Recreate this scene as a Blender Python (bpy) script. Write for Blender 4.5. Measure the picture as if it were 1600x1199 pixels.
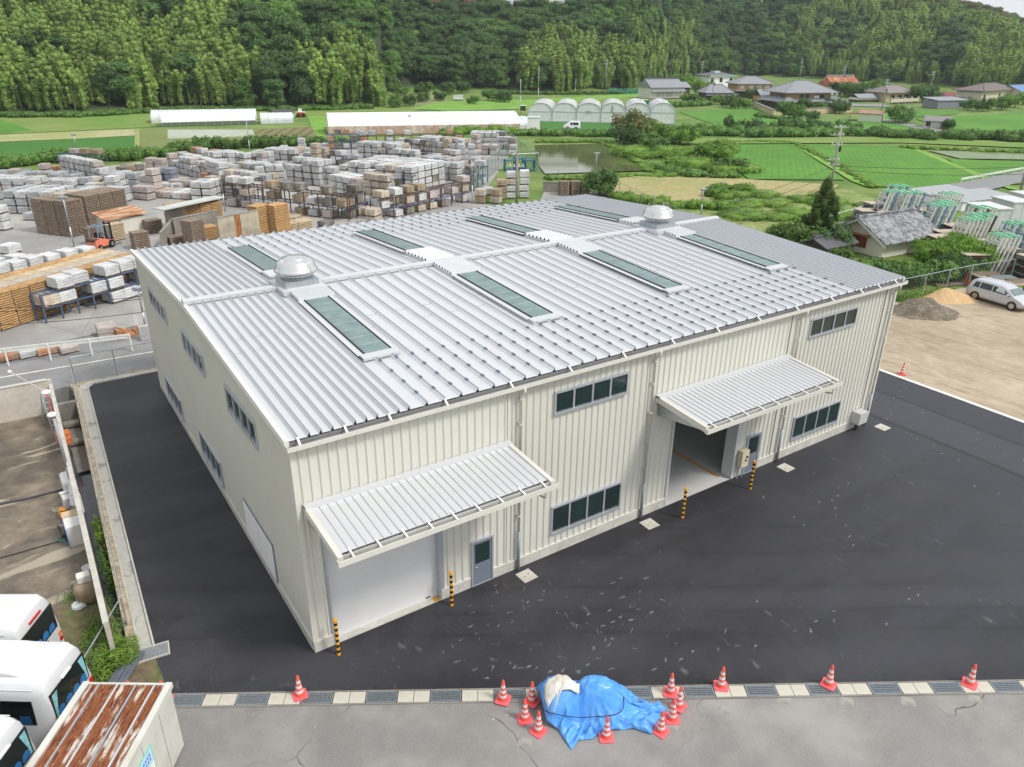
import bpy, math, random
import numpy as np
from mathutils import Vector, Matrix
random.seed(7)
R = math.radians
SC = bpy.context.scene
COL = SC.collection
for o in list(bpy.data.objects): bpy.data.objects.remove(o)

# ------------------------------------------------------------- camera
FPX, YAW, PIT, ROL = 1177.2, 0.5948, 0.4259, 0.0118
CX, CY, CZ = -5.032, -18.131, 17.309
def cam_axes():
    f = Vector((math.sin(YAW)*math.cos(PIT), math.cos(YAW)*math.cos(PIT), -math.sin(PIT)))
    r = Vector((math.cos(YAW), -math.sin(YAW), 0)); u = r.cross(f)
    c, s = math.cos(ROL), math.sin(ROL)
    return c*r+s*u, -s*r+c*u, f
AR, AU, AF = cam_axes()
cd = bpy.data.cameras.new('camera'); cam = bpy.data.objects.new('camera', cd); COL.objects.link(cam)
m3 = Matrix((AR, AU, -AF)).transposed()
cam.matrix_world = Matrix.Translation((CX, CY, CZ)) @ m3.to_4x4()
cd.sensor_width = 36; cd.lens = FPX/1600*36; cd.clip_start = .3; cd.clip_end = 4000
SC.camera = cam
# ------------------------------------------------------------- world, sun, exposure
SUN_EL, SUN_AZ = 50.0, 148.0      # azimuth clockwise from +Y, of the sun's position
w = bpy.data.worlds.new('World'); SC.world = w; w.use_nodes = True
nt = w.node_tree; nt.nodes.clear()
out = nt.nodes.new('ShaderNodeOutputWorld'); bg = nt.nodes.new('ShaderNodeBackground')
sky = nt.nodes.new('ShaderNodeTexSky'); sky.sky_type = 'NISHITA'; sky.sun_disc = False
sky.sun_elevation = R(SUN_EL); sky.sun_rotation = R(SUN_AZ)
sky.air_density = 1.0; sky.dust_density = 3.0; sky.ozone_density = 1.0; sky.altitude = 0
hs = nt.nodes.new('ShaderNodeHueSaturation'); hs.inputs['Saturation'].default_value = .28
mixw = nt.nodes.new('ShaderNodeMix'); mixw.data_type = 'RGBA'; mixw.inputs[0].default_value = .62
mixw.inputs[7].default_value = (12.5, 12.9, 13.4, 1)          # even cloud cover
nt.links.new(sky.outputs[0], hs.inputs['Color']); nt.links.new(hs.outputs[0], mixw.inputs[6])
nt.links.new(mixw.outputs[2], bg.inputs[0]); bg.inputs[1].default_value = .082
nt.links.new(bg.outputs[0], out.inputs[0])
sd = bpy.data.lights.new('sun', 'SUN'); so = bpy.data.objects.new('sun', sd); COL.objects.link(so)
sd.energy = 2.0; sd.angle = R(11); sd.color = (1, .96, .9)
a, e = R(SUN_AZ), R(SUN_EL)
dirs = Vector((math.sin(a)*math.cos(e), math.cos(a)*math.cos(e), math.sin(e)))
so.rotation_euler = dirs.to_track_quat('Z', 'Y').to_euler(); so.location = (0, 0, 60)
SC.view_settings.view_transform = 'Standard'; SC.view_settings.look = 'None'
SC.view_settings.gamma = 1; SC.view_settings.exposure = 0.34
try:
    SC.cycles.max_bounces = 5; SC.cycles.diffuse_bounces = 3; SC.cycles.transparent_max_bounces = 12
except Exception: pass

# ------------------------------------------------------------- picture <-> ground
def G(px, py, z=0.0):
    d = AR*((px-800)/FPX) + AU*((599.5-py)/FPX) + AF
    t = (z-CZ)/d.z
    return Vector((CX+t*d.x, CY+t*d.y, z))
def PY(P):
    q = Vector(P)-Vector((CX, CY, CZ)); return 599.5-FPX*q.dot(AU)/q.dot(AF)
def PX(P):
    q = Vector(P)-Vector((CX, CY, CZ)); return 800+FPX*q.dot(AR)/q.dot(AF)
def HZ(P, ytop):
    lo, hi = -5., 80.
    for _ in range(40):
        m = (lo+hi)/2
        if PY((P[0], P[1], m)) > ytop: lo = m
        else: hi = m
    return lo
FW = Vector((math.sin(YAW), math.cos(YAW), 0)); RT = Vector((math.cos(YAW), -math.sin(YAW), 0))
YROT = -YAW       # local x along the picture's right, local y away from the camera

# ------------------------------------------------------------- materials
MATS = {}
def lin(c): return tuple(c)+(1,) if len(c) == 3 else c
def M(name, col, rough=.65, var=.12, scale=3., metal=0., bump=0., bscale=None, col2=None, cscale=None, cthr=(.45,.6),
      rnd=0., stretch=(1,1,1), spec=.4, detail=5., alpha=1., trans=0.):
    if name in MATS: return MATS[name]
    m = bpy.data.materials.new(name); m.use_nodes = True; t = m.node_tree; n = t.nodes; L = t.links
    b = n['Principled BSDF']; b.inputs['Roughness'].default_value = rough; b.inputs['Metallic'].default_value = metal
    b.inputs['Specular IOR Level'].default_value = spec
    if trans: b.inputs['Transmission Weight'].default_value = trans
    if alpha < 1: b.inputs['Alpha'].default_value = alpha
    tc = n.new('ShaderNodeTexCoord'); mp = n.new('ShaderNodeMapping'); mp.inputs['Scale'].default_value = stretch
    L.new(tc.outputs['Object'], mp.inputs[0])
    ns = n.new('ShaderNodeTexNoise'); ns.inputs['Scale'].default_value = scale; ns.inputs['Detail'].default_value = detail
    ns.inputs['Roughness'].default_value = .6
    L.new(mp.outputs[0], ns.inputs['Vector'])
    mr = n.new('ShaderNodeMapRange'); mr.inputs[1].default_value = .3; mr.inputs[2].default_value = .7
    mr.inputs[3].default_value = 1-var; mr.inputs[4].default_value = 1+var
    L.new(ns.outputs[0], mr.inputs[0])
    src = None
    if col2 is not None:
        n2 = n.new('ShaderNodeTexNoise'); n2.inputs['Scale'].default_value = cscale or scale; n2.inputs['Detail'].default_value = 6
        n2.inputs['Roughness'].default_value = .65; L.new(mp.outputs[0], n2.inputs['Vector'])
        r2 = n.new('ShaderNodeMapRange'); r2.inputs[1].default_value = cthr[0]; r2.inputs[2].default_value = cthr[1]
        L.new(n2.outputs[0], r2.inputs[0])
        mx = n.new('ShaderNodeMix'); mx.data_type = 'RGBA'; mx.inputs[6].default_value = lin(col); mx.inputs[7].default_value = lin(col2)
        L.new(r2.outputs[0], mx.inputs[0]); src = mx.outputs[2]
    vm = n.new('ShaderNodeVectorMath'); vm.operation = 'SCALE'
    if src: L.new(src, vm.inputs[0])
    else: vm.inputs[0].default_value = col[:3]
    fac = mr.outputs[0]
    if rnd:
        oi = n.new('ShaderNodeObjectInfo'); r3 = n.new('ShaderNodeMapRange'); r3.inputs[3].default_value = 1-rnd; r3.inputs[4].default_value = 1+rnd
        L.new(oi.outputs['Random'], r3.inputs[0]); mu = n.new('ShaderNodeMath'); mu.operation = 'MULTIPLY'
        L.new(fac, mu.inputs[0]); L.new(r3.outputs[0], mu.inputs[1]); fac = mu.outputs[0]
    L.new(fac, vm.inputs['Scale']); L.new(vm.outputs[0], b.inputs['Base Color'])
    if bump:
        bp = n.new('ShaderNodeBump'); bp.inputs['Strength'].default_value = 1; bp.inputs['Distance'].default_value = bump
        nb = n.new('ShaderNodeTexNoise'); nb.inputs['Scale'].default_value = bscale or scale*4; nb.inputs['Detail'].default_value = 4
        L.new(mp.outputs[0], nb.inputs['Vector']); L.new(nb.outputs[0], bp.inputs['Height']); L.new(bp.outputs[0], b.inputs['Normal'])
    MATS[name] = m
    return m
class NT:
    """small helper to add layers on a material built by M()"""
    def __init__(s, m): s.m = m; s.n = m.node_tree.nodes; s.L = m.node_tree.links; s.b = s.n['Principled BSDF']
    def coord(s, scale=(1,1,1), rot=0, which='Object', loc=(0,0,0)):
        tc = s.n.new('ShaderNodeTexCoord'); mp = s.n.new('ShaderNodeMapping')
        mp.inputs['Scale'].default_value = scale; mp.inputs['Rotation'].default_value = (0,0,rot); mp.inputs['Location'].default_value = loc
        s.L.new(tc.outputs[which], mp.inputs[0]); return mp.outputs[0]
    def noise(s, vec, scale, detail=4, rough=.6, dist=0):
        q = s.n.new('ShaderNodeTexNoise'); q.inputs['Scale'].default_value = scale; q.inputs['Detail'].default_value = detail
        q.inputs['Roughness'].default_value = rough; q.inputs['Distortion'].default_value = dist; s.L.new(vec, q.inputs['Vector']); return q.outputs[0]
    def wave(s, vec, scale, dist=0, axis='X', det=2, dscale=1):
        q = s.n.new('ShaderNodeTexWave'); q.bands_direction = axis; q.inputs['Scale'].default_value = scale; q.inputs['Distortion'].default_value = dist
        q.inputs['Detail'].default_value = det; q.inputs['Detail Scale'].default_value = dscale; s.L.new(vec, q.inputs['Vector']); return q.outputs['Fac']
    def vor(s, vec, scale, feature='F1', out='Distance', rand=1):
        q = s.n.new('ShaderNodeTexVoronoi'); q.feature = feature; q.inputs['Scale'].default_value = scale; q.inputs['Randomness'].default_value = rand
        s.L.new(vec, q.inputs['Vector']); return q.outputs[out]
    def rng(s, v, a, b, c=0, d=1):
        q = s.n.new('ShaderNodeMapRange'); s.L.new(v, q.inputs[0])
        for i, x in enumerate((a, b, c, d)): q.inputs[i+1].default_value = x
        return q.outputs[0]
    def math(s, op, a, b=None):
        q = s.n.new('ShaderNodeMath'); q.operation = op
        for i, v in enumerate((a, b)):
            if v is None: continue
            if isinstance(v, (int, float)): q.inputs[i].default_value = v
            else: s.L.new(v, q.inputs[i])
        return q.outputs[0]
    def over(s, fac, col):
        """mix colour col over the current base colour"""
        cur = s.b.inputs['Base Color'].links[0].from_socket
        q = s.n.new('ShaderNodeMix'); q.data_type = 'RGBA'
        if isinstance(fac, (int, float)): q.inputs[0].default_value = fac
        else: s.L.new(fac, q.inputs[0])
        s.L.new(cur, q.inputs[6]); q.inputs[7].default_value = lin(col); s.L.new(q.outputs[2], s.b.inputs['Base Color'])
    def bump(s, h, dist, strength=1):
        q = s.n.new('ShaderNodeBump'); q.inputs['Strength'].default_value = strength; q.inputs['Distance'].default_value = dist
        s.L.new(h, q.inputs['Height'])
        if s.b.inputs['Normal'].links: s.L.new(s.b.inputs['Normal'].links[0].from_socket, q.inputs['Normal'])
        s.L.new(q.outputs[0], s.b.inputs['Normal'])

# ------------------------------------------------------------- mesh builder
class MB:
    def __init__(s): s.v = []; s.f = []; s.mi = []
    def add(s, vs, fs, m=0):
        k = len(s.v); s.v += [tuple(x) for x in vs]; s.f += [tuple(i+k for i in q) for q in fs]; s.mi += [m]*len(fs); return s
    def box(s, x0, y0, z0, x1, y1, z1, m=0, rot=0, piv=None):
        vs = [(x0,y0,z0),(x1,y0,z0),(x1,y1,z0),(x0,y1,z0),(x0,y0,z1),(x1,y0,z1),(x1,y1,z1),(x0,y1,z1)]
        if rot:
            p = piv or ((x0+x1)/2, (y0+y1)/2); c, sn = math.cos(rot), math.sin(rot)
            vs = [(p[0]+(x-p[0])*c-(y-p[1])*sn, p[1]+(x-p[0])*sn+(y-p[1])*c, z) for x, y, z in vs]
        return s.add(vs, [(0,3,2,1),(4,5,6,7),(0,1,5,4),(1,2,6,5),(2,3,7,6),(3,0,4,7)], m)
    def quad(s, a, b, c, d, m=0): return s.add([a,b,c,d], [(0,1,2,3)], m)
    def poly(s, pts, m=0): return s.add(pts, [tuple(range(len(pts)))], m)
    def prism(s, pts, z0, z1, m=0):
        a = sum(pts[i][0]*pts[(i+1)%len(pts)][1]-pts[(i+1)%len(pts)][0]*pts[i][1] for i in range(len(pts)))
        if a < 0: pts = pts[::-1]
        n = len(pts)
        vs = [(p[0],p[1],z0) for p in pts]+[(p[0],p[1],z1) for p in pts]
        return s.add(vs, [tuple(range(n-1,-1,-1)), tuple(range(n,2*n))]+[(i,(i+1)%n,n+(i+1)%n,n+i) for i in range(n)], m)
    def bar(s, p, q, w, h=None, m=0, up=(0,0,1)):
        h = h or w; p, q = Vector(p), Vector(q); d = (q-p).normalized(); u = Vector(up)
        if abs(d.dot(u)) > .98: u = Vector((0,1,0))
        x = d.cross(u).normalized(); y = x.cross(d).normalized()
        c = [x*sx*w/2+y*sy*h/2 for sx, sy in ((-1,-1),(1,-1),(1,1),(-1,1))]
        return s.add([p+i for i in c]+[q+i for i in c], [(0,1,2,3),(7,6,5,4),(0,4,5,1),(1,5,6,2),(2,6,7,3),(3,7,4,0)], m)
    def tube(s, pts, r, seg=8, m=0, cap=True):
        pts = [Vector(p) for p in pts]; rs = r if isinstance(r, (list, tuple)) else [r]*len(pts); base = len(s.v); n = len(pts)
        for i, p in enumerate(pts):
            d = (pts[min(i+1,n-1)]-pts[max(i-1,0)]).normalized(); u = Vector((0,0,1)) if abs(d.z) < .95 else Vector((0,1,0))
            x = d.cross(u).normalized(); y = x.cross(d).normalized()
            for k in range(seg):
                t = 2*math.pi*k/seg; s.v.append(tuple(p+(x*math.cos(t)+y*math.sin(t))*rs[i]))
        for i in range(n-1):
            for k in range(seg):
                a = base+i*seg+k; b = base+i*seg+(k+1)%seg; s.f.append((a,a+seg,b+seg,b)); s.mi.append(m)
        if cap:
            s.f.append(tuple(base+k for k in range(seg))); s.mi.append(m)
            s.f.append(tuple(base+(n-1)*seg+k for k in range(seg-1,-1,-1))); s.mi.append(m)
        return s
    def lathe(s, prof, c=(0,0,0), seg=24, m=0):
        base = len(s.v)
        for r, z in prof:
            for k in range(seg):
                t = 2*math.pi*k/seg; s.v.append((c[0]+r*math.cos(t), c[1]+r*math.sin(t), c[2]+z))
        for i in range(len(prof)-1):
            mm = m[i] if isinstance(m, (list, tuple)) else m
            for k in range(seg):
                a = base+i*seg+k; b = base+i*seg+(k+1)%seg; s.f.append((a,b,b+seg,a+seg)); s.mi.append(mm)
        return s
    def xf(s, mat):
        s.v = [tuple(mat @ Vector(v)) for v in s.v]; return s
    def build(s, name, mats, parent=None, loc=None, rz=0, smooth=False, bevel=0):
        me = bpy.data.meshes.new(name); me.from_pydata(s.v, [], s.f); me.update()
        if not isinstance(mats, (list, tuple)): mats = [mats]
        for q in mats: me.materials.append(q)
        if len(mats) > 1: me.polygons.foreach_set('material_index', s.mi)
        if smooth: me.polygons.foreach_set('use_smooth', [True]*len(me.polygons))
        return link(name, me, parent, loc, rz, bevel)
def link(name, me, parent=None, loc=None, rz=0, bevel=0):
    o = bpy.data.objects.new(name, me); COL.objects.link(o)
    if parent is not None: o.parent = parent
    if loc is not None: o.location = loc
    if rz: o.rotation_euler.z = rz
    if bevel:
        b = o.modifiers.new('bevel', 'BEVEL'); b.width = bevel; b.segments = 2; b.limit_method = 'ANGLE'
    return o
def tag(o, label, cat, group=None):
    o['label'] = label; o['category'] = cat
    if group: o['group'] = group
    return o
def struct(o): o['kind'] = 'structure'; return o
def stuff(o, label=None, cat=None):
    o['kind'] = 'stuff'
    if label: o['label'] = label; o['category'] = cat
    return o
def thing(name, label, cat, loc=(0,0,0), rz=0, group=None, scale=None):
    o = bpy.data.objects.new(name, None); COL.objects.link(o); o.empty_display_size = .3
    o.location = loc; o.rotation_euler.z = rz
    if scale: o.scale = scale
    return tag(o, label, cat, group)
KIDS = {}
def dup(src, label, loc, rz=0, scale=None, group=None):
    r = src.copy(); COL.objects.link(r); r.location = loc; r.rotation_euler.z = rz
    if scale is not None: r.scale = scale if isinstance(scale, (tuple, list)) else (scale,)*3
    if label: r['label'] = label
    if group: r['group'] = group
    if src.name not in KIDS:
        KIDS[src.name] = [(c, list(c.children)) for c in src.children]
    for c, gs in KIDS[src.name]:
        k = c.copy(); COL.objects.link(k); k.parent = r
        for g in gs:
            q = g.copy(); COL.objects.link(q); q.parent = k
    return r
def place(o, loc, rz=0, scale=None, label=None, group=None):
    o.location = loc; o.rotation_euler.z = rz
    if scale is not None: o.scale = scale if isinstance(scale, (tuple, list)) else (scale,)*3
    if label: o['label'] = label
    if group: o['group'] = group
    return o
ORD = ['first','second','third','fourth','fifth','sixth','seventh','eighth','ninth','tenth','eleventh','twelfth','thirteenth','fourteenth','fifteenth','sixteenth']+['%dth'%k for k in range(17,80)]
# ------------------------------------------------------------- shared materials
def asphalt_bands(t):
    # paving lanes: parallel to the gravel lot on the right, parallel to the drain elsewhere
    g = t.n.new('ShaderNodeSeparateXYZ'); w = t.coord(); dn = t.n.new('ShaderNodeVectorMath'); dn.operation = 'ADD'
    nz = t.n.new('ShaderNodeTexNoise'); nz.inputs['Scale'].default_value = .25; t.L.new(w, nz.inputs['Vector']); sc_ = t.n.new('ShaderNodeVectorMath'); sc_.operation = 'SCALE'; sc_.inputs['Scale'].default_value = .35
    t.L.new(nz.outputs['Color'], sc_.inputs[0]); t.L.new(w, dn.inputs[0]); t.L.new(sc_.outputs[0], dn.inputs[1]); t.L.new(dn.outputs[0], g.inputs[0])
    x, y = g.outputs[0], g.outputs[1]; nn = t.math('ADD', t.math('MULTIPLY', x, .532), t.math('MULTIPLY', y, .847))
    right = t.rng(x, 29.6, 29.9); sky_sheen = t.math('MULTIPLY', t.rng(x, 12, 33), .8)
    t.over(sky_sheen, (.044,.045,.055))  # sky reflection painted into the colour, growing towards the right
    def pulse(v, c, w_): a = t.math('ABSOLUTE', t.math('SUBTRACT', v, c)); return t.rng(a, w_, w_*.3)
    for c, k in ((30.0,.8),(33.1,.7)): t.over(t.math('MULTIPLY', pulse(x, c, .16), k), (.016,.016,.02))
    t.over(t.math('MULTIPLY', t.math('MULTIPLY', t.rng(x,30.0,30.3), t.rng(x,33.1,32.9)), .5), (.060,.061,.072))
    inv = t.math('SUBTRACT', 1, right)
    for c, k in ((.9,.5),(1.9,.5),(3.1,.55),(5.0,.45),(6.6,.4)): t.over(t.math('MULTIPLY', t.math('MULTIPLY', t.math('MULTIPLY', pulse(nn, c, .12), t.rng(t.noise(w,.3,3),.44,.60)), k), inv), (.018,.018,.022))
    for c, w_, k in ((2.5,.7,.35),(4.1,1.0,.25),(-.2,.9,.3)): t.over(t.math('MULTIPLY', t.math('MULTIPLY', pulse(nn, c, w_), k), inv), (.055,.055,.066))
def asphalt_new():
    m = M('asphalt_new', (.019,.019,.023), .6, .25, .35, bump=.004, bscale=60)
    t = NT(m); v = t.coord()
    # brownish dusty areas
    t.over(t.math('MULTIPLY', t.rng(t.noise(v, .22, 6, .7), .48, .68), .45), (.062,.054,.05))
    # roller lanes, slightly lighter or darker strips along the drain
    vl = t.coord((.12,1,1), 0.56)
    t.over(t.math('MULTIPLY', t.rng(t.noise(vl, .35, 3), .45, .6), .55), (.047,.048,.058))
    # fine stone speckle
    t.over(t.math('MULTIPLY', t.rng(t.noise(v, 38, 2), .55, .7), .4), (.11,.11,.12))
    t.over(t.math('MULTIPLY', t.rng(t.noise(v, 1.1, 6, .75), .5, .7), .4), (.012,.012,.014))
    # pale chalky scuffs, clustered
    v2 = t.coord((1,.45,1), .5); ar = t.rng(t.noise(v, .16, 3, loc_off(t)) if False else t.noise(v, .13, 2), .46, .56)
    sc = t.math('MULTIPLY', t.rng(t.vor(v2, 1.25), .16, .05), t.rng(t.noise(v2, 7, 3), .44, .58))
    t.over(t.math('MULTIPLY', t.math('MULTIPLY', sc, ar), .35), (.3,.3,.32))
    asphalt_bands(t)
    sm = t.math('MULTIPLY', t.rng(t.noise(t.coord((1,.5,1),.3), 3.2, 6, .7, 1.2), .62, .74), ar)
    t.over(t.math('MULTIPLY', sm, .45), (.22,.22,.23))
    return m
def concrete(name, col, c2, sc=.6, **k):
    m = M(name, col, .85, .1, 6, bump=.003, bscale=40, col2=c2, cscale=sc, cthr=(.4,.68), **k); return m
def asphalt_old():
    m = M('asphalt_old', (.225,.215,.205), .9, .12, .6, bump=.004, bscale=50, col2=(.30,.285,.27), cscale=.35, cthr=(.42,.62))
    t = NT(m); v = t.coord()
    t.over(t.math('MULTIPLY', t.rng(t.noise(v, 30, 3), .5, .72), .6), (.36,.35,.33))
    t.over(t.math('MULTIPLY', t.rng(t.noise(v, 45, 2), .36, .28), .7), (.09,.085,.08))
    # long thin cracks running away from the camera
    vc = t.coord((1,1,1), .0)
    dn = t.n.new('ShaderNodeVectorMath'); dn.operation = 'ADD'
    nn = t.n.new('ShaderNodeTexNoise'); nn.inputs['Scale'].default_value = .8; t.L.new(vc, nn.inputs['Vector']); t.L.new(vc, dn.inputs[0]); t.L.new(nn.outputs['Color'], dn.inputs[1])
    cr = t.math('MULTIPLY', t.rng(t.vor(dn.outputs[0], .17, 'DISTANCE_TO_EDGE'), .0028, .0008), t.rng(t.noise(vc,.35,2),.45,.55))
    t.over(t.math('MULTIPLY', cr, .8), (.07,.065,.06))
    t.over(t.math('MULTIPLY', t.rng(t.vor(v, .9), .055, .02), .6), (.6,.58,.54))
    return m
def loc_off(t): return .6
A_NEW = asphalt_new()
A_OLD = asphalt_old()
CONC = concrete('concrete', (.42,.40,.36), (.30,.28,.25))
CONC_L = concrete('concrete_pale', (.56,.54,.49), (.44,.42,.37), 1.2)
CONC_W = concrete('concrete_wall', (.60,.56,.50), (.46,.42,.36), .5)
CONC_D = concrete('concrete_dirty', (.30,.28,.25), (.19,.17,.15), .4)
LID = concrete('concrete_lid', (.56,.53,.45), (.46,.43,.35), 1.5)
GALV = M('galvanised', (.46,.50,.53), .42, .12, 8, metal=.6)
GALVD = M('galvanised_dull', (.30,.34,.37), .5, .12, 8, metal=.4)
ROOF = M('roof_steel', (.62,.632,.648), .36, .02, .5, metal=.2, spec=.5)
ROOF_W = M('roof_flashing', (.52,.535,.55), .4, .03, .6)
STEEL = M('stainless', (.66,.66,.65), .26, .05, 2, metal=.75)
WALLC = M('cream_cladding', (.63,.62,.555), .5, .03, .3)
TRIM = M('cream_trim', (.64,.625,.565), .5, .04, 2)
WHITE = M('white_paint', (.82,.82,.81), .45, .04, 2)
SHUT = M('shutter_white', (.70,.70,.70), .45, .03, 1)
ALU = M('aluminium', (.52,.55,.60), .4, .06, 3, metal=.5)
GLASS = M('dark_glass', (.012,.03,.028), .08, .3, .8, spec=.6)
SKYG = M('wired_glass', (.30,.42,.42), .16, .2, 1.5, spec=.3)
def _sk():
    t = NT(SKYG); tb = t.n.new('ShaderNodeBsdfTranslucent'); tb.inputs[0].default_value = (.75,.85,.85,1); mx = t.n.new('ShaderNodeMixShader'); mx.inputs[0].default_value = .4
    o = t.n['Material Output']; t.L.new(t.b.outputs[0], mx.inputs[1]); t.L.new(tb.outputs[0], mx.inputs[2]); t.L.new(mx.outputs[0], o.inputs[0])
_sk()
DOORM = M('door_grey', (.17,.19,.24), .5, .06, 2)
BLACK = M('black_rubber', (.012,.012,.013), .6, .2, 6)
CLIP = M('clip_dark', (.16,.19,.23), .5, .1, 8, metal=.4)
YEL = M('yellow_paint', (.85,.42,.02), .5, .05, 5)
YELF = M('floor_yellow', (.62,.34,.05), .6, .1, 5)
RED = M('red_paint', (.62,.05,.03), .5, .08, 5)
CONE_R = M('cone_red', (.86,.12,.08), .45, .08, 6)
CONE_P = M('cone_base', (.85,.14,.16), .5, .1, 6)
REFL = M('reflective_band', (.66,.68,.68), .4, .1, 20)
WOOD = M('wood_fresh', (.52,.32,.14), .8, .25, 3, rnd=.12)
WOODP = M('wood_pale', (.58,.46,.30), .8, .2, 3, rnd=.1)
WOODO = M('wood_old', (.26,.20,.15), .85, .3, 3, rnd=.15)
WOODG = M('wood_grey', (.50,.44,.36), .8, .2, 3)
BARK = M('bark', (.10,.075,.05), .9, .3, 4, bump=.02)
BLUEM = M('blue_steel', (.07,.12,.22), .5, .25, 4)
DKSTEEL = M('dark_steel', (.06,.055,.055), .6, .4, 5, col2=(.16,.07,.035), cscale=2)
RUST = M('rust', (.30,.12,.05), .9, .35, 5, col2=(.45,.24,.12), cscale=3)
TILE = M('roof_tile', (.27,.28,.30), .55, .12, .8, rnd=.12)
def leaf(name, col, col2, rnd=.25, tr=.25, cs=.35):
    m = M(name, col, .6, .3, 1.2, col2=col2, cscale=cs, cthr=(.38,.62), rnd=rnd, spec=.25, detail=2)
    t = NT(m); tb = t.n.new('ShaderNodeBsdfTranslucent'); mx = t.n.new('ShaderNodeMixShader'); mx.inputs[0].default_value = tr
    t.L.new(t.b.inputs['Base Color'].links[0].from_socket, tb.inputs[0])
    o = t.n['Material Output']; t.L.new(t.b.outputs[0], mx.inputs[1]); t.L.new(tb.outputs[0], mx.inputs[2]); t.L.new(mx.outputs[0], o.inputs[0])
    return m
L_DARK = leaf('leaf_dark', (.065,.135,.040), (.115,.21,.055))
L_MID = leaf('leaf_mid', (.10,.20,.045), (.16,.29,.06))
L_BAMB = leaf('leaf_bamboo', (.17,.28,.06), (.30,.41,.10), .2)
L_BROWN = leaf('leaf_brownish', (.14,.175,.07), (.22,.195,.09))
L_BRIGHT = leaf('leaf_bright', (.12,.24,.03), (.20,.34,.05), .15)
L_CYP = leaf('leaf_cypress', (.05,.105,.02), (.11,.15,.035), .1)
L_GRASS = leaf('leaf_grass', (.12,.24,.03), (.22,.36,.06), .1)
L_PINK = leaf('leaf_blossom', (.12,.20,.05), (.27,.20,.10), .1, cs=.5)
# ------------------------------------------------------------- terrain
TL = [(-350,186),(-150,184),(0,181),(100,180),(240,172),(430,172),(580,167),(600,150),(640,138),(760,142),(880,143),(980,142),(1040,124),
      (1150,118),(1250,122),(1330,126),(1440,132),(1500,138),(1600,146),(1750,150),(1950,150)]
HH = {-350:38,0:42,560:46,640:31,760:28,900:31,1000:50,1350:50,1450:34,1540:25,1620:22,1750:21,1950:20}
def azr(P):
    q = Vector((P[0]-CX, P[1]-CY, 0)); return math.atan2(q.dot(RT), q.dot(FW)), q.length
AZT, RT0 = zip(*[azr(G(*q)) for q in TL])
AZH = [azr(G(x, 200))[0] for x in HH]; HV = list(HH.values())
def sstep(t): t = min(1, max(0, t)); return t*t*(3-2*t)
def r0(az): return float(np.interp(az, AZT, RT0))
def terr(az, r):
    s = r-r0(az)
    if s <= 0: return 0.
    H = float(np.interp(az, AZH, HV))
    return H*math.sin(min(1, s/150)*math.pi/2)**1.1 + .8*math.sin(az*31)*sstep(s/60) + .6*math.sin(r*.11+az*9)*sstep(s/60) + max(0, min(s,300)-165)*.22*sstep((.30-az)/.12)
def ZT(x, y): az, r = azr((x, y)); return terr(az, r)
def ground_sheet():
    azs = np.concatenate([np.linspace(-math.pi, -.9, 24)[:-1], np.linspace(-.9, .9, 110), np.linspace(.9, math.pi, 24)[1:-1]])
    rs = [2,20,45,60,62,90,120,150] + list(range(160, 520, 9)) + [600,800,1200,2000,3500]
    v = []; f = []
    for r in rs:
        for a in azs:
            d = FW*math.cos(a)+RT*math.sin(a)
            z = -1.6 if r <= 60 else (-.06 + (terr(float(a), r) if abs(a) < .9 else terr(.9 if a > 0 else -.9, r)))
            v.append((CX+d.x*r, CY+d.y*r, z))
    n = len(azs)
    for i in range(len(rs)-1):
        for k in range(n):
            f.append((i*n+k, i*n+(k+1)%n, (i+1)*n+(k+1)%n, (i+1)*n+k))
    mb = MB(); mb.v = v; mb.f = f+[tuple(range(n-1,-1,-1))]; mb.mi = [0]*len(mb.f)
    m = M('grass_ground', (.10,.19,.03), .9, .2, .12, bump=.03, bscale=2, col2=(.17,.23,.055), cscale=.06, cthr=(.42,.62))
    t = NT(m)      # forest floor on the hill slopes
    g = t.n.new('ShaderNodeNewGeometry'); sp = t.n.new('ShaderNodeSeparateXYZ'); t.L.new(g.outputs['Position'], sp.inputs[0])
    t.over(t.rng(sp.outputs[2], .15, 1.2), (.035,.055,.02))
    return struct(mb.build('ground', m, smooth=True))
ground_sheet()
def sheet(name, pts, mat, z=.0, thick=0, px=True):
    P = [G(*p) if px else Vector((p[0], p[1], 0)) for p in pts]
    mb = MB()
    if thick: mb.prism([(p.x, p.y) for p in P], z-thick, z)
    else:
        a = sum(P[i].x*P[(i+1)%len(P)].y-P[(i+1)%len(P)].x*P[i].y for i in range(len(P)))
        if a < 0: P = P[::-1]
        mb.poly([(p.x, p.y, z) for p in P])
    return struct(mb.build(name, mat))
# new asphalt lot round the warehouse
LX0, LX1 = -4.08, 35.55
D0 = G(270, 1085); D1 = G(1600, 1063)
DD = (D1-D0).normalized(); DN = Vector((DD.y, -DD.x, 0))     # DN points to the camera side
if DN.dot(FW) > 0: DN = -DN
def onD(x, off=0):  # point on the lot-side drain edge line at world x
    t = (x-D0.x)/DD.x; return D0+DD*t+DN*off
ae = onD(LX1)
sheet('new_asphalt_lot', [(-3.30,25.62),(35.55,25.62),(LX1,ae.y),(D0.x-.35,onD(D0.x-.35).y),(-4.5,2.0),(-4.12,2.6)], A_NEW, 0, 1.6, px=False)
# old road in front, running along the drain
DRW = .50
p0 = onD(-30, DRW); p1 = onD(70, DRW)
sheet('old_asphalt_road', [(p0.x,p0.y),(p1.x,p1.y),(p1.x+DN.x*22,p1.y+DN.y*22),(p0.x+DN.x*22,p0.y+DN.y*22)], A_OLD, -.004, 1.5, px=False)
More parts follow.
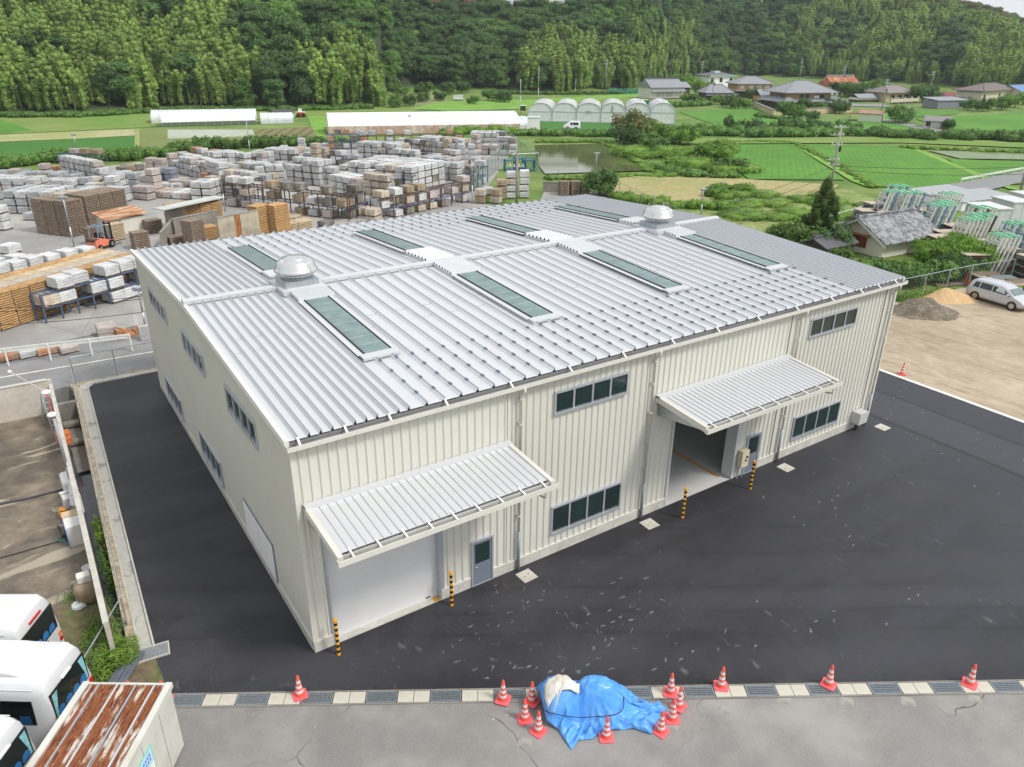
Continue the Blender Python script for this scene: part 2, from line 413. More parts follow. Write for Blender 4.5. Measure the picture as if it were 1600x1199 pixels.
# gravel lot on the right
GRAV = M('dirt_gravel', (.45,.375,.275), .95, .14, 1.2, bump=.02, bscale=9, col2=(.33,.265,.185), cscale=.12, cthr=(.4,.65))
t = NT(GRAV); v = t.coord((1,1,1), .35)
vv = t.coord((1,.18,1), -.35); t.over(t.math('MULTIPLY', t.rng(t.noise(vv, 1.1, 6, .65, 1.6), .52, .66), .5), (.27,.205,.14)); t.over(t.math('MULTIPLY', t.rng(t.noise(t.coord((1,.12,1), .5), .8, 5, .6, 2.2), .56, .64), .45), (.22,.165,.11))
t.over(t.math('MULTIPLY', t.rng(t.noise(t.coord((1,.25,1), -.5), .5, 5, .6, .8), .56, .7), .5), (.56,.47,.34))
t.over(t.math('MULTIPLY', t.rng(t.noise(t.coord(), 14, 4), .6, .75), .5), (.58,.52,.42))
gl = [(35.62,onD(35.62).y),(35.62,26),(48.5,26)]+[(G(*q).x,G(*q).y) for q in ((1405,472),(1440,470),(1500,450),(1545,447),(1640,452))]+[(75,-5),(75,onD(75).y)]
sheet('gravel_lot', gl, GRAV, -.02, 1.55, px=False)
# white line / kerb between them
mb = MB(); mb.box(35.48,ae.y,-.2,35.72,25.6,.04); struct(mb.build('lot_edge_kerb', M('kerb_white', (.72,.72,.70), .8, .08, 3)))
# yard (pale concrete / old asphalt) of the stone dealer
YARD = M('yard_concrete', (.29,.285,.275), .9, .12, .35, bump=.004, bscale=30, col2=(.40,.38,.35), cscale=.09, cthr=(.42,.6))
t = NT(YARD); v = t.coord((1,.3,1), .2)
t.over(t.math('MULTIPLY', t.rng(t.noise(v, .45, 5, .65, .6), .56, .68), .5), (.20,.20,.20))
nn = t.rng(t.vor(t.coord(), .12, 'DISTANCE_TO_EDGE'), .006, .002); t.over(t.math('MULTIPLY', nn, .3), (.14,.14,.14))
RP = [G(-500,658), G(-260,620), G(0,574), G(243,526), G(260,522)]   # near edge of yard = far road edge
yd = [(-420,330),(-200,290),(0,276),(200,256),(430,238),(640,222),(742,216),(792,214),(800,236),(745,318),(838,326),(850,300),(940,300),(960,330)]
sheet('stone_yard', [(p.x,p.y) for p in [G(*q) for q in yd]]+[(36,46),(30,34),(-2,31)]+[(p.x,p.y) for p in [G(228,505),G(0,552),G(-500,640)]], YARD, -.03, 1.2, px=False)
# road on the left with a white edge line
ROADM = M('road_grey', (.235,.235,.235), .9, .1, .6, bump=.003, bscale=40, col2=(.28,.275,.27), cscale=.25)
rd = [G(-500,640), G(0,553), G(228,508)]
sheet('side_road', [(p.x,p.y) for p in rd]+[(40,32.5),(40,26.1),(-4.6,26.1),(G(0,640).x,G(0,640).y),(G(-500,760).x,G(-500,760).y)], ROADM, -.012, 1.4, px=False)
LINE = M('road_line', (.72,.69,.62), .7, .25, 3)
def strip(name, a, b, w, z, mat, st=True):
    a, b = Vector(a[:2]).to_3d(), Vector(b[:2]).to_3d(); d = (b-a).normalized(); n = Vector((-d.y, d.x, 0))*w/2
    mb = MB(); mb.quad(*[(p.x,p.y,z) for p in (a-n, b-n, b+n, a+n)]); o = mb.build(name, mat); return struct(o) if st else o
strip('road_edge_line', G(-300,641), G(260,546), .14, -.004, LINE)
# ---- fields ----
def paddy(name, col, col2, ang=0, rows=0, rc=None, var=.12, sc=.4, cs=.05, st=.3):
    m = M(name, col, .9, var, sc, bump=.05, bscale=3, col2=col2, cscale=cs, cthr=(.4,.62))
    if rows:
        t = NT(m); v = t.coord((1,1,1), ang); t.over(t.math('MULTIPLY', t.rng(t.wave(v, rows, .6, 'X', 2, .5), .45, .8), st), rc)
    return m
RICE = paddy('rice_green', (.075,.21,.018), (.10,.26,.025), .9, .35, (.05,.15,.016))
RICE2 = paddy('rice_deep', (.045,.16,.018), (.055,.185,.022), 1.0, .4, (.035,.13,.015), cs=.03)
MEAD = paddy('meadow', (.13,.24,.035), (.20,.26,.065), cs=.08)
DRYF = paddy('dry_straw', (.38,.32,.15), (.27,.28,.10), sc=2., var=.25, cs=.08)
STRAWP = paddy('straw_pale', (.42,.38,.22), (.30,.33,.12), sc=1, var=.2, cs=.05)
ROWF = paddy('row_crop', (.17,.27,.05), (.15,.22,.05), .64, .19, (.17,.12,.075), st=.8)
SOIL = paddy('young_rows', (.16,.20,.06), (.20,.17,.08), .5, .15, (.11,.08,.045), st=.7)
GRN = paddy('verge_green', (.14,.30,.03), (.20,.36,.06), cs=.15)
PATHM = M('path_grey', (.24,.24,.24), .9, .1, 1)
zc = [0.0]
def field(name, pts, mat):
    zc[0] += .004; return sheet(name, pts, mat, zc[0]+.004)
field('meadow', [(-400,196),(-60,184),(240,174),(236,198),(208,200),(0,210),(-400,232)], MEAD)
field('rice_paddy', [(-400,235),(-100,192),(0,187),(50,204),(0,210),(-200,224)], RICE)
field('straw_field', [(-400,240),(0,211),(210,202),(211,212),(120,217),(0,222),(-400,262)], STRAWP)
field('rice_paddy', [(-400,266),(0,223),(211,213),(210,236),(25,249),(-400,300)], RICE2)
field('crop_rows', [(219,202),(256,200),(420,200),(500,222),(420,226),(300,231),(219,236)], ROWF)
field('film_covered_rows', [(262,203),(395,203),(398,213),(262,217)], paddy('film_rows', (.46,.50,.44), (.38,.43,.33), .64, .19, (.22,.27,.14), st=.7))
field('crop_rows', [(398,203),(487,199),(502,213),(420,220),(400,221)], SOIL)
field('farm_path', [(25,249.5),(210,237),(265,235),(290,230),(291,233),(262,239),(25,253),(-400,300),(-400,292)], PATHM)
field('verge', [(211,203),(218,202),(219,236),(210,237)], M('verge_dry', (.28,.30,.10), .9, .2, 1))
field('verge', [(480,182),(600,172),(600,180),(505,200),(512,222),(500,222),(487,199)], GRN)
field('meadow', [(240,172),(590,168),(700,160),(620,182),(480,182),(236,198)], MEAD)
field('rice_paddy', [(560,176),(800,172),(800,178),(560,182)], RICE2)
field('orchard_slope', [(596,160),(620,150),(690,142),(700,160),(640,168)], paddy('dry_slope', (.26,.25,.12), (.17,.24,.07)))
field('meadow', [(640,170),(700,158),(830,156),(1000,146),(1010,160),(840,170),(700,174)], GRN)
field('vegetable_plot', [(840,160),(1000,152),(1010,162),(860,176),(830,176)], MEAD)
field('rice_paddy', [(842,190),(1060,196),(1090,205),(905,208),(842,204)], RICE2)
field('rice_paddy', [(1060,175),(1185,169),(1260,190),(1230,196),(1130,201)], RICE)
field('rice_paddy', [(1260,192),(1380,183),(1440,202),(1420,206),(1250,206)], RICE)
field('rice_paddy', [(1375,170),(1500,176),(1490,180),(1380,186)], RICE)
field('rice_paddy', [(1430,186),(1600,176),(1750,180),(1750,214),(1590,212),(1480,204)], RICE)
field('rice_paddy', [(1107,227),(1237,226),(1320,282),(1170,281),(1150,265)], RICE)
field('rice_paddy', [(1246,226),(1411,229),(1456,247),(1571,290),(1480,298),(1363,292)], RICE)
field('rice_paddy', [(1480,249),(1600,254),(1700,262),(1700,285),(1571,289),(1500,262)], RICE)
field('verge', [(1237,226),(1246,226),(1366,293),(1352,292),(1330,284)], GRN)
field('verge', [(1405,226),(1430,232),(1600,300),(1575,296)], GRN)
field('straw_field', [(940,275),(1160,281),(1310,290),(1300,300),(1130,310),(1040,318),(945,300)], DRYF)
field('weedy_ground', [(930,300),(1040,316),(1130,308),(1320,296),(1370,312),(1340,330),(1240,360),(1230,400),(1130,360),(1000,330)], paddy('weeds', (.17,.25,.06), (.30,.29,.12), cs=.12, var=.3, sc=1))
field('side_track', [(1375,185),(1480,205),(1462,208),(1368,187)], PATHM)
field('house_street', [(1300,163),(1380,163),(1390,168),(1300,166)], PATHM)
field('grass_bank', [(1050,218),(1440,214),(1700,232),(1700,236),(1410,224),(1050,226)], MEAD)
WAT = M('paddy_water', (.13,.14,.06), .02, .2, .2, col2=(.09,.11,.04), cscale=.1, spec=.6)
_t = NT(WAT); _t.bump(_t.noise(_t.coord((1,.4,1),.6), 2.5, 3), .004, .5)
field('flooded_paddy', [(836,228),(940,226),(1008,268),(852,273),(843,262)], WAT)
field('flooded_paddy', [(1448,236),(1530,238),(1720,245),(1720,253),(1500,249)], M('sparse_rice_water', (.12,.19,.05), .3, .2, .5, col2=(.17,.22,.08), cscale=.2, spec=.25))
# the road at the far right with the rail
field('far_right_road', [(1215,372),(1440,297),(1600,268),(1720,244),(1720,262),(1600,285),(1500,310),(1420,330),(1340,352)], PATHM)
# ------------------------------------------------------------- the warehouse
BW, BD = 28.86, 23.23
YE0, YE1, YR_, ZE0, ZR_, ZE1 = -.15, 23.38, 11.38, 7.5, 8.11, 7.57
def rz_(y):
    if y <= YR_: return ZE0+(ZR_-ZE0)*(y-YE0)/(YR_-YE0)
    return ZR_+(ZE1-ZR_)*(y-YR_)/(YE1-YR_)
WH = thing('warehouse', 'large cream steel warehouse with ribbed grey metal roof, two canopies and a roller shutter', 'warehouse')
def clad(mb, length, z0, z1, fn, openings=(), pitch=.283, dep=.042):
    """ribbed sheet; fn(s, d, z) -> point; openings (s0,s1,zlo,zhi)"""
    n = int(round(length/pitch)); pitch = length/n
    ss = []
    for i in range(n):
        b = i*pitch
        ss += [(b,0),(b+pitch*.52,0),(b+pitch*.66,dep),(b+pitch*.84,dep),(b+pitch*.93,0)]
    ss.append((length,0))
    def dep_at(s):
        for (a,da),(b,db) in zip(ss, ss[1:]):
            if a <= s <= b: return da if b == a else da+(db-da)*(s-a)/(b-a)
        return 0
    cuts = sorted({c for o in openings for c in o[:2]})
    S = sorted(ss+[(c,dep_at(c)) for c in cuts])
    for (a,da),(b,db) in zip(S, S[1:]):
        if b-a < 1e-6: continue
        mid = (a+b)/2; segs = [(z0, z1(a) if callable(z1) else z1, z1(b) if callable(z1) else z1)]
        for o in openings:
            if o[0] < mid < o[1]: segs = [(o[3], segs[0][1], segs[0][2])] + ([(z0,o[2],o[2])] if o[2] > z0 else [])
        for lo, ha, hb in segs: mb.quad(fn(a,da,lo), fn(b,db,lo), fn(b,db,hb), fn(a,da,ha))
OP1, OP2 = (.58,4.45), (14.85,18.82)
mb = MB(); clad(mb, BW, .4, 7.42, lambda s,d,z: (s,-d,z), [(OP1[0],OP1[1],.4,4.15),(OP2[0],OP2[1],.4,4.2),(5.62,6.46,.4,1.86),(19.55,20.4,.4,1.86)]); mb.build('front_wall', WALLC, WH)
mb = MB(); clad(mb, BD, .4, lambda s: rz_(BD-s)-.06, lambda s,d,z: (-d,BD-s,z), pitch=.2); mb.build('side_wall', WALLC, WH)
mb = MB(); clad(mb, BD, .4, lambda s: rz_(s)-.06, lambda s,d,z: (BW+d,s,z), pitch=.26); mb.build('side_wall', WALLC, WH)
mb = MB(); clad(mb, BW, .4, 7.42, lambda s,d,z: (BW-s,BD+d,z)); mb.build('back_wall', WALLC, WH)
mb = MB()   # concrete plinth and its white flashing
for a, b in ((-.03,OP1[0]),(OP1[1],5.6),(6.48,OP2[0]),(OP2[1],19.53),(20.42,BW+.03)):
    mb.box(a,-.05,-.3,b,.12,.385,0); mb.box(a,-.062,.385,b,.1,.425,1)
mb.box(OP1[0],-.04,-.3,OP1[1],.12,.02,0)
mb.box(-.05,.12,-.3,.12,BD+.05,.385,0); mb.box(-.062,.1,.385,.1,BD,.425,1)
mb.box(BW-.1,.12,-.3,BW+.05,BD+.05,.385,0); mb.box(BW-.1,.1,.385,BW+.06,BD,.425,1)
mb.box(.12,BD-.1,-.3,BW-.1,BD+.05,.385,0)
mb.build('plinth', [CONC_L, TRIM], WH)
for x, y in ((-.055,-.055),(BW-.07,-.055),(-.055,BD-.05),(BW-.07,BD-.05)): mb = MB(); mb.box(x,y,.43,x+.13,y+.13,7.4); mb.build('corner_trim', TRIM, WH)
# roof
RIBS = []          # (start of pan, end of rib): narrow pans at both ends, wide pans between
def rib_layout():
    xs = [RX0+k*.3345 for k in range(12)]; x = xs[-1]; xe = RX1-11*.3345; n = int(round((xe-x)/.585)); xs += [x+(k+1)*(xe-x)/n for k in range(n)]; xs += [xe+(k+1)*.3345 for k in range(11)]
    return list(zip(xs, xs[1:]))
RX0, RX1 = -.12, BW+.12
RIBS = rib_layout(); RH = .085
SKX = [(x+.0, x+.93) for x in (3.87,10.66,17.6,24.08)]
def roof_sheet(y0, y1):
    mb = MB(); prof = []; cut = (3.8,9.3) if y0 < 5 else (14.2,20.25)
    for a, b in RIBS: q = .125 if b-a > .5 else .095; prof += [(a,0),(b-q,0),(b-.045,RH),(b-.028,RH+.02),(b-.014,RH)]
    prof.append((RX1,0)); hx = dict(prof); px_ = sorted(hx)
    for c in [c for s in SKX for c in s]:
        for xa, xb in zip(px_, px_[1:]):
            if xa < c < xb: hx[c] = hx[xa]+(hx[xb]-hx[xa])*(c-xa)/(xb-xa)
    prof = sorted(hx.items())
    for (xa,ha),(xb,hb) in zip(prof, prof[1:]):
        hole = any(s0 <= (xa+xb)/2 <= s1 for s0, s1 in SKX)
        for u, v in (((y0,cut[0]),(cut[1],y1)) if hole else ((y0,y1),)):
            mb.quad((xa,u,rz_(u)+ha),(xb,u,rz_(u)+hb),(xb,v,rz_(v)+hb),(xa,v,rz_(v)+ha))
    return mb
ra = roof_sheet(YE0, YR_); rb = roof_sheet(YR_, YE1)
ra.add(rb.v, rb.f)
ra2 = ra
for i, (a, b) in enumerate(RIBS):
    xc = b-.026; wide = b-a > .5
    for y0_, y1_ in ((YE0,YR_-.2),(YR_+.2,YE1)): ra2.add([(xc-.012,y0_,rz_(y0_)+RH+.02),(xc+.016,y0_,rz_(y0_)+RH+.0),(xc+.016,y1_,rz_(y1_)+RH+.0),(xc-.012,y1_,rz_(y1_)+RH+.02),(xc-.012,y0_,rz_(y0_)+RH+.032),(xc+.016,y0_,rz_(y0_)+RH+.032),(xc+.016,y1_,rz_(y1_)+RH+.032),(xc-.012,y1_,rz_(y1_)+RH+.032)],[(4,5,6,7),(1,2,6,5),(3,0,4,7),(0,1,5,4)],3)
    if wide:
        for yy in (.55, 1.4, 2.25, 3.1, 19.3, 20.5, 21.7, 22.8):
            ra2.box(xc-.03, yy-.085, rz_(yy)+RH+.0, xc+.03, yy+.085, rz_(yy)+RH+.052, 1)
    yy = 6.0 if i % 2 else 7.1
    if i % 5: ra2.add([(a+.01,yy-.016,rz_(yy)+.004),(b-.14,yy-.016,rz_(yy)+.004),(b-.06,yy+.03,rz_(yy)+RH*.85),(b-.06,yy+.06,rz_(yy)+RH*.85),(b-.14,yy+.016,rz_(yy)+.004),(a+.01,yy+.016,rz_(yy)+.004)],[(0,1,4,5),(1,2,3,4)],2)
JOINT = M('lap_sealant', (.42,.41,.38), .7, .1, 3)
roofo = ra2.build('roof', [ROOF, CLIP, JOINT, M('seam_shadow', (.30,.32,.36), .5)], WH)  # last material: dark strip on each rib, painted for the seam gap's shadow
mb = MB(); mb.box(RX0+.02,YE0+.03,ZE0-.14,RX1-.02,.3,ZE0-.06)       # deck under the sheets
mb.build('roof_soffit', M('soffit_shade',(.22,.22,.22),.7), WH)  # grey darkened for the shade in the eave gap
mb = MB()   # ridge cap
mb.add([(RX0-.05,YR_-.22,ZR_+.155),(RX1+.05,YR_-.22,ZR_+.155),(RX1+.05,YR_,ZR_+.215),(RX0-.05,YR_,ZR_+.215),(RX0-.05,YR_+.22,ZR_+.155),(RX1+.05,YR_+.22,ZR_+.155),
        (RX0-.05,YR_-.22,ZR_+.02),(RX1+.05,YR_-.22,ZR_+.02),(RX0-.05,YR_+.22,ZR_+.02),(RX1+.05,YR_+.22,ZR_+.02)],
       [(0,1,2,3),(3,2,5,4),(6,7,1,0),(4,5,9,8),(6,0,3,4,8),(7,9,5,2,1)])
mb.build('ridge_cap', ROOF_W, roofo)
for x in (RX0-.07, RX1):
    mb = MB(); VW = .13
    for y0, y1 in ((YE0-.02,YR_),(YR_,YE1+.02)):
        a, b = rz_(y0), rz_(y1)
        mb.add([(x,y0,a-.16),(x+VW,y0,a-.16),(x+VW,y1,b-.16),(x,y1,b-.16),(x,y0,a+.05),(x+VW,y0,a+.05),(x+VW,y1,b+.05),(x,y1,b+.05)],
               [(0,3,2,1),(4,5,6,7),(0,1,5,4),(1,2,6,5),(2,3,7,6),(3,0,4,7)])
    mb.build('verge_trim', M('verge_white',(.70,.69,.65),.6,.08,3), roofo)
x0, x1 = RX0-.04, RX1+.10; yo = YE0-.21; z = ZE0-.10
mb = MB(); mb.box(x0,yo,z-.13,x1,yo+.03,z,0); mb.box(x0,yo+.03,z-.13,x1,YE0+.06,z-.10,1); mb.box(x0-.02,yo,z-.13,x0,YE0+.06,z+.03,0); mb.box(x1,yo,z-.13,x1+.02,YE0+.06,z+.03,0); mb.box(x0,YE0+.06,z-.13,x1,YE0+.09,z+.02,1)
mb.build('gutter', [TRIM, M('gutter_shade', (.30,.30,.31), .6)], WH)  # inner faces coloured darker for the shade inside the gutter
for i, (a, b) in enumerate(RIBS):
    if i % 4 == 0: mb = MB(); mb.bar((b-.03,YE0+.05,ZE0+.06),(b-.03,yo+.01,z+.01),.06,.02); mb.build('gutter_strap', WHITE, WH)
# skylights
def skylight(x0, x1, y0, y1, whitelow):
    o = MB(); h = .14
    def P(x, y, dz): return (x, y, rz_(y)+dz)
    o.quad(P(x0,y0,h),P(x1,y0,h),P(x1,y1,h),P(x0,y1,h))
    fr = MB(); w = .035
    for xa in (x0-w, x1): fr.add([P(xa,y0,.0),P(xa+w,y0,.0),P(xa+w,y1,.0),P(xa,y1,.0),P(xa,y0,h+.03),P(xa+w,y0,h+.03),P(xa+w,y1,h+.03),P(xa,y1,h+.03)],[(4,5,6,7),(0,1,5,4),(1,2,6,5),(2,3,7,6),(3,0,4,7)],0)
    k = 7
    for i in range(1, k+1):
        y = y0+(y1-y0)*i/(k+1); fr.add([P(x0,y-.018,h+.003),P(x1,y-.018,h+.003),P(x1,y+.018,h+.003),P(x0,y+.018,h+.003)],[(0,1,2,3)],2)
    # side flashing pans and closures
    for xa, xb in ((x0-.26,x0-w),(x1+w,x1+.2)): fr.add([P(xa,y0-.05,.125),P(xb,y0-.05,.125),P(xb,y1+.05,.125),P(xa,y1+.05,.125)],[(0,1,2,3)],1)
    fr.add([P(x0-.2,y0-.36,.05),P(x1+.2,y0-.36,.05),P(x1+.2,y0-.36,.13),P(x0-.2,y0-.36,.13),P(x0,y0,h),P(x1,y0,h),P(x0-.2,y0,.13),P(x1+.2,y0,.13)],[(0,1,2,3),(3,2,5,4),(3,4,6),(2,7,5)],3)
    g = o.build('skylight', SKYG, roofo); fr.build('skylight_frame', [BLACK, ROOF, M('wire_line',(.40,.46,.46),.5), ROOF_W], g)
def flash(x0, x1, y0, y1):
    mb = MB(); n = 8; p = (x1-x0)/n
    prof = []
    for i in range(n): prof += [(x0+i*p,0),(x0+i*p+p*.5,0),(x0+i*p+p*.62,.05),(x0+i*p+p*.88,.05)]
    prof.append((x1,0))
    # corrugations run across the slope in x; waves along y
    N = 7; ys = []
    q = (y1-y0)/N
    for i in range(N): ys += [(y0+i*q,.0),(y0+i*q+q*.4,0),(y0+i*q+q*.62,.10),(y0+i*q+q*.8,.10)]
    ys.append((y1,0))
    for (a,ha),(b,hb) in zip(ys, ys[1:]):
        mb.quad((x0,a,rz_(a)+.13+ha),(x1,a,rz_(a)+.13+ha),(x1,b,rz_(b)+.13+hb),(x0,b,rz_(b)+.13+hb))
    for (xa) in (x0, x1): mb.quad((xa,y0,rz_(y0)),(xa,y1,rz_(y1)),(xa,y1,rz_(y1)+.13),(xa,y0,rz_(y0)+.13))
    mb.quad((x0,y0,rz_(y0)),(x1,y0,rz_(y0)),(x1,y0,rz_(y0)+.13),(x0,y0,rz_(y0)+.13))
    return mb
for i, x in enumerate((3.87,10.66,17.6,24.08)):
    skylight(x, x+.93, 3.75, 9.35, 1)
    vent = i in (0, 3)
    flash(x-.22, x+1.25, 9.4, 10.7 if vent else 11.12).build('skylight_flashing', ROOF_W, roofo)
    skylight(x-.02, x+.95, 14.15, 20.3, 0)
    flash(x-.22, x+1.2, 12.3 if vent else 11.64, 14.0).build('skylight_flashing', ROOF_W, roofo)
# roof ventilators
def vent(x, y):
    b = MB(); s = .68; zb = rz_(y)
    b.box(x-s,y-s,zb-.05,x+s,y+s,zb+.42,0); b.box(x-s-.22,y-s-.35,zb+.0,x+s+.22,y+s+.3,zb+.17,1)
    base = b.build('roof_ventilator', [GALV, ROOF], roofo)
    d = MB(); z = zb+.42
    d.lathe([(.52,0),(.52,.1),(.70,.14),(.74,.18),(.60,.20),(.60,.27),(.86,.27),(.88,.33),(.84,.38),(.80,.42),(.76,.56),(.68,.68),(.55,.76),(.50,.77),(.50,.80),(.28,.83),(0,.84)], (x,y,z), 40, 0)
    for k in range(4):
        t = k*math.pi/2+.4; d.tube([(x+.88*math.cos(t),y+.88*math.sin(t),z+.33),(x+.84*math.cos(t),y+.84*math.sin(t),z+.6),(x+.5*math.cos(t),y+.5*math.sin(t),z+.93)], .012, 5)
    d.build('ventilator_hood', STEEL, base, smooth=True)
    e = MB(); e.lathe([(.60,.0),(.60,.14)], (x,y,z+.13), 24); e.build('ventilator_louvre', M('vent_tan',(.45,.38,.28),.6), base)
vent(4.28, YR_-.05); vent(24.3, YR_-.05)
# windows
def window(fn, s0, s1, z0, z1, panes=4, name='window'):
    fr = MB(); w = .055
    def B(a, b, c, d, o0, o1, mb, mi=0):
        P = [fn(x, o, z) for o in (o0, o1) for x, z in ((a,c),(b,c),(b,d),(a,d))]
        mb.add(P, [(0,1,2,3),(7,6,5,4),(0,4,5,1),(1,5,6,2),(2,6,7,3),(3,7,4,0)], mi)
    B(s0,s1,z0-.03,z0+w,.03,.12,fr); B(s0,s1,z1-w,z1+.02,.03,.11,fr)
    B(s0,s0+w,z0+w,z1-w,.03,.10,fr); B(s1-w,s1,z0+w,z1-w,.03,.10,fr)
    pw = (s1-s0)/panes
    for i in range(1, panes): B(s0+i*pw-.035,s0+i*pw+.035,z0+w,z1-w,.03,.092 if i != panes//2 else .1,fr)
    f = fr.build(name, ALU, WH)
    for i in range(panes):
        g = MB(); B(s0+i*pw+.03,s0+(i+1)*pw-.03,z0+w,z1-w,.036,.052,g); g.build('pane', GLASS, f)
FF = lambda s,o,z: (s,-o,z)
FS = lambda s,o,z: (-o,s,z)
for s0, s1, z0, z1 in ((8.93,12.2,5.83,6.66),(8.97,12.28,.92,2.07),(22.58,25.9,5.83,6.66),(22.65,26.1,.80,1.94)): window(FF, s0, s1, z0, z1)
for s0, s1, z0, z1 in ((16.75,20.5,5.62,6.42),(9.95,13.4,5.62,6.48),(3.28,6.7,5.64,6.55),(17.1,20.6,.62,1.68),(10.0,13.45,.68,1.82)): window(FS, s0, s1, z0, z1)
mb = MB()   # blank double louvre panel on the left wall
for a, b in ((3.35,5.02),(5.08,6.7)):
    mb.box(-.09,a,.45,-.03,b,1.9,0)
mb.box(-.075,3.3,.42,-.032,6.76,1.95,1)
mb.build('blank_panel', [WHITE, DOORM], WH)
# shutter in its recess
mb = MB(); z = .02; k = 0
while z < 4.1:
    mb.quad((OP1[0]+.05,.218,z),(OP1[1]-.05,.218,z),(OP1[1]-.05,.215,z+.075),(OP1[0]+.05,.215,z+.075)); mb.quad((OP1[0]+.05,.215,z+.075),(OP1[1]-.05,.215,z+.075),(OP1[1]-.05,.218,z+.095),(OP1[0]+.05,.218,z+.095)); z += .095
sh = mb.build('roller_shutter', SHUT, WH)
mb = MB(); mb.box(3.95,.19,.1,4.12,.21,.13); mb.build('shutter_handle', BLACK, sh)
mb = MB()
for a, b in ((OP1[0]-.02,OP1[0]+.06),(OP1[1]-.06,OP1[1]+.1)): mb.box(a,-.045,.03,b,.26,4.2)
mb.box(OP1[0]-.02,-.04,4.12,OP1[1]+.1,.26,4.28)
mb.build('shutter_frame', ALU, WH)
mb = MB(); mb.box(OP1[0]+.06,-.045,0,OP1[1]-.06,.24,.025,0); mb.box(4.16,-.05,.025,4.36,.2,.03,1); mb.build('threshold', [CONC_L, YELF], WH)
# open loading bay: jambs, room behind
mb = MB(); j = M('jamb_grey', (.55,.56,.55), .5, .05, 2)
mb.box(OP2[0]-.06,-.075,.02,OP2[0]+.04,.3,4.3); mb.box(OP2[1]-.04,-.075,.02,OP2[1]+.34,.5,4.3); mb.box(OP2[0],-.045,4.2,OP2[1],.4,4.75)
mb.build('bay_frame', j, WH)
INW = M('inner_wall', (.78,.78,.75), .8, .06, .6)
FLR = M('inner_floor', (.62,.62,.60), .4, .08, .25, col2=(.50,.50,.485), cscale=.18, cthr=(.4,.62))
mb = MB(); mb.box(.14,.14,-.2,BW-.14,BD-.14,.006,0); mb.box(OP2[0],-.045,-.2,OP2[1],.14,.004,0)
mb.box(OP2[1]-.42,.35,.006,OP2[1]-.28,9.5,.012,1); mb.box(OP2[0]+.05,9.36,.006,OP2[1]-.42,9.5,.012,1); mb.box(OP2[0]+.0,-.03,.004,OP2[0]+.12,.1,.01,1)
mb.build('interior_floor', [FLR, YELF], WH)
mb = MB()
mb.quad((.16,.16,0),(.16,BD-.16,0),(.16,BD-.16,7.2),(.16,.16,7.2)); mb.quad((BW-.16,BD-.16,0),(BW-.16,.16,0),(BW-.16,.16,7.2),(BW-.16,BD-.16,7.2))
mb.quad((.16,BD-.16,0),(BW-.16,BD-.16,0),(BW-.16,BD-.16,7.2),(.16,BD-.16,7.2)); mb.quad((13.1,.3,0),(13.1,BD-.2,0),(13.1,BD-.2,7.2),(13.1,.3,7.2))
mb.build('interior_wall', INW, WH)
# personnel doors
def pdoor(x0, x1, zb=.03):
    fr = MB(); fr.box(x0,-.1,zb,x0+.06,.05,1.9); fr.box(x1-.06,-.1,zb,x1,.05,1.9); fr.box(x0+.06,-.1,1.83,x1-.06,.05,1.9); fr.box(x0+.06,-.1,zb,x1-.06,.05,zb+.04)
    f = fr.build('personnel_door', ALU, WH)
    l = MB(); a, b = x0+.065, x1-.065
    l.box(a,-.075,zb+.05,b,-.03,.93); l.box(a,-.075,.93,a+.08,-.03,1.82); l.box(b-.08,-.075,.93,b,-.03,1.82); l.box(a+.08,-.075,1.74,b-.08,-.03,1.82)
    l.box(a+.03,-.082,zb+.08,b-.03,-.076,zb+.2)
    l.build('door_leaf', DOORM, f)
    g = MB(); g.box(a+.085,-.062,.935,b-.085,-.045,1.735); g.build('door_pane', GLASS, f)
    h = MB(); h.tube([(a+.05,-.076,.85),(a+.05,-.13,.85),(a+.16,-.13,.85)], .012, 6); h.build('door_handle', STEEL, f)
pdoor(5.6, 6.48); pdoor(19.53, 20.42, -.02)
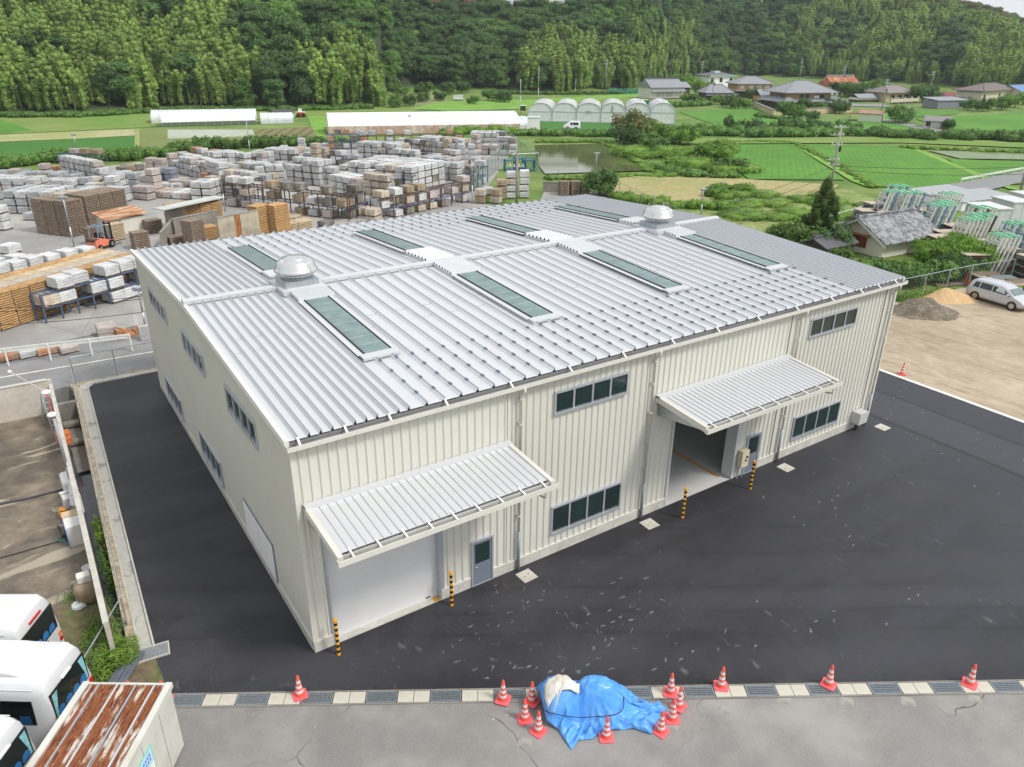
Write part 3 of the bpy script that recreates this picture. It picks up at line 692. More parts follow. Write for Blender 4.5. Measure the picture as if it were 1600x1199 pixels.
# canopies
def canopy(x0, x1, depth=2.55, zw=5.28, ze=5.1):
    root = None
    mb = MB(); n = int(round((x1-x0-.3)/.245)); p = (x1-x0-.3)/n; a0 = x0+.15
    def Z(y): return zw+(ze-zw)*(-y)/depth
    y0, y1 = -.22, -depth+.16
    for i in range(n):
        xa, xb = a0+i*p, a0+(i+1)*p
        for (u,hu),(v,hv) in (((0,0),(.05,0)),((.05,0),(.5,.006)),((.5,.006),(.95,0)),((.95,0),(.97,.035)),((.97,.035),(1,.035)),):
            mb.quad((xa+p*u,y1,Z(y1)+hu),(xa+p*v,y1,Z(y1)+hv),(xa+p*v,y0,Z(y0)+hv),(xa+p*u,y0,Z(y0)+hu))
    top = mb.build('canopy', ROOF, WH)
    mb = MB()   # wall flashing, side trims, underside
    mb.box(x0,-.24,zw+.0,x1,-.03,zw+.10); mb.box(x0+.1,-.25,zw-.03,x1-.1,-.24,zw+.02)
    mb.build('canopy_flashing', ROOF, top)
    mb = MB()
    for xa, xb in ((x0,x0+.15),(x1-.15,x1)):
        mb.add([(xa,-depth-.02,ze-.16),(xb,-depth-.02,ze-.16),(xb,-.035,zw-.18),(xa,-.035,zw-.18),(xa,-depth-.02,ze+.05),(xb,-depth-.02,ze+.05),(xb,-.035,zw+.06),(xa,-.035,zw+.06)],
               [(0,3,2,1),(4,5,6,7),(0,1,5,4),(1,2,6,5),(2,3,7,6),(3,0,4,7)])
    mb.box(x0-.02,-depth-.16,ze-.15,x1+.04,-depth-.13,ze+.0); mb.box(x0-.02,-depth-.16,ze-.17,x1+.04,-depth-.02,ze-.15)
    mb.box(x0-.04,-depth-.16,ze-.17,x0-.02,-depth-.02,ze); mb.box(x1+.04,-depth-.16,ze-.17,x1+.06,-depth-.02,ze)
    mb.build('canopy_gutter', TRIM, top)
    k = 9
    for i in range(k):
        mb = MB(); x = x0+.4+(x1-x0-.8)*i/(k-1); mb.bar((x,-depth+.25,ze+.045),(x,-depth-.15,ze+.012),.05,.015); mb.build('gutter_strap', WHITE, top)
    mb = MB(); mb.box(x0+.05,-depth+.08,ze-.12,x1-.05,-.04,ze-.09); mb.box(x0+.15,-depth+.02,ze-.13,x1-.15,-depth+.08,ze+.0)
    mb.build('canopy_soffit', M('soffit_grey',(.40,.40,.38),.6,.08,1), top)
    for x in (x0+.2, (x0+x1)/2, x1-.3):
        mb = MB()
        mb.add([(x,-depth+.3,ze-.26),(x+.1,-depth+.3,ze-.26),(x+.1,-.04,ze-.62),(x,-.04,ze-.62),(x,-depth+.3,ze-.12),(x+.1,-depth+.3,ze-.12),(x+.1,-.04,ze-.12),(x,-.04,ze-.12)],
               [(0,3,2,1),(4,5,6,7),(0,1,5,4),(1,2,6,5),(2,3,7,6),(3,0,4,7)])
        mb.build('canopy_beam', GALV, top)
    mb = MB(); x = x1-.35; mb.tube([(x,-depth-.08,ze-.17),(x,-depth-.08,ze-.42),(x,-depth+.1,ze-.5),(x+.15,-.1,ze-.62)], .035, 7)
    mb.build('canopy_drain', TRIM, top)
canopy(.14, 7.12); canopy(13.72, 21.35, 2.55, 5.24, 5.04)
# downpipes
for x in (7.5, 13.42, 21.75, 28.55):
    mb = MB(); yy = -.14
    mb.tube([(x,-.36,7.3),(x,-.36,7.12),(x,yy,6.95),(x,yy,1.6)], .045, 8)
    d = mb.build('downpipe', TRIM, WH, smooth=True)
    mb = MB(); mb.tube([(x,yy,1.66),(x,yy,.02)], .062, 10); mb.build('pipe_guard', GALVD, d, smooth=True)
    for z in (2.3,3.5,4.7,5.9,6.8): mb = MB(); mb.box(x-.06,yy-.055,z,x+.06,-.03,z+.03); mb.build('pipe_bracket', TRIM, d)
    mb = MB(); mb.box(x-.45,-.05,.43,x-.36,-.03,7.35); mb.build('wall_joint', WALLC, WH)
# boxes on the wall
mb = MB(); mb.box(18.98,-.36,.62,19.42,-.12,1.42); o = mb.build('control_box', M('box_cream',(.66,.58,.42),.5,.05,3), WH, bevel=.015)
mb = MB(); mb.tube([(19.27,-.36,1.12),(19.27,-.42,1.12)], .045, 10); mb.tube([(19.2,-.36,.98),(19.2,-.45,.98)], .03, 8); mb.build('switch_knob', BLACK, o)
mb = MB(); mb.bar((19.05,-.16,.0),(19.05,-.16,.62),.05); mb.bar((19.34,-.16,.0),(19.34,-.16,.62),.05); mb.build('box_stand', GALV, o)
mb = MB(); mb.box(27.35,-.5,.40,28.0,-.05,1.02); o = mb.build('meter_box', M('box_grey',(.50,.50,.49),.5,.05,3), WH, bevel=.015)
mb = MB()
for k in range(3): mb.tube([(27.5+k*.1,-.25,.4),(27.5+k*.1,-.25,.0)], .025, 6)
mb.build('conduit', BLACK, o)
# ------------------------------------------------------------- striped bollards
def bollard():
    t = thing('bollard', 'x', 'bollard', group='yellow and black bollards at the doors')
    h = 1.38; n = 13
    b = MB(); b.lathe([(.055,0),(.055,.02)]+[(.055,h*(i+1)/n) for i in range(n-1)]+[(.055,h-.03),(.045,h),(0,h+.012)], seg=14,
                      m=[0]+[i % 2 for i in range(n-1)]+[0,0,0])
    b.build('post', [YEL, BLACK], t)
    c = MB(); c.lathe([(.062,h-.10),(.062,h-.02),(.05,h+.015),(0,h+.02)], seg=14); c.build('cap', YEL, t)
    return t
B0 = bollard()
for i, (px, py, lb) in enumerate(((529.5,1023,'yellow and black bollard at the left edge of the closed roller shutter, nearest the corner'),
    (706,946,'yellow and black bollard between the closed roller shutter and the grey door'),
    (1066.5,809,'yellow and black bollard at the left of the open loading bay'),
    (1172,764,'yellow and black bollard in front of the cream control box, right of the open bay'))):
    p = G(px, py); (place if i == 0 else dup)(B0, **dict(loc=p, label=lb)) if i == 0 else dup(B0, lb, p)
# ------------------------------------------------------------- traffic cones
def cone(h=.76, stripes=True, name='traffic_cone'):
    t = thing(name, 'x', 'traffic cone', group='red and white traffic cones' if stripes else None)
    b = MB(); s = .205
    b.prism([(-s,-s+.04),(-s+.04,-s),(s-.04,-s),(s,-s+.04),(s,s-.04),(s-.04,s),(-s+.04,s),(-s,s-.04)], 0, .035)
    b.build('base', CONE_P, t, bevel=.008)
    c = MB(); r = lambda z: .135+(.03-.135)*(z/h)
    zs = [.035,.16,.25,.33,.42,.50,.59,h-.02]; ms = [0,1,0,1,0,1,0] if stripes else [0]*7
    c.lathe([(r(z),z) for z in zs]+[(.024,h),(.012,h-.01)], seg=18, m=ms+[0,0]); c.build('cone_body', [CONE_R if stripes else RED, REFL], t, smooth=True)
    return t
C0 = cone()
cones = [(469,1088,'red and white cone standing alone on the drain covers in front of the building corner'),
 (786,1095,'red and white cone on the drain, standing apart to the left of the blue tarpaulin'),
 (831,1098,'rearmost of the cones at the left end of the blue tarpaulin, on the drain covers'),
 (820,1124,'leftmost cone of the group beside the blue tarpaulin, on the old asphalt'),
 (841,1143,'red and white cone at the lower left corner of the blue tarpaulin'),
 (947,1152,'red and white cone standing against the front edge of the blue tarpaulin'),
 (1047,1084,'rearmost cone at the right end of the blue tarpaulin, on the drain covers'),
 (1060,1105,'rightmost cone of the cluster at the right end of the blue tarpaulin'),
 (1050,1124,'middle cone of the cluster at the right tip of the blue tarpaulin'),
 (1032,1143,'frontmost cone at the right end of the blue tarpaulin'),
 (1126,1074,'red and white cone on the drain, first one right of the tarpaulin cones'),
 (1294,1071,'red and white cone on a drain grate, halfway between the tarpaulin and the right edge'),
 (1514,1070,'red and white cone on the drain, farthest right in the picture'),
 (1409,585,'small red and white cone on the white kerb between new asphalt and gravel')]
for i, (px, py, lb) in enumerate(cones):
    p = G(px, py); p.z = .03 if py < 1110 and py > 1000 else 0
    if i == 0: place(C0, p, YROT+.5, label=lb)
    else: dup(C0, lb, p, YROT+random.uniform(-.8,.8))
for px, lb in ((199.5,'red and white cone behind the rusty container, only its tip showing, left one'),(251,'red and white cone tip behind the right rear corner of the rusty container')):
    p = G(px, 1067, .69); dup(C0, lb, (p.x, p.y, 0), YROT)
CR = cone(1.0, False); p = G(1508.5, 443.5); place(CR, p, .3, (1.0,1.0,1.02), 'plain bright red cone without bands beside the silver minivan'); CR['group'] = ''
del CR['group']
# ------------------------------------------------------------- drain: grates and lids
per = (G(1497,1068)-G(522.5,1085)).length/10; S0 = (G(522.5,1085)-D0).dot(DD); off = .035
DCH = MB(); a, b = D0-DD*6, D0+DD*60
def dpt(s, o): return D0+DD*s+DN*o
DCH.prism([(dpt(s,o).x,dpt(s,o).y) for s,o in ((-6,.02),(60,.02),(60,DRW-.02),(-6,DRW-.02))], -1.2, -.06)
for o0, o1 in ((-.005,.03),(DRW-.03,DRW+.01)): DCH.prism([(dpt(s,o).x,dpt(s,o).y) for s,o in ((-.6,o0),(60,o0),(60,o1),(-.6,o1))], -.2, .03)
struct(DCH.build('drain_channel', CONC_D))
grate = MB(); gw = per/2
L0, L1 = .02, gw-.02; W0, W1 = .045, DRW-.045
grate.box(L0,W0,-.03,L1,W0+.03,.018); grate.box(L0,W1-.03,-.03,L1,W1,.018); grate.box(L0,W0,-.03,L0+.03,W1,.018); grate.box(L1-.03,W0,-.03,L1,W1,.018)
x = L0+.05
while x < L1-.04: grate.box(x,W0+.03,-.03,x+.012,W1-.03,.014); x += .045
y = W0+.06
while y < W1-.05: grate.box(L0+.03,y,-.02,L1-.03,y+.014,.012); y += .07
lid = MB(); lid.box(.008,W0,-.04,per/4-.008,W1,.016)
me_g = grate.build('drain_grate', GALVD); me_l = lid.build('drain_lid', LID, bevel=.006)  # the slabs are concrete lids closing the drain
ang = math.atan2(DD.y, DD.x); gn = ln = 0
def near_words(px):
    for lim, wd in ((330,'beside the rusty container'),(500,'below the front corner of the building'),(640,'in front of the roller shutter'),(760,'in front of the grey door'),(850,'left of the blue tarpaulin'),
                    (1000,'behind the blue tarpaulin'),(1080,'at the right end of the tarpaulin'),(1180,'just right of the tarpaulin cones'),(1330,'in front of the open loading bay'),(1480,'right of the middle cone'),(9999,'near the right edge')):
        if px < lim: return wd
seen = {}
def uniq(s):
    seen[s] = seen.get(s, 0)+1
    return s if seen[s] == 1 else None
for k in range(-4, 16):
    base = S0+k*per; cnt = 0
    for j, src in enumerate((me_l, me_l, me_g)):
        s = base+(j*per/4 if j < 2 else per/2)
        P = dpt(s, 0)
        if PX(P) < 240 or PX(P) > 1660: continue
        first = (src is me_g and gn == 0) or (src is me_l and ln == 0)
        if src is me_g: gn += 1
        else: ln += 1
        o = src if first else src.copy()
        if not first: COL.objects.link(o)
        o.matrix_world = Matrix.Translation((P.x, P.y, .012)) @ Matrix.Rotation(ang, 4, 'Z') @ Matrix.Scale(-1, 4, (0,1,0)) if False else Matrix.Translation((P.x+DN.x*DRW, P.y+DN.y*DRW, .012)) @ Matrix.Rotation(ang, 4, 'Z')
        wd = near_words(PX(P))
        if src is me_g: tag(o, '%s steel drain grate from the rusty container' % ORD[gn-1], 'drain grate', 'steel drain grates in the drain line')
        else: tag(o, '%s pale concrete slab of the %s pair in the drain, counted from the container' % ('left' if j == 0 else 'right', ORD[(ln-1)//2]), 'slab', 'concrete slabs in the drain line')
# ------------------------------------------------------------- inspection covers
for i, (px, py, lb) in enumerate(((823,900,'square concrete cover in the asphalt right of the grey door'),(1015,819,'square concrete cover between the lower windows and the open bay'),
        (1228,731,'square concrete cover beside the door right of the open bay'),(1379,668,'square concrete cover off the right corner of the warehouse'))):
    p = G(px, py); m = MB(); s = .29
    m.box(-s,-s,0,s,s,.012,0); m.box(-.2,-.2,.012,.2,.2,.016,1); m.box(-.12,-.05,.016,-.08,.0,.018,2); m.box(.08,.02,.016,.12,.07,.018,2)
    o = m.build('manhole_cover', [CONC_L, LID, BLACK]); o.location = p; o.rotation_euler.z = (.05,-.02,.04,.0)[i]
    tag(o, lb, 'manhole cover', 'concrete covers along the warehouse')
p = G(240, 1020); m = MB(); m.box(-.46,-.3,0,.46,-.26,.05,0); m.box(-.46,.26,0,.46,.3,.05,0); m.box(-.46,-.26,0,-.42,.26,.05,0); m.box(.42,-.26,0,.46,.26,.05,0)
for k in range(22): m.box(-.41+k*.038,-.26,.01,-.395+k*.038,.26,.04,1)
for k in range(6): m.box(-.42,-.22+k*.085,.008,.42,-.21+k*.085,.036,1)
m.box(-.42,-.26,.002,.42,.26,.006,2)
o = m.build('catch_basin_grate', [CONC_L, GALV, CONC_D]); o.location = (p.x-.0, p.y, .002); o.rotation_euler.z = -.12; tag(o, 'pale framed steel grate at the near end of the concrete gutter', 'drain grate')
# ------------------------------------------------------------- blue tarpaulin over a heap
TARP = M('tarp_blue', (.09,.33,.82), .34, .10, 2.5, bump=.012, bscale=5, rnd=0, col2=(.14,.40,.85), cscale=1.6)
outl = [(842,1076),(836,1090),(845,1118),(853,1134),(872,1142),(880,1155),(893,1173),(905,1158),(925,1156),(940,1145),(965,1142),(990,1140),(1018,1149),(1026,1130),(1043,1108),(1036,1104),(1012,1111),(1014,1098),(985,1084),(968,1078),(962,1066),(950,1063),(935,1064),(915,1068),(895,1064),(875,1063),(858,1066)]
ol = [G(*q) for q in outl]; cc = G(915, 1112); HT = 1.05
lobes = [(G(872,1108),.95,.62,1.0),(G(930,1106),1.0,.66,1.05)]
def tz(P):
    z = 0
    for c, a, b, h in lobes:
        q = P-c; u = q.dot(RT)/a; v = q.dot(FW)/b; d = (u*u+v*v)**.5
        z = max(z, h*(1-sstep((d-.25)/1.05)))
    return z
def inter(P): 
    return P
from mathutils import noise as mn
def wr(P, e): # folds
    th = math.atan2((P-cc).dot(FW), (P-cc).dot(RT)); s = .5+.5*math.sin(th*17+4*mn.noise(Vector((P.x*1.2,P.y*1.2,3))))
    
    q = Vector((P.x*1.6+P.y*.8, P.y*2.3-P.x*.6, 1)); rg = (1-abs(mn.noise(q*1.3))*2)**3; rg2 = (1-abs(mn.noise(Vector((P.y*3.4,P.x*3.1,7))))*2)**3
    return .13*s**2*e + .075*max(0,rg)*(.4+e) + .045*max(0,rg2)*(.5+e) + .03*mn.noise(P*7)
mb = MB(); NR, NP = 46, 378
loop = []
for i in range(len(ol)):
    a, b = ol[i], ol[(i+1) % len(ol)]
    for k in range(NP//len(ol)): loop.append(a.lerp(b, k/(NP//len(ol))))
n = len(loop); grid = []
for r in range(NR+1):
    f = r/NR; row = []
    for q in loop:
        P = cc.lerp(q, f); e = sstep((f-.35)/.5)*(1-sstep((f-.9)/.1)*.75); z = tz(P)
        row.append((P.x, P.y, max(.012, z*(1-.15*f)+wr(P, e)*(1 if f < 1 else .25)+.02)))
    grid.append(row)
for r in grid: mb.v += r
for r in range(NR):
    for k in range(n): mb.f.append((r*n+k, (r+1)*n+k, (r+1)*n+(k+1)%n, r*n+(k+1)%n)); mb.mi.append(0)
TP = mb.build('tarpaulin', TARP, smooth=True); tag(TP, 'crumpled bright blue tarpaulin draped over a low heap on the drain and road', 'tarpaulin')
sol = TP.modifiers.new('thick', 'SOLIDIFY'); sol.thickness = .008
def tarpz(P): return max(.02, tz(P)*(1-.15*min(1,(P-cc).length/1.6))+.07)
rope = []
for k in range(33):
    t = math.pi+math.pi*k/32; P = G(906,1112)+RT*math.copysign(abs(math.cos(t))**.6,math.cos(t))*1.2+FW*(-abs(math.sin(t))**.6)*.55; rope.append((P.x, P.y, tarpz(P)*.55+.30))
m = MB(); m.tube(rope, .012, 5); tag(m.build('rope', BLACK), 'thin dark rope lying in a curve across the blue tarpaulin', 'rope')
m = MB(); wl = [(850,1070),(862,1060),(884,1056),(893,1066),(905,1068),(906,1078),(896,1078),(878,1080),(866,1092),(858,1090),(851,1080)]
hzz = 1.0; wp = [G(*q, hzz) for q in wl]; wc = sum(wp, Vector())/len(wp); lp = []
for i in range(len(wp)):
    for k in range(6): lp.append(wp[i].lerp(wp[(i+1)%len(wp)], k/6))
n = len(lp)
for r in range(9):
    for q in lp:
        P = wc.lerp(q, r/8); m.v.append((P.x, P.y, tarpz(Vector((P.x,P.y,0)))+.12+.07*(1-abs(mn.noise(P*3.5))*2)**2-.03+.02*mn.noise(P*12)))
for r in range(8):
    for k in range(n): m.f.append((r*n+k,(r+1)*n+k,(r+1)*n+(k+1)%n,r*n+(k+1)%n)); m.mi.append(0)
WS = m.build('white_sheet', M('sheet_white', (.72,.70,.64), .7, .15, 4, bump=.02, bscale=6, col2=(.58,.53,.45), cscale=3), smooth=True)
tag(WS, 'crumpled off-white sheet lying on the left top of the blue tarpaulin', 'sheet'); s_ = WS.modifiers.new('thick','SOLIDIFY'); s_.thickness = .03; s_.offset = 1
# pale patches where cores were taken along the road edge
for i, (px, py, w, h) in enumerate(((1133,1110,.36,.3),(1225,1094,.42,.3),(1322,1096,.42,.3),(1418,1096,.42,.34),(1522,1092,.4,.3),(1048,1135,.5,.3),(820,1160,.4,.3))):
    p = G(px, py); m = MB(); rr = []
    for k in range(22):
        t = 2*math.pi*k/22; c_, s_ = math.cos(t), math.sin(t); q = 1/max(abs(c_), abs(s_)); q = q*.8+.2+random.uniform(-.08,.08)
        rr.append((c_*q*w/2, s_*q*h/2, 0))
    m.poly(rr); o = m.build('road_patch', M('patch_pale', (.36,.345,.315), .9, .3, 9, col2=(.24,.23,.21), cscale=5), loc=(p.x, p.y, .001+.0002*i), rz=YROT-.1); struct(o)

# ------------------------------------------------------------- chalky footprints and scuffs on the new asphalt
CHK = M('chalk_dust', (.30,.30,.31), .9, .4, 9, col2=(.04,.04,.045), cscale=26, cthr=(.40,.56))
mk = MB(); rm = random.Random(11)
def mark(P, L, w, a):
    c, s_ = math.cos(a), math.sin(a); n = 9; pts = []
    for k in range(n): t = 2*math.pi*k/n; r_ = rm.uniform(.55,1.1); x, y = L/2*math.cos(t)*r_, w/2*math.sin(t)*r_; y += .25*w*math.sin(x/L*4); pts.append((P.x+x*c-y*s_, P.y+x*s_+y*c, .003+.0004*rm.random()))
    mk.poly(pts)
tracks = [(1413,600),(1415,607),(1406,612),(1406,620),(1397,622),(1399,634),(1390,641),(1393,649),(1385,655),(1428,634),(1441,645),(1467,654),(1481,665),(1508,675),(1526,687),(1555,697),(1570,711),(1599,719),(1418,676),(1432,686),(1460,696),(1472,709),(1498,719),(1523,760),(1560,772),
 (1325,755),(1310,762),(1309,775),(1300,782),(1305,794),(1306,805),(1166,762),(1193,777),(1256,821),(1241,808),(1280,785),(1322,822),(1328,838),(1333,852),(958,911),(970,904),(1010,903),(1000,925),(940,928),(972,934),(985,947),(998,952),(953,954),(970,964),(958,972),(942,978),(985,969),(1018,957),(901,979),(920,960),(946,1000),(956,998),(928,1013),(934,1029),(917,1040),(956,1045),(850,924),(845,938),(825,941),(800,972),
 (805,1042),(812,1044),(826,1042),(838,1044),(860,1050),(880,1048),(905,1050),(774,915),(779,978),(798,1036),(745,990),(735,980),(715,1034),(742,1046),(770,1044),(760,1060),(708,1010),(692,1020),(1040,1031),(1064,1030),(1022,1046),(1082,1018),(1122,1015),(1152,1009),(1180,1010),(1275,971),(1303,955),(1242,986),(1267,986),(1385,975),(1420,919),(1435,929),(1421,936),(1303,971)]
for px, py in tracks:
    if py > 1062: continue
    P = G(px,py); mark(P, rm.uniform(.16,.30), rm.uniform(.06,.10), YROT+rm.uniform(-.2,1.2))
for k in range(70):
    u = rm.gauss(0,1); px = 800+170*rm.gauss(0,1)*.8+60; py = 965+42*rm.gauss(0,1)
    if not (560 < px < 1350 and 800 < py < 1055): continue
    P = G(px,py)
    if P.y > -.35: continue
    mark(P, rm.choice((.06,.1,.22,.3)), rm.uniform(.02,.06), rm.gauss(.3,.7))
struct(mk.build('chalk_marks', CHK))
DKM = M('dark_drips', (.008,.008,.009), .7); mk = MB()
for k in range(60):
    px, py = 985+rm.gauss(0,1)*38, 915+rm.gauss(0,1)*12
    if rm.random() < .4: px, py = 1265+rm.gauss(0,1)*40, 790+rm.gauss(0,1)*6
    P = G(px,py)
    if P.y < -.4: mark(P, rm.uniform(.03,.09), rm.uniform(.02,.04), rm.uniform(0,3))
struct(mk.build('dark_spots', DKM))
# ------------------------------------------------------------- gutter, ditch, fence and bus lot on the left
def XK(y): return -3.30+(y-25.6)*.0358           # asphalt edge
def ribbon(mb, o0, o1, z0, z1, m=0, ya=3.2, yb=25.3):
    mb.prism([(XK(ya)+o0,ya),(XK(ya)+o1,ya),(XK(yb)+o1,yb),(XK(yb)+o0,yb)], z0, z1, m)
mb = MB(); ribbon(mb,-.05,.01,-.5,.06,0,2.9,25.35); ribbon(mb,-.40,-.05,-.5,-.02,1,3.0,25.2); ribbon(mb,-.46,-.40,-.5,.06,0,3.0,25.5)
# chamfered end running into the kerb behind
mb.prism([(XK(25.2)-.40,25.2),(XK(25.2)-.05,25.2),(-2.75,26.05),(-3.1,26.2),(-3.7,25.75)], -.5, .03, 0)
mb.prism([(-3.0,25.7),(.3,25.66),(.3,25.95),(-3.0,26.12)], -.5, .05, 0)
GUT = M('gutter_concrete', (.47,.46,.42), .85, .1, 5, bump=.002, bscale=40, col2=(.27,.26,.24), cscale=1.1, cthr=(.56,.62))
struct(mb.build('gutter', [CONC_L, GUT]))
RUB = M('rubble_concrete', (.48,.40,.28), .95, .3, 7, bump=.03, bscale=12, col2=(.33,.28,.2), cscale=3)
mb = MB(); ribbon(mb,-.72,-.46,-1.6,.03,0,2.4,26.1); mb.prism([(-4.1,25.8),(.3,25.96),(.3,26.3),(-4.1,26.35)],-.5,.02,0)
struct(mb.build('ditch_bank', RUB))
DIT = M('ditch_water', (.035,.045,.06), .12, .2, 1.2, col2=(.055,.065,.08), cscale=2)
mb = MB(); mb.box(-5.4,1.5,-1.0,-4.05,24,-.98); struct(mb.build('ditch_water', DIT))
mb = MB(); mb.box(-5.45,1.0,-1.6,-4.0,24.2,-1.1); mb.box(-4.95,23.7,-1.4,-4.05,24.0,.03,0)
for y in (22.4,20.2): mb.box(-4.9,y,-.75,-4.2,y+.5,-.6)
mb.box(-4.86,17.5,-.9,-4.22,22.9,-.86)
struct(mb.build('ditch_bed', CONC_D))
# boundary wall of the bus lot
BWX = lambda y: -4.93-(22.9-y)*.011
mb = MB(); mb.prism([(BWX(2.9)-.13,2.9),(BWX(2.9),2.9),(BWX(23),23),(BWX(23)-.13,23)], -1.5, 1.5)
a = G(-300,722); b = Vector((BWX(23)-.0, 22.95, 0)); d = (b-a).normalized(); nn_ = Vector((-d.y,d.x,0))*.17
mb.prism([(a.x,a.y),(b.x,b.y),(b.x+nn_.x,b.y+nn_.y),(a.x+nn_.x,a.y+nn_.y)], -1.2, 1.75)
o = mb.build('boundary_wall', CONC_W); tag(o, 'pale stained concrete wall round the bus lot, meeting at a corner by the road', 'wall')
mb = MB(); mb.prism([(BWX(2.9)-.15,2.9),(BWX(2.9)+.02,2.9),(BWX(23)+.02,23.2),(BWX(23)-.15,23.0)],1.5,1.54)
mb.prism([(a.x,a.y-.03),(b.x-.2,b.y-.03),(b.x-.2+nn_.x,b.y+nn_.y+.03),(a.x+nn_.x,a.y+nn_.y+.03)], 1.75, 1.80)
mb.build('wall_coping', CONC_L, o)
BUSL = M('bus_lot_concrete', (.25,.205,.15), .7, .2, 1.2, bump=.004, bscale=20, col2=(.12,.10,.075), cscale=.35, cthr=(.40,.56))
t = NT(BUSL); v = t.coord((.5,1,1), .45); t.over(t.math('MULTIPLY', t.rng(t.noise(v,.28,6,.6,1.4),.55,.58), .8), (.42,.365,.28))
t.over(t.math('MULTIPLY', t.rng(t.noise(t.coord((.35,1,1),.45),.9,6,.7,.5),.55,.62), .6), (.13,.115,.095))
sheet('bus_lot', [(BWX(2.9)-.1,1.2),(BWX(23)-.1,23.0),(a.x,a.y),(-60,12),(-60,-30),(-6,-30),(-5.4,-3)], BUSL, -.006, 1.5, px=False)
mb = MB(); mb.prism([(-6.6,-4),(-5.3,-3.6),(-4.95,-.4),(-4.15,1.1),(-4.2,2.6),(-4.6,2.7),(-4.75,2.45),(-5.1,6.5),(-5.6,7.2),(-6.8,6.2)], -.6, .002)
struct(mb.build('weedy_soil', M('soil', (.17,.13,.08), .95, .3, 4, bump=.03, bscale=10, col2=(.10,.14,.04), cscale=.8)))
# mesh fence on the ditch bank
MESH = M('mesh_wire', (.40,.43,.45), .5, .1, 8, metal=.5)
def mesh_fence(name, pts, h, label, post_r=.03, cell=.09, wire=.006, group=None, every=2.0, mm=GALV, wm=None, cat='fence', rail=.022, z0=0, lowrail=False):
    root = thing(name, label, cat, pts[0], 0, group); L = lambda q: (q[0]-pts[0][0], q[1]-pts[0][1])
    panel = MB(); rl = MB()
    for (p, q) in zip(pts, pts[1:]):
        a, b = Vector((*L(p), p[2] if len(p) > 2 else 0)), Vector((*L(q), q[2] if len(q) > 2 else 0)); d = b-a; ln_ = d.length; d.normalize(); n = max(1, int(ln_/every))
        a.z -= pts[0][2] if len(pts[0]) > 2 else 0; b.z -= pts[0][2] if len(pts[0]) > 2 else 0
        for k in range(n+(q is pts[-1])):
            P = a.lerp(b, k/n); mb = MB(); mb.tube([P, P+Vector((0,0,h+.02))], post_r, 7); mb.build('post', mm, root)
        rl.tube([a+Vector((0,0,h)), b+Vector((0,0,h))], rail, 6)
        if lowrail: rl.tube([a+Vector((0,0,.08)), b+Vector((0,0,.08))], rail*.7, 6)
        # diagonal wires
        s = -h
        while s < ln_:
            for sg in (0, 1):
                u0, u1 = max(0, s), min(ln_, s+h)
                if u1 > u0:
                    za, zb = (u0-s), (u1-s)
                    if sg: za, zb = h-za, h-zb
                    A, B = a+d*u0+Vector((0,0,max(.02,za))), a+d*u1+Vector((0,0,max(.02,zb)))
                    w = wire; up = Vector((0,0,w)); nn = Vector((-d.y,d.x,0))*.004*(1 if sg else -1)
                    panel.quad(A-up+nn, B-up+nn, B+up+nn, A+up+nn)
            s += cell*1.414
    panel.build('mesh_panel', wm or MESH, root); rl.build('top_rail', mm, root)
    return root
fx = lambda y: XK(y)-.60
mesh_fence('mesh_fence', [(fx(26.2),26.2,0),(fx(15),15,0),(fx(4.4),4.4,0),(-6.05,2.0,0)], 1.15, 'galvanised mesh fence running along the ditch, turning the near corner by the white buses', .025, .16, .004, lowrail=False)
mesh_fence('mesh_fence', [(fx(26.2)+.05,26.25,0),(4.5,26.5,0)], 1.55, 'galvanised mesh fence between the side road and the new asphalt', .03, .17, .004)
# plastic trough panels leaning at the corner
mb = MB(); a = G(218,1022,.0); b = G(186,1075,.0)
d = (b-a).normalized(); n_ = Vector((-d.y,d.x,0))
if n_.dot(RT) < 0: n_ = -n_
for k in range(4):
    o_ = n_*(-.30+.14*k); mb.bar(a+o_+Vector((0,0,.08+.02*(k%2))), b+o_+Vector((0,0,.08+.02*(k%2))), .12, .06)
tag(mb.build('corrugated_sheet', M('sheet_grey',(.13,.15,.18),.5,.15,4)), 'dark grey corrugated sheet laid along the near corner of the asphalt', 'sheet')
# ------------------------------------------------------------- guard rail by the road
def guardrail(name, pts, label, h=.72, mat=WHITE, every=2.0, two=False, posts=True):
    root = thing(name, label, 'guard rail', pts[0]); P0 = Vector(pts[0]); mb = MB()
    for p, q in zip(pts, pts[1:]):
        a, b = Vector(p)-P0, Vector(q)-P0; d = (b-a).normalized(); n = Vector((-d.y,d.x,0))
        for dz, dn in ((.09,0),(0,.04),(-.09,0)): mb.bar(a+Vector((0,0,h+dz))+n*dn, b+Vector((0,0,h+dz))+n*dn, .03, .1)
        k = max(1, int((b-a).length/every))
        if posts:
            for i in range(k+1):
                P = a.lerp(b, i/k); m = MB(); m.tube([P+n*-.06, P+n*-.06+Vector((0,0,h+.08))], .05, 8); m.build('post', mat, root)
    mb.build('rail', mat, root); return root
p1, p2 = G(-200,597), G(207,548)
guardrail('guard_rail', [tuple(p1), tuple(p2)], 'white painted steel guard rail along the side road in front of the stone yard', .95, M('rail_white',(.72,.74,.70),.5,.1,3), 2.0)
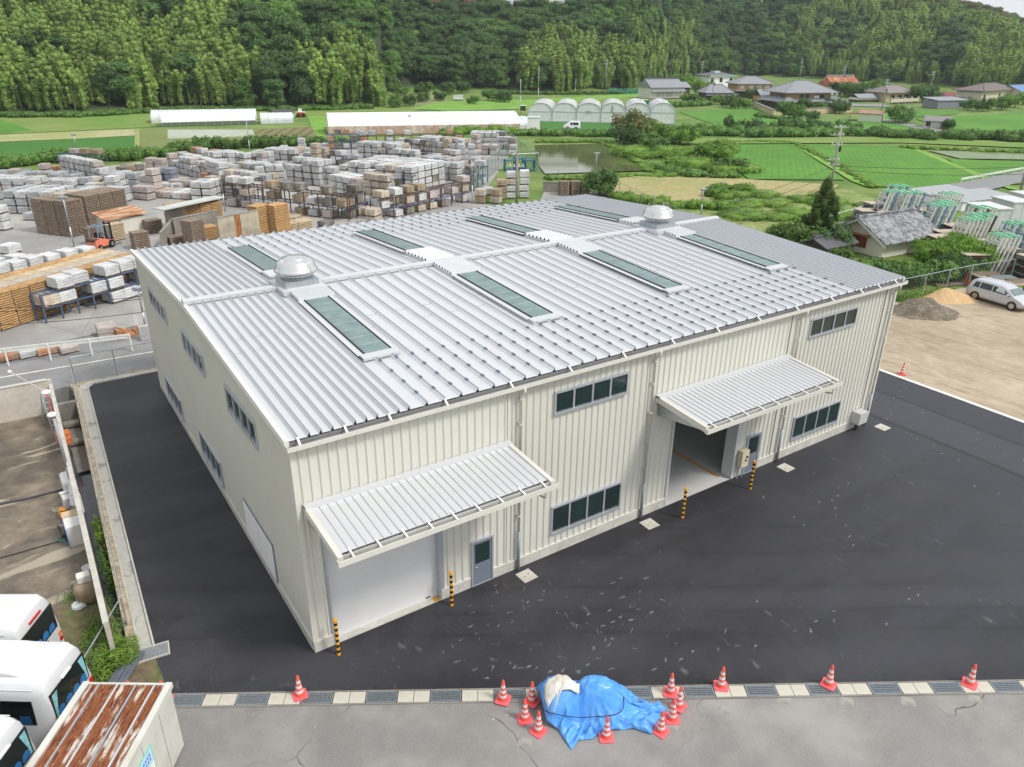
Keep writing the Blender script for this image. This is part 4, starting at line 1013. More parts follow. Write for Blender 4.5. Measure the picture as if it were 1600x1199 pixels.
# ------------------------------------------------------------- lamp post with two dish lamps
b = G(116,772); H = HZ(b, 655)
t = thing('lamp_post', 'grey pole with two white dish lamps standing in the bus lot behind the wall', 'lamp post', b)
m = MB(); m.tube([(0,0,0),(0,0,1.3)], .075, 10); m.tube([(0,0,1.3),(0,0,H)], .055, 10); m.build('pole', M('pole_grey',(.38,.38,.40),.5,.1,3), t, smooth=True)
for k, (px, py) in enumerate(((81,648),(72,613))):
    q = G(px, py, H-.0+(.35 if k else 0))-b; q.z = H+(.35 if k else 0.0)
    m = MB(); m.lathe([(.0,.10),(.08,.09),(.16,.05),(.2,-.03),(.18,-.04),(0,-.02)], (q.x,q.y,q.z), 18); m.build('lamp_shade', WHITE, t, smooth=True)
    if k: m = MB(); m.tube([(0,0,H-.3),(q.x*.5,q.y*.5,H+.25),(q.x,q.y,q.z)], .02, 6); m.build('bracket', RED, t)
q2 = G(15,581,H+1.0)-b; m = MB(); m.tube([(q.x,q.y,q.z),(q2.x,q2.y,H+1.0)], .022, 6); m.build('long_arm', CONC_L, t)
m = MB(); m.lathe([(0,.08),(.07,.05),(.08,-.05),(0,-.1)], (q2.x,q2.y,H+1.0), 12); m.build('floodlight', WHITE, t, smooth=True)
# ------------------------------------------------------------- step ladder
def ladder_pts(px0,py0,px1,py1): pass
base = G(84,666); t = thing('step_ladder', 'aluminium step ladder standing open in the corner of the bus lot wall', 'ladder', base, .25)
m = MB()
for s in (-.22,.22): m.bar((s,-.5,0),(s*.7,0,1.75),.05,.03)
m.build('front_rail', GALV, t); m = MB()
for s in (-.25,.25): m.bar((s,.55,0),(s*.7,.05,1.75),.04,.03)
m.build('rear_rail', GALV, t)
for k in range(6):
    m = MB(); z = .25+k*.27; f = z/1.75; w = .22*(1-f)+.155*f; m.box(-w,-.5*(1-f)-.04,z-.015,w,-.5*(1-f)+.04,z+.015); m.build('step', GALV, t)
# ------------------------------------------------------------- clutter along the wall
def boxy(name, px, py, sx, sy, sz, mat, label, cat, rz=0, extra=None, bevel=.03, z=0):
    p = G(px, py, z); m = MB(); m.box(-sx/2,-sy/2,0,sx/2,sy/2,sz)
    if extra: extra(m)
    o = m.build(name, mat, loc=(p.x,p.y,z), rz=rz, bevel=bevel); return tag(o, label, cat)
BLUET = M('blue_trim', (.10,.25,.60), .5, .1, 3)
t = thing('chest_freezer', 'old white chest freezer with blue side trim beside the boundary wall', 'freezer', G(126,851), .02)
m = MB(); m.box(-.34,-.02,0,.30,1.15,.86); m.build('cabinet', M('fridge_white',(.70,.69,.66),.5,.08,2), t, bevel=.02)
m = MB(); m.box(-.36,-.04,.0,-.33,1.15,.80); m.build('side_trim', BLUET, t)
m = MB(); m.box(-.35,.72,.87,.30,1.12,.91); m.build('lid_board', WOODP, t)
o = boxy('plastic_tank', 117,800, .62,.62,.85, M('tank_white',(.62,.60,.58),.5,.15,2), 'white plastic tank with a board across its top beside the wall', 'tank', .1, lambda m: (m.box(-.34,.1,.86,.34,.28,.92)), .05)
o = boxy('white_tank', 111,768, .5,1.1,.75, M('tank_white2',(.78,.78,.76),.4,.05,2), 'rounded white tank next to the foot of the lamp post', 'tank', .05, None, .12)
o = boxy('equipment_case', 101,690, .6,.5,.5, M('case_orange',(.55,.18,.06),.6,.3,6), 'orange and white machine on a small stand below the ladder', 'machine', .1, lambda m: (m.box(-.25,-.5,0,.25,-.2,.35)), .03)
m = MB(); m.lathe([(.0,0),(.2,.0),(.24,.12),(.22,.34),(.18,.4),(.12,.42),(0,.42)], (0,0,0), 14); m.tube([(.2*math.cos(k*.6)+.05,.24*math.sin(k*.6)-.1,.1+.02*k) for k in range(22)], .015, 5, 1)
o = m.build('hose_reel', [M('orange_plastic',(.80,.28,.02),.5,.15,5), BLACK], loc=G(104,808), smooth=True); tag(o, 'orange hose reel with black hose on the bus lot floor', 'hose reel')
m = MB(); m.box(-.18,-.22,.1,.18,.22,.16); m.tube([(-.2,-.2,.05),(-.28,-.1,.7),(-.28,.15,.7),(-.2,.2,.05)], .015, 6); m.box(-.12,-.15,.16,.12,.15,.42)
for sy in (-.24,.2): m.tube([(.12,sy,.11),(.12,sy+.05,.11)], .11, 12)
o = m.build('pressure_washer', BLACK, loc=G(111,842), rz=.3); tag(o, 'small black trolley machine beside the white freezer', 'trolley')
m = MB(); m.tube([(.21*math.cos(k*.4),.17*math.sin(k*.4),.02+.002*k) for k in range(34)], .012, 5)
o = m.build('garden_hose', M('hose_green',(.02,.35,.18),.5,.1,4), loc=G(101,843)); tag(o, 'coil of green garden hose on the bus lot floor', 'hose')
P = [G(x,y,.03) for x,y in ((0,788),(40,780),(75,771),(106,763))]; m = MB(); m.tube([p-P[0] for p in P], .045, 7)
o = m.build('black_pipe', M('pipe_dark',(.05,.055,.07),.4,.1,3), loc=P[0]); tag(o, 'straight dark pipe lying across the stained bus lot', 'pipe')
P = [G(x,y,.03) for x,y in ((0,872),(30,864),(60,855),(92,846))]; m = MB(); m.tube([p-P[0] for p in P], .02, 5)
o = m.build('thin_cable', BLACK, loc=P[0]); tag(o, 'thin dark cable lying from the green hose across the bus lot', 'cable')
m = MB(); m.lathe([(.0,0),(.34,0),(.4,.1),(.42,.45),(.38,.62),(.25,.72),(.2,.74),(0,.74)], (0,0,0), 16)
t = thing('storage_drum', 'beige moulded plastic drum with a white can on top by the wall', 'drum', G(140,935))
m.build('drum', M('drum_beige',(.34,.27,.18),.6,.15,3), t, smooth=True)
m = MB(); m.box(-.22,-.16,.74,.2,.18,1.02); m.build('jerry_can', M('can_white',(.72,.70,.64),.5,.05,3), t, bevel=.04)
m = MB(); m.box(-.15,-.12,0,.15,.12,.42); tag(m.build('concrete_block', CONC_D, loc=G(122,925), bevel=.02), 'small grey concrete block left of the beige drum', 'block')
m = MB(); m.lathe([(0,0),(.13,0),(.16,.3),(.17,.34),(.13,.34),(.12,.1),(0,.1)], (0,0,0), 14); tag(m.build('bucket', WHITE, loc=G(139,898), smooth=True), 'white bucket beside the wall above the beige drum', 'bucket')
m = MB(); m.lathe([(0,.12),(.1,.16),(.22,.1),(.25,.02),(.1,0)], (0,0,0), 9); tag(m.build('plastic_bag', M('bag_white',(.7,.72,.75),.5,.2,9), loc=G(124,947)), 'crumpled white plastic bag on the weeds below the drum', 'bag')
m = MB()
for k in range(5): m.tube([(-.02+.06*k,-.1*k,.95+.02*k),(.1+.03*k,1.6,1.1)], .03, 6)
tag(m.build('pipe_bundle', M('pipes_white',(.66,.66,.66),.5,.2,4), loc=G(121,822)), 'bundle of pale pipes lying on the tank against the wall', 'pipes')
# ------------------------------------------------------------- minibuses, built with +x = rear
BUSW = M('bus_white', (.66,.67,.68), .22, .02, .8, spec=.5)
BGL = M('bus_glass', (.012,.018,.018), .05, .1, 1, spec=.6)
BSEAT = M('seat_blue', (.03,.16,.40), .8, .2, 4)
CURT = M('curtain_cyan', (.25,.55,.60), .8, .3, 8)
TAILR = M('tail_red', (.50,.02,.02), .25, .1, 5); TAILO = M('tail_orange', (.75,.22,.03), .25, .1, 5)
BUMP = M('bumper', (.55,.52,.46), .5, .05, 2)
def bus(label, w=1.86, L=6.4, H=2.55, old=False, hump=False):
    t = thing('minibus', label, 'minibus', group='white minibuses parked side by side')
    # cross sections along x (rear at 0, nose at -L)
    def sec(x, hh, hw, z0=.32):
        pts = []; prof = [(1.0,z0),(1.0,.95),(.985,1.25),(.93,hh-.42),(.88,hh-.20),(.78,hh-.07),(.60,hh-.015),(.30,hh),(0,hh+.008)]
        for a, z in prof: pts.append((x, a*hw, z))
        for a, z in prof[::-1][1:]: pts.append((x, -a*hw, z))
        return pts
    hw = w/2; xs = [(0.0,H-.62,hw*.93),(-.03,H-.30,hw*.93),(-.10,H-.12,hw*.955),(-.24,H-.03,hw*.985),(-.5,H,hw),(-2,H+.01,hw),(-4,H+.01,hw),(-5.3,H-.03,hw),(-5.75,H-.2,hw*.97),(-6.05,H-.75,hw*.95),(-6.3,1.25,hw*.93),(-6.4,.9,hw*.88)]
    body = MB(); S = [sec(x*L/6.4, h, q) for x, h, q in xs]; n = len(S[0])
    for s in S: body.v += s
    for i in range(len(S)-1):
        for k in range(n-1): body.f.append((i*n+k,i*n+k+1,(i+1)*n+k+1,(i+1)*n+k)); body.mi.append(0)
        body.f.append((i*n+n-1,i*n,(i+1)*n,(i+1)*n+n-1)); body.mi.append(0)
    body.f.append(tuple(range(n-1,-1,-1))); body.mi.append(0); body.f.append(tuple((len(S)-1)*n+k for k in range(n))); body.mi.append(0)
    b = body.build('body', BUSW, t, smooth=False, bevel=.03)
    b.data.polygons.foreach_set('use_smooth', [True]*len(b.data.polygons))
    es = b.modifiers.new('ws', 'WEIGHTED_NORMAL')
    # rear window, dark, with seats and curtains behind it
    wz0, wz1 = 1.26, H-.46
    m = MB(); m.add([(.012,-hw*.80,wz0),(.012,hw*.80,wz0),(.012-.015,hw*.76,wz1),(-.003,-hw*.76,wz1)],[(0,1,2,3)]); 
    m.box(-.02,-hw*.82,wz0-.02,.01,hw*.82,wz1+.02); rw = m.build('rear_window', BGL, t)
    m = MB()
    for k in range(4):
        y = -hw*.54+k*hw*.36; m.add([(.0145,y+.15*math.cos(q*.5236),wz0+.12+.17*max(-.5,math.sin(q*.5236))) for q in range(12)],[tuple(range(12))])
    m.build('seat_back', BSEAT, rw)
    if old:
        for s in (-1,1):
            m = MB(); m.add([(.014,s*hw*.78,wz0+.03),(.014,s*hw*.60,wz0+.03),(.014,s*hw*.68,wz0+.25),(.014,s*hw*.52,wz1-.04),(.014,s*hw*.75,wz1-.04)],[(0,1,2,3,4) if s < 0 else (4,3,2,1,0)])
            m.build('curtain', CURT, rw)
    # side windows, both sides
    for s in (-1, 1):
        for k in range(4):
            xa, xb = -.42-k*1.28, -.42-k*1.28-1.2; m = MB()
            y0, y1 = s*(hw*.988+.012), s*(hw*.945+.012)
            q = [(xa,y0,1.28),(xb,y0,1.28),(xb,y1,H-.52),(xa,y1,H-.52)]
            m.add(q+[(x,y-s*.05,z) for x,y,z in q], [(0,1,2,3),(3,2,1,0),(0,4,5,1),(1,5,6,2),(2,6,7,3),(3,7,4,0)]); wn = m.build('side_window', BGL, t)
            if k < 3:
                m = MB()
                for j in range(2): x = xa-.25-j*.6; m.add([(x-.16,y0+s*.004,1.30),(x+.16,y0+s*.004,1.30),(x+.13,y0*.5+y1*.5+s*.006,1.56),(x-.13,y0*.5+y1*.5+s*.006,1.56)],[(0,1,2,3),(3,2,1,0)])
                m.build('seat_back', BSEAT, wn)
        m = MB(); m.box(-6.0,s*hw*1.0-.01,H-.30,-.5,s*hw*1.0+.01,H-.27) if False else m.bar((-5.6,s*hw*.895,H-.19),(-.35,s*hw*.895,H-.19),.02,.02); m.build('rain_rail', WHITE, t)
    m = MB(); m.box(-.02,-hw*.9,.30,.09,hw*.9,.52); m.build('rear_bumper', BUMP, t, bevel=.02)
    for s in (-1,1):
        if old: m = MB(); m.box(-.02,s*hw*.84-.07,.72,.025,s*hw*.84+.07,1.18); m.build('tail_light', TAILR, t, bevel=.01)
        else:
            for z, mt in ((.98,TAILO),(.78,TAILR)):
                m = MB(); m.tube([(-.02,s*hw*.82,z),(.03,s*hw*.82,z)], .075, 14); m.build('tail_light', mt, t)
    m = MB(); m.box(-.03,-.28,H-.33,.02,.28,H-.28) if not old else m.box(-.02,-.2,H-.42,.03,.2,H-.38); m.build('brake_light', TAILR if not old else WHITE, t)
    m = MB(); m.bar((.03,-.02,1.22),(.05,.16,1.22),.03); m.build('door_handle', BLACK, t)
    m = MB(); m.box(-.005,-.012,.55,.014,.012,1.28); m.box(-.005,-hw*.8,.60,.012,hw*.8,.615); m.build('door_seam', M('seam_grey',(.35,.35,.36)), t)
    for x in (-1.5,-5.0):
        for s in (-1,1):
            m = MB(); m.tube([(x,s*(hw-.2),.36),(x,s*(hw+.01),.36)], .36, 20); tw = m.build('wheel', BLACK, t); m = MB(); m.tube([(x,s*(hw),.36),(x,s*(hw+.02),.36)], .2, 16); m.build('rim', GALV, tw)
    if hump:
        m = MB(); prof = [(-.95,.0),(-.8,.10),(-.2,.12),(1.3,.12),(1.6,.09),(1.8,0)]
        a = [(x-2.6,-hw*.62,H+z*1.0) for x,z in prof]; c = [(x-2.6,hw*.62,H+z) for x,z in prof]; k = len(prof)
        m.add(a+c, [(i,i+1,k+i+1,k+i) for i in range(k-1)]+[tuple(range(k-1,-1,-1)), tuple(range(k,2*k))]); m.build('roof_unit', BUSW, t, bevel=.03)
        m = MB(); m.lathe([(.2,0),(.2,.03),(.16,.05),(0,.05)], (-4.6,.2,H), 20); m.build('roof_hatch', WHITE, t)
    m = MB()
    m.box(-.09*L/6.4,-.13,.0,-.06,.13,.01)
    return t
def placebus(t, corner, rz, w):    # corner: ground point under the far rear corner
    c, s = math.cos(rz), math.sin(rz); p = Vector(corner)-Vector((-s*w/2, c*w/2, 0)); t.location = (p.x, p.y, 0); t.rotation_euler.z = rz
def far_corner(px, py, z=2.38): q = G(px, py, z); return (q.x, q.y, 0)
b1 = bus('white minibus farthest from the container, round tail lights, blue seats in its rear window', old=False)
placebus(b1, far_corner(80,925), YROT+.03, 1.86)
b2 = bus('middle white minibus of the three, with raised roof unit and cyan curtains', old=True, hump=True)
placebus(b2, far_corner(130,1000), YROT-.02, 1.86)
b3 = bus('white minibus nearest the bottom left corner, partly hidden by the rusty container', old=True)
placebus(b3, far_corner(41,1113), YROT-.02, 1.86)
# ------------------------------------------------------------- rusty-roofed container
RR = M('rusty_sheet', (.60,.58,.52), .8, .1, 3)
t = NT(RR); v = t.coord((1,1,1)); vs = t.coord((3,.6,1))
mask = t.rng(t.noise(vs, 1.3, 6, .65, .3), .40, .47); g = t.n.new('ShaderNodeSeparateXYZ'); tcx = t.coord(); t.L.new(tcx, g.inputs[0])
t.over(mask, (.27,.095,.04)); t.over(t.math('MULTIPLY', t.rng(t.noise(vs, 3.5, 5), .48, .6), mask), (.16,.05,.025))
t.over(t.math('MULTIPLY', t.rng(t.noise(v, 9, 4), .58, .7), .6), (.62,.33,.14))
CW, CL, CH = 2.15, 5.2, 2.32
q = G(265,1069,CH); t = thing('storage_container', 'white storage container with heavily rusted corrugated roof and two posters on its side', 'container', (q.x,q.y,0), YROT)
BOXW = M('container_white', (.62,.62,.57), .55, .08, .8, col2=(.52,.50,.44), cscale=.6)
m = MB(); m.box(-CW,-CL,.15,0,0,CH-.08); m.build('body', BOXW, t)
m = MB(); m.box(-.10,-CL-.05,CH-.14,.06,.04,CH+.03); m.box(-CW-.06,-CL-.05,CH-.14,-CW+.10,.04,CH+.03); m.box(-CW+.1,-.03,CH-.14,-.10,.04,CH-.0); m.build('roof_frame', BOXW, t, bevel=.01)
m = MB(); n = 22; p = (CW-.2)/n
for i in range(n):
    x = -CW+.1+i*p
    for (u,hu),(v_,hv) in (((0,0),(.25,.0)),((.25,.0),(.5,.03)),((.5,.03),(.75,.03)),((.75,.03),(1,0))):
        m.quad((x+p*u,-CL,CH-.04+hu*1.6),(x+p*v_,-CL,CH-.04+hv*1.6),(x+p*v_,-.04,CH-.04+hv*1.6),(x+p*u,-.04,CH-.04+hu*1.6))
rf = m.build('roof_sheet', RR, t)
for k in range(4):
    x = -CW+.36+k*.47; m = MB(); m.box(x,-CL,CH-.02,x+.045,-.03,CH+.025); m.build('roof_strip', ROOF_W if k % 2 else GALV, rf)
m = MB()
for y in (-.75,-1.7,-3.2): m.box(.001,y-.008,.2,.008,y+.008,CH-.16)
m.build('panel_joint', M('joint_grey',(.3,.3,.29)), t)
GRNL = M('poster_green', (.12,.62,.35), .5, .05, 3); BLP = M('poster_blue', (.50,.72,.88), .5, .1, 3); WHP = M('poster_white', (.80,.82,.80), .5, .05, 3)
for (y0,y1,z0,z1) in ((-2.02,-1.35,.86,1.78),(-3.6,-3.05,.5,1.3)):
    m = MB(); m.box(.0,y0,z0,.012,y1,z1,0); zm = z0+(z1-z0)*.5
    m.box(.012,y0+.03,zm+.015,.016,y1-.03,z1-.03,1); m.box(.012,y0+.03,z0+.03,.016,y1-.03,zm-.015,2)
    # rows of small characters, unreadable at this size
    for r in range(2):
        for c in range(5):
            yy = y0+.1+c*(y1-y0-.2)/5; m.box(.016,yy,zm+.1+r*.14,.019,yy+.06,zm+.19+r*.14,3)
    m.box(.016,y0+.1,z0+.12,.019,y0+.32,z0+.16,4)
    m.build('poster', [GRNL, BLP, WHP, M('print_blue',(.12,.25,.6)), RED], t)
m = MB(); m.box(.001,-2.6,.62,.06,-2.5,.98); m.build('switch_box', WHITE, t, bevel=.01)
m = MB(); m.box(-.25,-.3,0,-.05,-.05,.15); m.box(-.3,-CL+.1,0,-.05,-CL+.4,.15); m.box(-CW+.05,-.3,0,-CW+.3,-.05,.15); m.build('base_block', CONC_D, t)
# ------------------------------------------------------------- wrapped stone bundles in the yard
def film(name, c, c2): return M(name, c, .38, .16, 2.5, col2=c2, cscale=1.6, cthr=(.42,.62), rnd=.14, bump=.02, bscale=6)
FILM = dict(w=film('film_white', (.60,.61,.61), (.47,.47,.46)), g=film('film_grey', (.44,.46,.48), (.34,.35,.37)), t=film('film_tan', (.46,.38,.28), (.54,.49,.42)),
            p=film('film_pinkish', (.50,.43,.39), (.40,.36,.34)), b=film('film_blue', (.22,.25,.33), (.32,.33,.38)), o=film('film_orange', (.46,.19,.09), (.42,.30,.20)), k=film('film_dark', (.14,.13,.12), (.3,.27,.22)), n=film('film_brown', (.30,.22,.14), (.40,.32,.22)))
CN = dict(w='white-wrapped', g='grey-wrapped', t='tan', p='pinkish grey', b='blue-grey wrapped', o='orange-brown', k='dark', n='brown')
def bundle_mesh(seed, sx=1.12, sy=1.32, sz=.66, lay=4):
    rs = random.Random(seed); m = MB(); n = 5; ring = []
    per_ = []
    for k in range(n): per_.append((-1+2*k/n,-1))
    for k in range(n): per_.append((1,-1+2*k/n))
    for k in range(n): per_.append((1-2*k/n,1))
    for k in range(n): per_.append((-1,1-2*k/n))
    lv = []
    for i in range(lay):
        z0 = .11+sz*i/lay; z1 = .11+sz*(i+1)/lay; lv += [(z0+.015,1.0),(z1-.05,1.0+rs.uniform(-.03,.01)),(z1-.012,.94)]
    lv[-1] = (.11+sz,.95); rows = []
    for z, s in lv:
        for x, y in per_:
            q = s*(1+rs.uniform(-.018,.018)); m.v.append((x*sx/2*q, y*sy/2*q, z+rs.uniform(-.012,.012)))
    c = len(per_)
    for r in range(len(lv)-1):
        for k in range(c): m.f.append((r*c+k, r*c+(k+1)%c, (r+1)*c+(k+1)%c, (r+1)*c+k)); m.mi.append(0)
    top = len(lv)-1; ci = len(m.v); m.v.append((0,0,.11+sz+.02))
    for k in range(c): m.f.append((top*c+k, top*c+(k+1)%c, ci)); m.mi.append(0)
    return m
PAL = MB()
for y in (-.58,-.05,.5): PAL.box(-.55,y,0,.55,y+.1,.08)
for k in range(5): PAL.box(-.56+k*.235,-.62,.08,-.56+k*.235+.16,.62,.10)
BPROT = {}
pal_me = None
def bproto(col, s):
    key = (col, s)
    if key not in BPROT:
        me = bpy.data.meshes.new('stone_bundle'); b = bundle_mesh(s*7+len(col), sz=(.66,.62,.70)[s%3], lay=(4,3,5)[s%3]); me.from_pydata(b.v, [], b.f); me.materials.append(FILM[col]); BPROT[key] = (me, b)
    return BPROT[key]
BUN = []   # (x,y,z,rz,col,shape,where,tier word)
def row(x0,y0,x1,y1,tiers,deep,cols,where,jit=.05,pitch=1.36,dp=1.5,lack=.15,th=.80):
    A, B = G(x0,y0), G(x1,y1); d = B-A; L = d.length; d.normalize(); q = Vector((-d.y,d.x,0))
    if q.dot(FW) < 0: q = -q
    n = max(1, int(round(L/pitch))); rz = math.atan2(d.y, d.x)
    for i in range(n):
        col = random.choice(cols)
        for k in range(deep):
            T = tiers-(1 if random.random() < lack else 0) if k == 0 else tiers; T = max(1, T)
            P = A+d*((i+.5)*L/n)+q*(k*dp+.7)
            for z in range(T):
                if k > 0 and z < T-1 and 0 < i < n-1: continue
                tw = ('single' if T == 1 else ('topmost' if z == T-1 else ('bottom' if z == 0 else ('second-lowest' if z == 1 else 'third-lowest'))), '%s from left, %s line' % (ORD[i], ('front','second','third','fourth','fifth')[k]) if deep > 1 else '%s stack from left' % ORD[i])
                BUN.append((P.x+random.uniform(-jit,jit), P.y+random.uniform(-jit,jit), z*th, rz+random.uniform(-.03,.03), col if random.random() < .80 else random.choice(cols+'tkpg'), random.randrange(3), where, tw))
def near(x, y):
    return None
W_ = [
 (8,334,86,336,3,3,'wg','left stack block by the open concrete'),(36,345,56,345,1,1,'g','left stack block by the open concrete'),(86,338,118,341,3,2,'tn','brown block right of the left stacks'),
 (103,332,130,332,1,1,'wp','brown block right of the left stacks'),(122,318,186,320,2,2,'wwg','white blocks behind the brown timber'),(135,308,185,309,3,1,'wg','white blocks behind the brown timber'),
 (66,304,135,303,2,2,'wg','second row from the left edge'),(20,292,96,292,2,2,'wg','third row from the left edge'),(-30,312,62,313,3,2,'w','row behind the left block'),(-20,300,20,296,2,2,'wp','row behind the left block'),
 (95,270,160,284,3,1,'w','slanting white row below the hedge'),(98,283,118,284,1,2,'wg','slanting white row below the hedge'),(120,290,150,292,1,2,'tw','slanting white row below the hedge'),(12,274,27,274,2,1,'p','foot of the hedge at the left'),(30,275,45,275,1,1,'b','foot of the hedge at the left'),(-8,276,9,276,1,1,'g','foot of the hedge at the left'),(62,275,76,275,2,1,'p','foot of the hedge at the left'),
 (78,269,92,269,1,1,'o','foot of the hedge at the left'),(160,291,190,292,2,2,'gw','middle of the left yard'),(199,302,221,303,3,1,'g','middle of the left yard'),(209,312,231,314,2,1,'p','left yard behind the open lane'),(222,306,243,308,4,1,'pw','tall stack left of the blue-grey group'),
 (5,362,26,356,3,1,'w','white bags on open concrete at the left edge'),(-4,397,18,399,1,1,'w','lone pile at the left edge above the lumber'),
 (228,276,258,277,3,1,'p','tall pair by the hedge'),(262,266,345,290,3,2,'wwp','long slanting row in the left centre'),(326,290,347,296,4,1,'w','long slanting row in the left centre'),(238,282,272,284,2,1,'b','blue-grey group'),
 (262,291,325,295,1,2,'bp','purple group in the centre'),(315,291,328,292,2,1,'bo','purple group in the centre'),(242,297,283,298,1,1,'wp','low row in front of the purple group'),(237,309,298,313,1,2,'pwt','low row before the white stacks'),(268,298,284,297,1,1,'w','low row before the white stacks'),
 (299,317,334,318,3,2,'w','white stacks by the flat-roofed bunker'),(322,308,368,314,3,1,'wpt','stacks beside the dark rack'),(300,256,346,262,3,1,'otw','orange and white row at the hedge'),(322,262,345,268,3,2,'ww','row in the middle below the hedge'),
 (338,260,384,267,3,1,'w','row in the middle below the hedge'),(386,264,414,266,3,2,'w','row by the forklift lane'),(369,272,405,275,2,2,'w','row by the forklift lane'),(362,280,418,284,1,2,'wt','low bundles by the forklift lane'),(400,280,446,278,2,2,'wp','low bundles by the forklift lane'),
 (370,254,392,254,1,1,'tk','row at the hedge'),(228,262,250,262,1,1,'k','row at the hedge'),(178,270,200,270,1,2,'tk','row at the hedge'),(200,268,228,266,1,2,'tn','row at the hedge'),
 (414,258,463,260,3,2,'wt','tall white stacks left of the racks'),(434,236,452,236,1,1,'w','back of the yard near the hedge'),(466,240,478,240,3,1,'w','back of the yard near the hedge'),(460,254,512,257,3,1,'wt','tall stacks in the centre'),(484,258,500,259,4,1,'t','tall stacks in the centre'),
 (446,286,502,292,4,2,'w','bright white stacks in the centre'),(498,290,525,292,3,1,'w','bright white stacks in the centre'),(426,262,446,264,1,1,'wg','low bundles left of the centre'),(455,247,500,248,2,1,'wp','middle of the far yard'),
 (532,258,562,260,2,1,'wg','behind the big centre block'),(528,266,556,268,1,2,'pw','behind the big centre block'),(558,246,616,250,3,2,'w','far row right of the racks'),(575,264,642,268,2,2,'wwg','row behind the big block'),(556,268,590,270,1,1,'g','row behind the big block'),
 (545,292,646,304,4,5,'wwww','big four-high block'),(516,304,560,312,3,2,'wwp','stacks in front of the big block'),(568,314,608,319,4,1,'wt','stacks in front of the big block'),(600,320,612,322,2,1,'n','stacks in front of the big block'),
 (556,320,590,322,1,1,'g','low row before the four-high stacks'),(596,246,620,250,3,2,'w','far centre'),(612,258,652,262,3,1,'w','far centre'),(652,236,722,242,3,2,'wwt','far row below the weeds'),(678,257,713,261,3,1,'w','right of the far row'),(714,250,744,250,3,1,'w','near the yard lane'),
 (735,229,790,230,3,3,'w','white block at the top right of the yard'),(735,232,748,233,3,1,'w','white block at the top right of the yard'),(750,242,806,244,2,2,'wp','front of the top right block'),(775,236,804,238,3,1,'wp','front of the top right block'),(641,262,662,264,1,2,'w','middle right yard'),(664,262,700,266,2,2,'wg','middle right yard'),
 (685,281,716,284,3,1,'w','right side stacks'),(704,270,730,272,1,1,'wp','right side stacks'),(655,252,675,254,1,2,'g','middle right yard'),(640,250,652,252,1,1,'gw','middle right yard'),(590,330,612,332,2,1,'g','grey pair beyond the roof edge'),
 (740,318,758,319,2,1,'n','leftmost brown stacks by the green net'),(766,318,780,319,2,1,'n','short brown stack right of the net posts'),(776,313,791,313,3,1,'n','brown stacks by the green net'),(793,311,805,311,4,1,'w','white stack left of the concrete pole'),(812,310,826,310,4,1,'w','white stack right of the concrete pole'),(756,305,770,305,1,1,'g','brown stacks by the green net'),
 (500,240,530,241,2,1,'wk','far racks'),(560,228,580,229,1,1,'wp','far racks'),(590,228,640,229,1,1,'wgo','far racks'),(672,226,690,226,2,1,'w','far racks'),(690,225,720,226,1,1,'wg','far racks'),
 (720,262,760,252,1,1,'wp','lane side beyond the net'),(735,272,762,258,1,1,'tp','lane side beyond the net'),(560,336,600,340,1,1,'p','pinkish loose bundles beyond the roof'),(13,499,46,490,1,1,'g','ground at the end of the lumber pile'),
 (156,532,185,527,1,1,'p','side road edge in front of the yard'),(418,342,470,354,1,1,'n','pallets behind the roof edge'),(440,350,475,356,1,1,'t','pallets behind the roof edge'),(492,356,512,360,1,1,'k','pallets behind the roof edge'),
 (570,350,588,352,2,1,'t','pallets behind the roof edge'),
]
for r in W_: row(*r)
# loads on the racks are added by rack()
def rack(x0,y0,x1,y1,levels,bays,lh,deep,label,loads='wtk',fill=.75,mat=None,where='steel rack',top=True):
    A, B = G(x0,y0), G(x1,y1); d = B-A; L = d.length; d.normalize(); q = Vector((-d.y,d.x,0)); 
    if q.dot(FW) < 0: q = -q
    rz = math.atan2(d.y,d.x); t = thing('pallet_rack', label, 'rack', A, rz, 'steel pallet racks in the stone yard'); sgn = 1 if q.dot(Vector((-math.sin(rz),math.cos(rz),0))) > 0 else -1
    mat = mat or DKSTEEL; bp = L/bays
    for i in range(bays+1):
        for y in (0, deep):
            m = MB(); m.box(i*bp-.045, sgn*y-.045, 0, i*bp+.045, sgn*y+.045, levels*lh); m.build('post', mat, t)
    for l in range(levels+ (1 if False else 0)):
        z = (l+1)*lh-.06 if top else l*lh
        for y in (0, deep): m = MB(); m.box(0, sgn*y-.03, z, L, sgn*y+.03, z+.09); m.build('beam', mat if l % 2 else BLUEM, t)
        m = MB()
        for k in range(int(L/.5)): m.box(k*.5+.1, min(0,sgn*deep), z+.02, k*.5+.16, max(0,sgn*deep), z+.07)
        m.build('deck_bars', mat, t)
    for i in range(bays):
        for l in range(levels+1):
            if random.random() > fill: continue
            P = A+d*((i+.5)*bp)+q*(deep/2); c = random.choice(loads)
            BUN.append((P.x+random.uniform(-.1,.1), P.y+random.uniform(-.1,.1), l*lh+(.04 if l else 0), rz+random.uniform(-.05,.05), c, random.randrange(3), where, ('ground-level' if l == 0 else ('top-deck' if l == levels else ('lower-shelf' if l == 1 else 'upper-shelf')), '%s bay from left' % ORD[i])))
    return t
rack(73,505,240,455,2,7,.95,1.0,'blue steel pallet rack in front of the big lumber pile, left of the building','wwt',.55,BLUEM,'blue rack by the lumber pile')
rack(352,322,545,346,2,9,1.25,1.4,'long dark steel rack just beyond the back left edge of the roof','wtkpn',.85,None,'long dark rack beyond the roof')
rack(350,312,400,318,2,3,1.3,1.4,'dark steel rack at the left end of the long rack beside white stacks','wpt',.7,None,'short dark rack')
rack(548,343,572,334,2,2,1.2,1.4,'short dark rack at the right end of the long rack','tk',.9,None,'end rack beyond the roof')
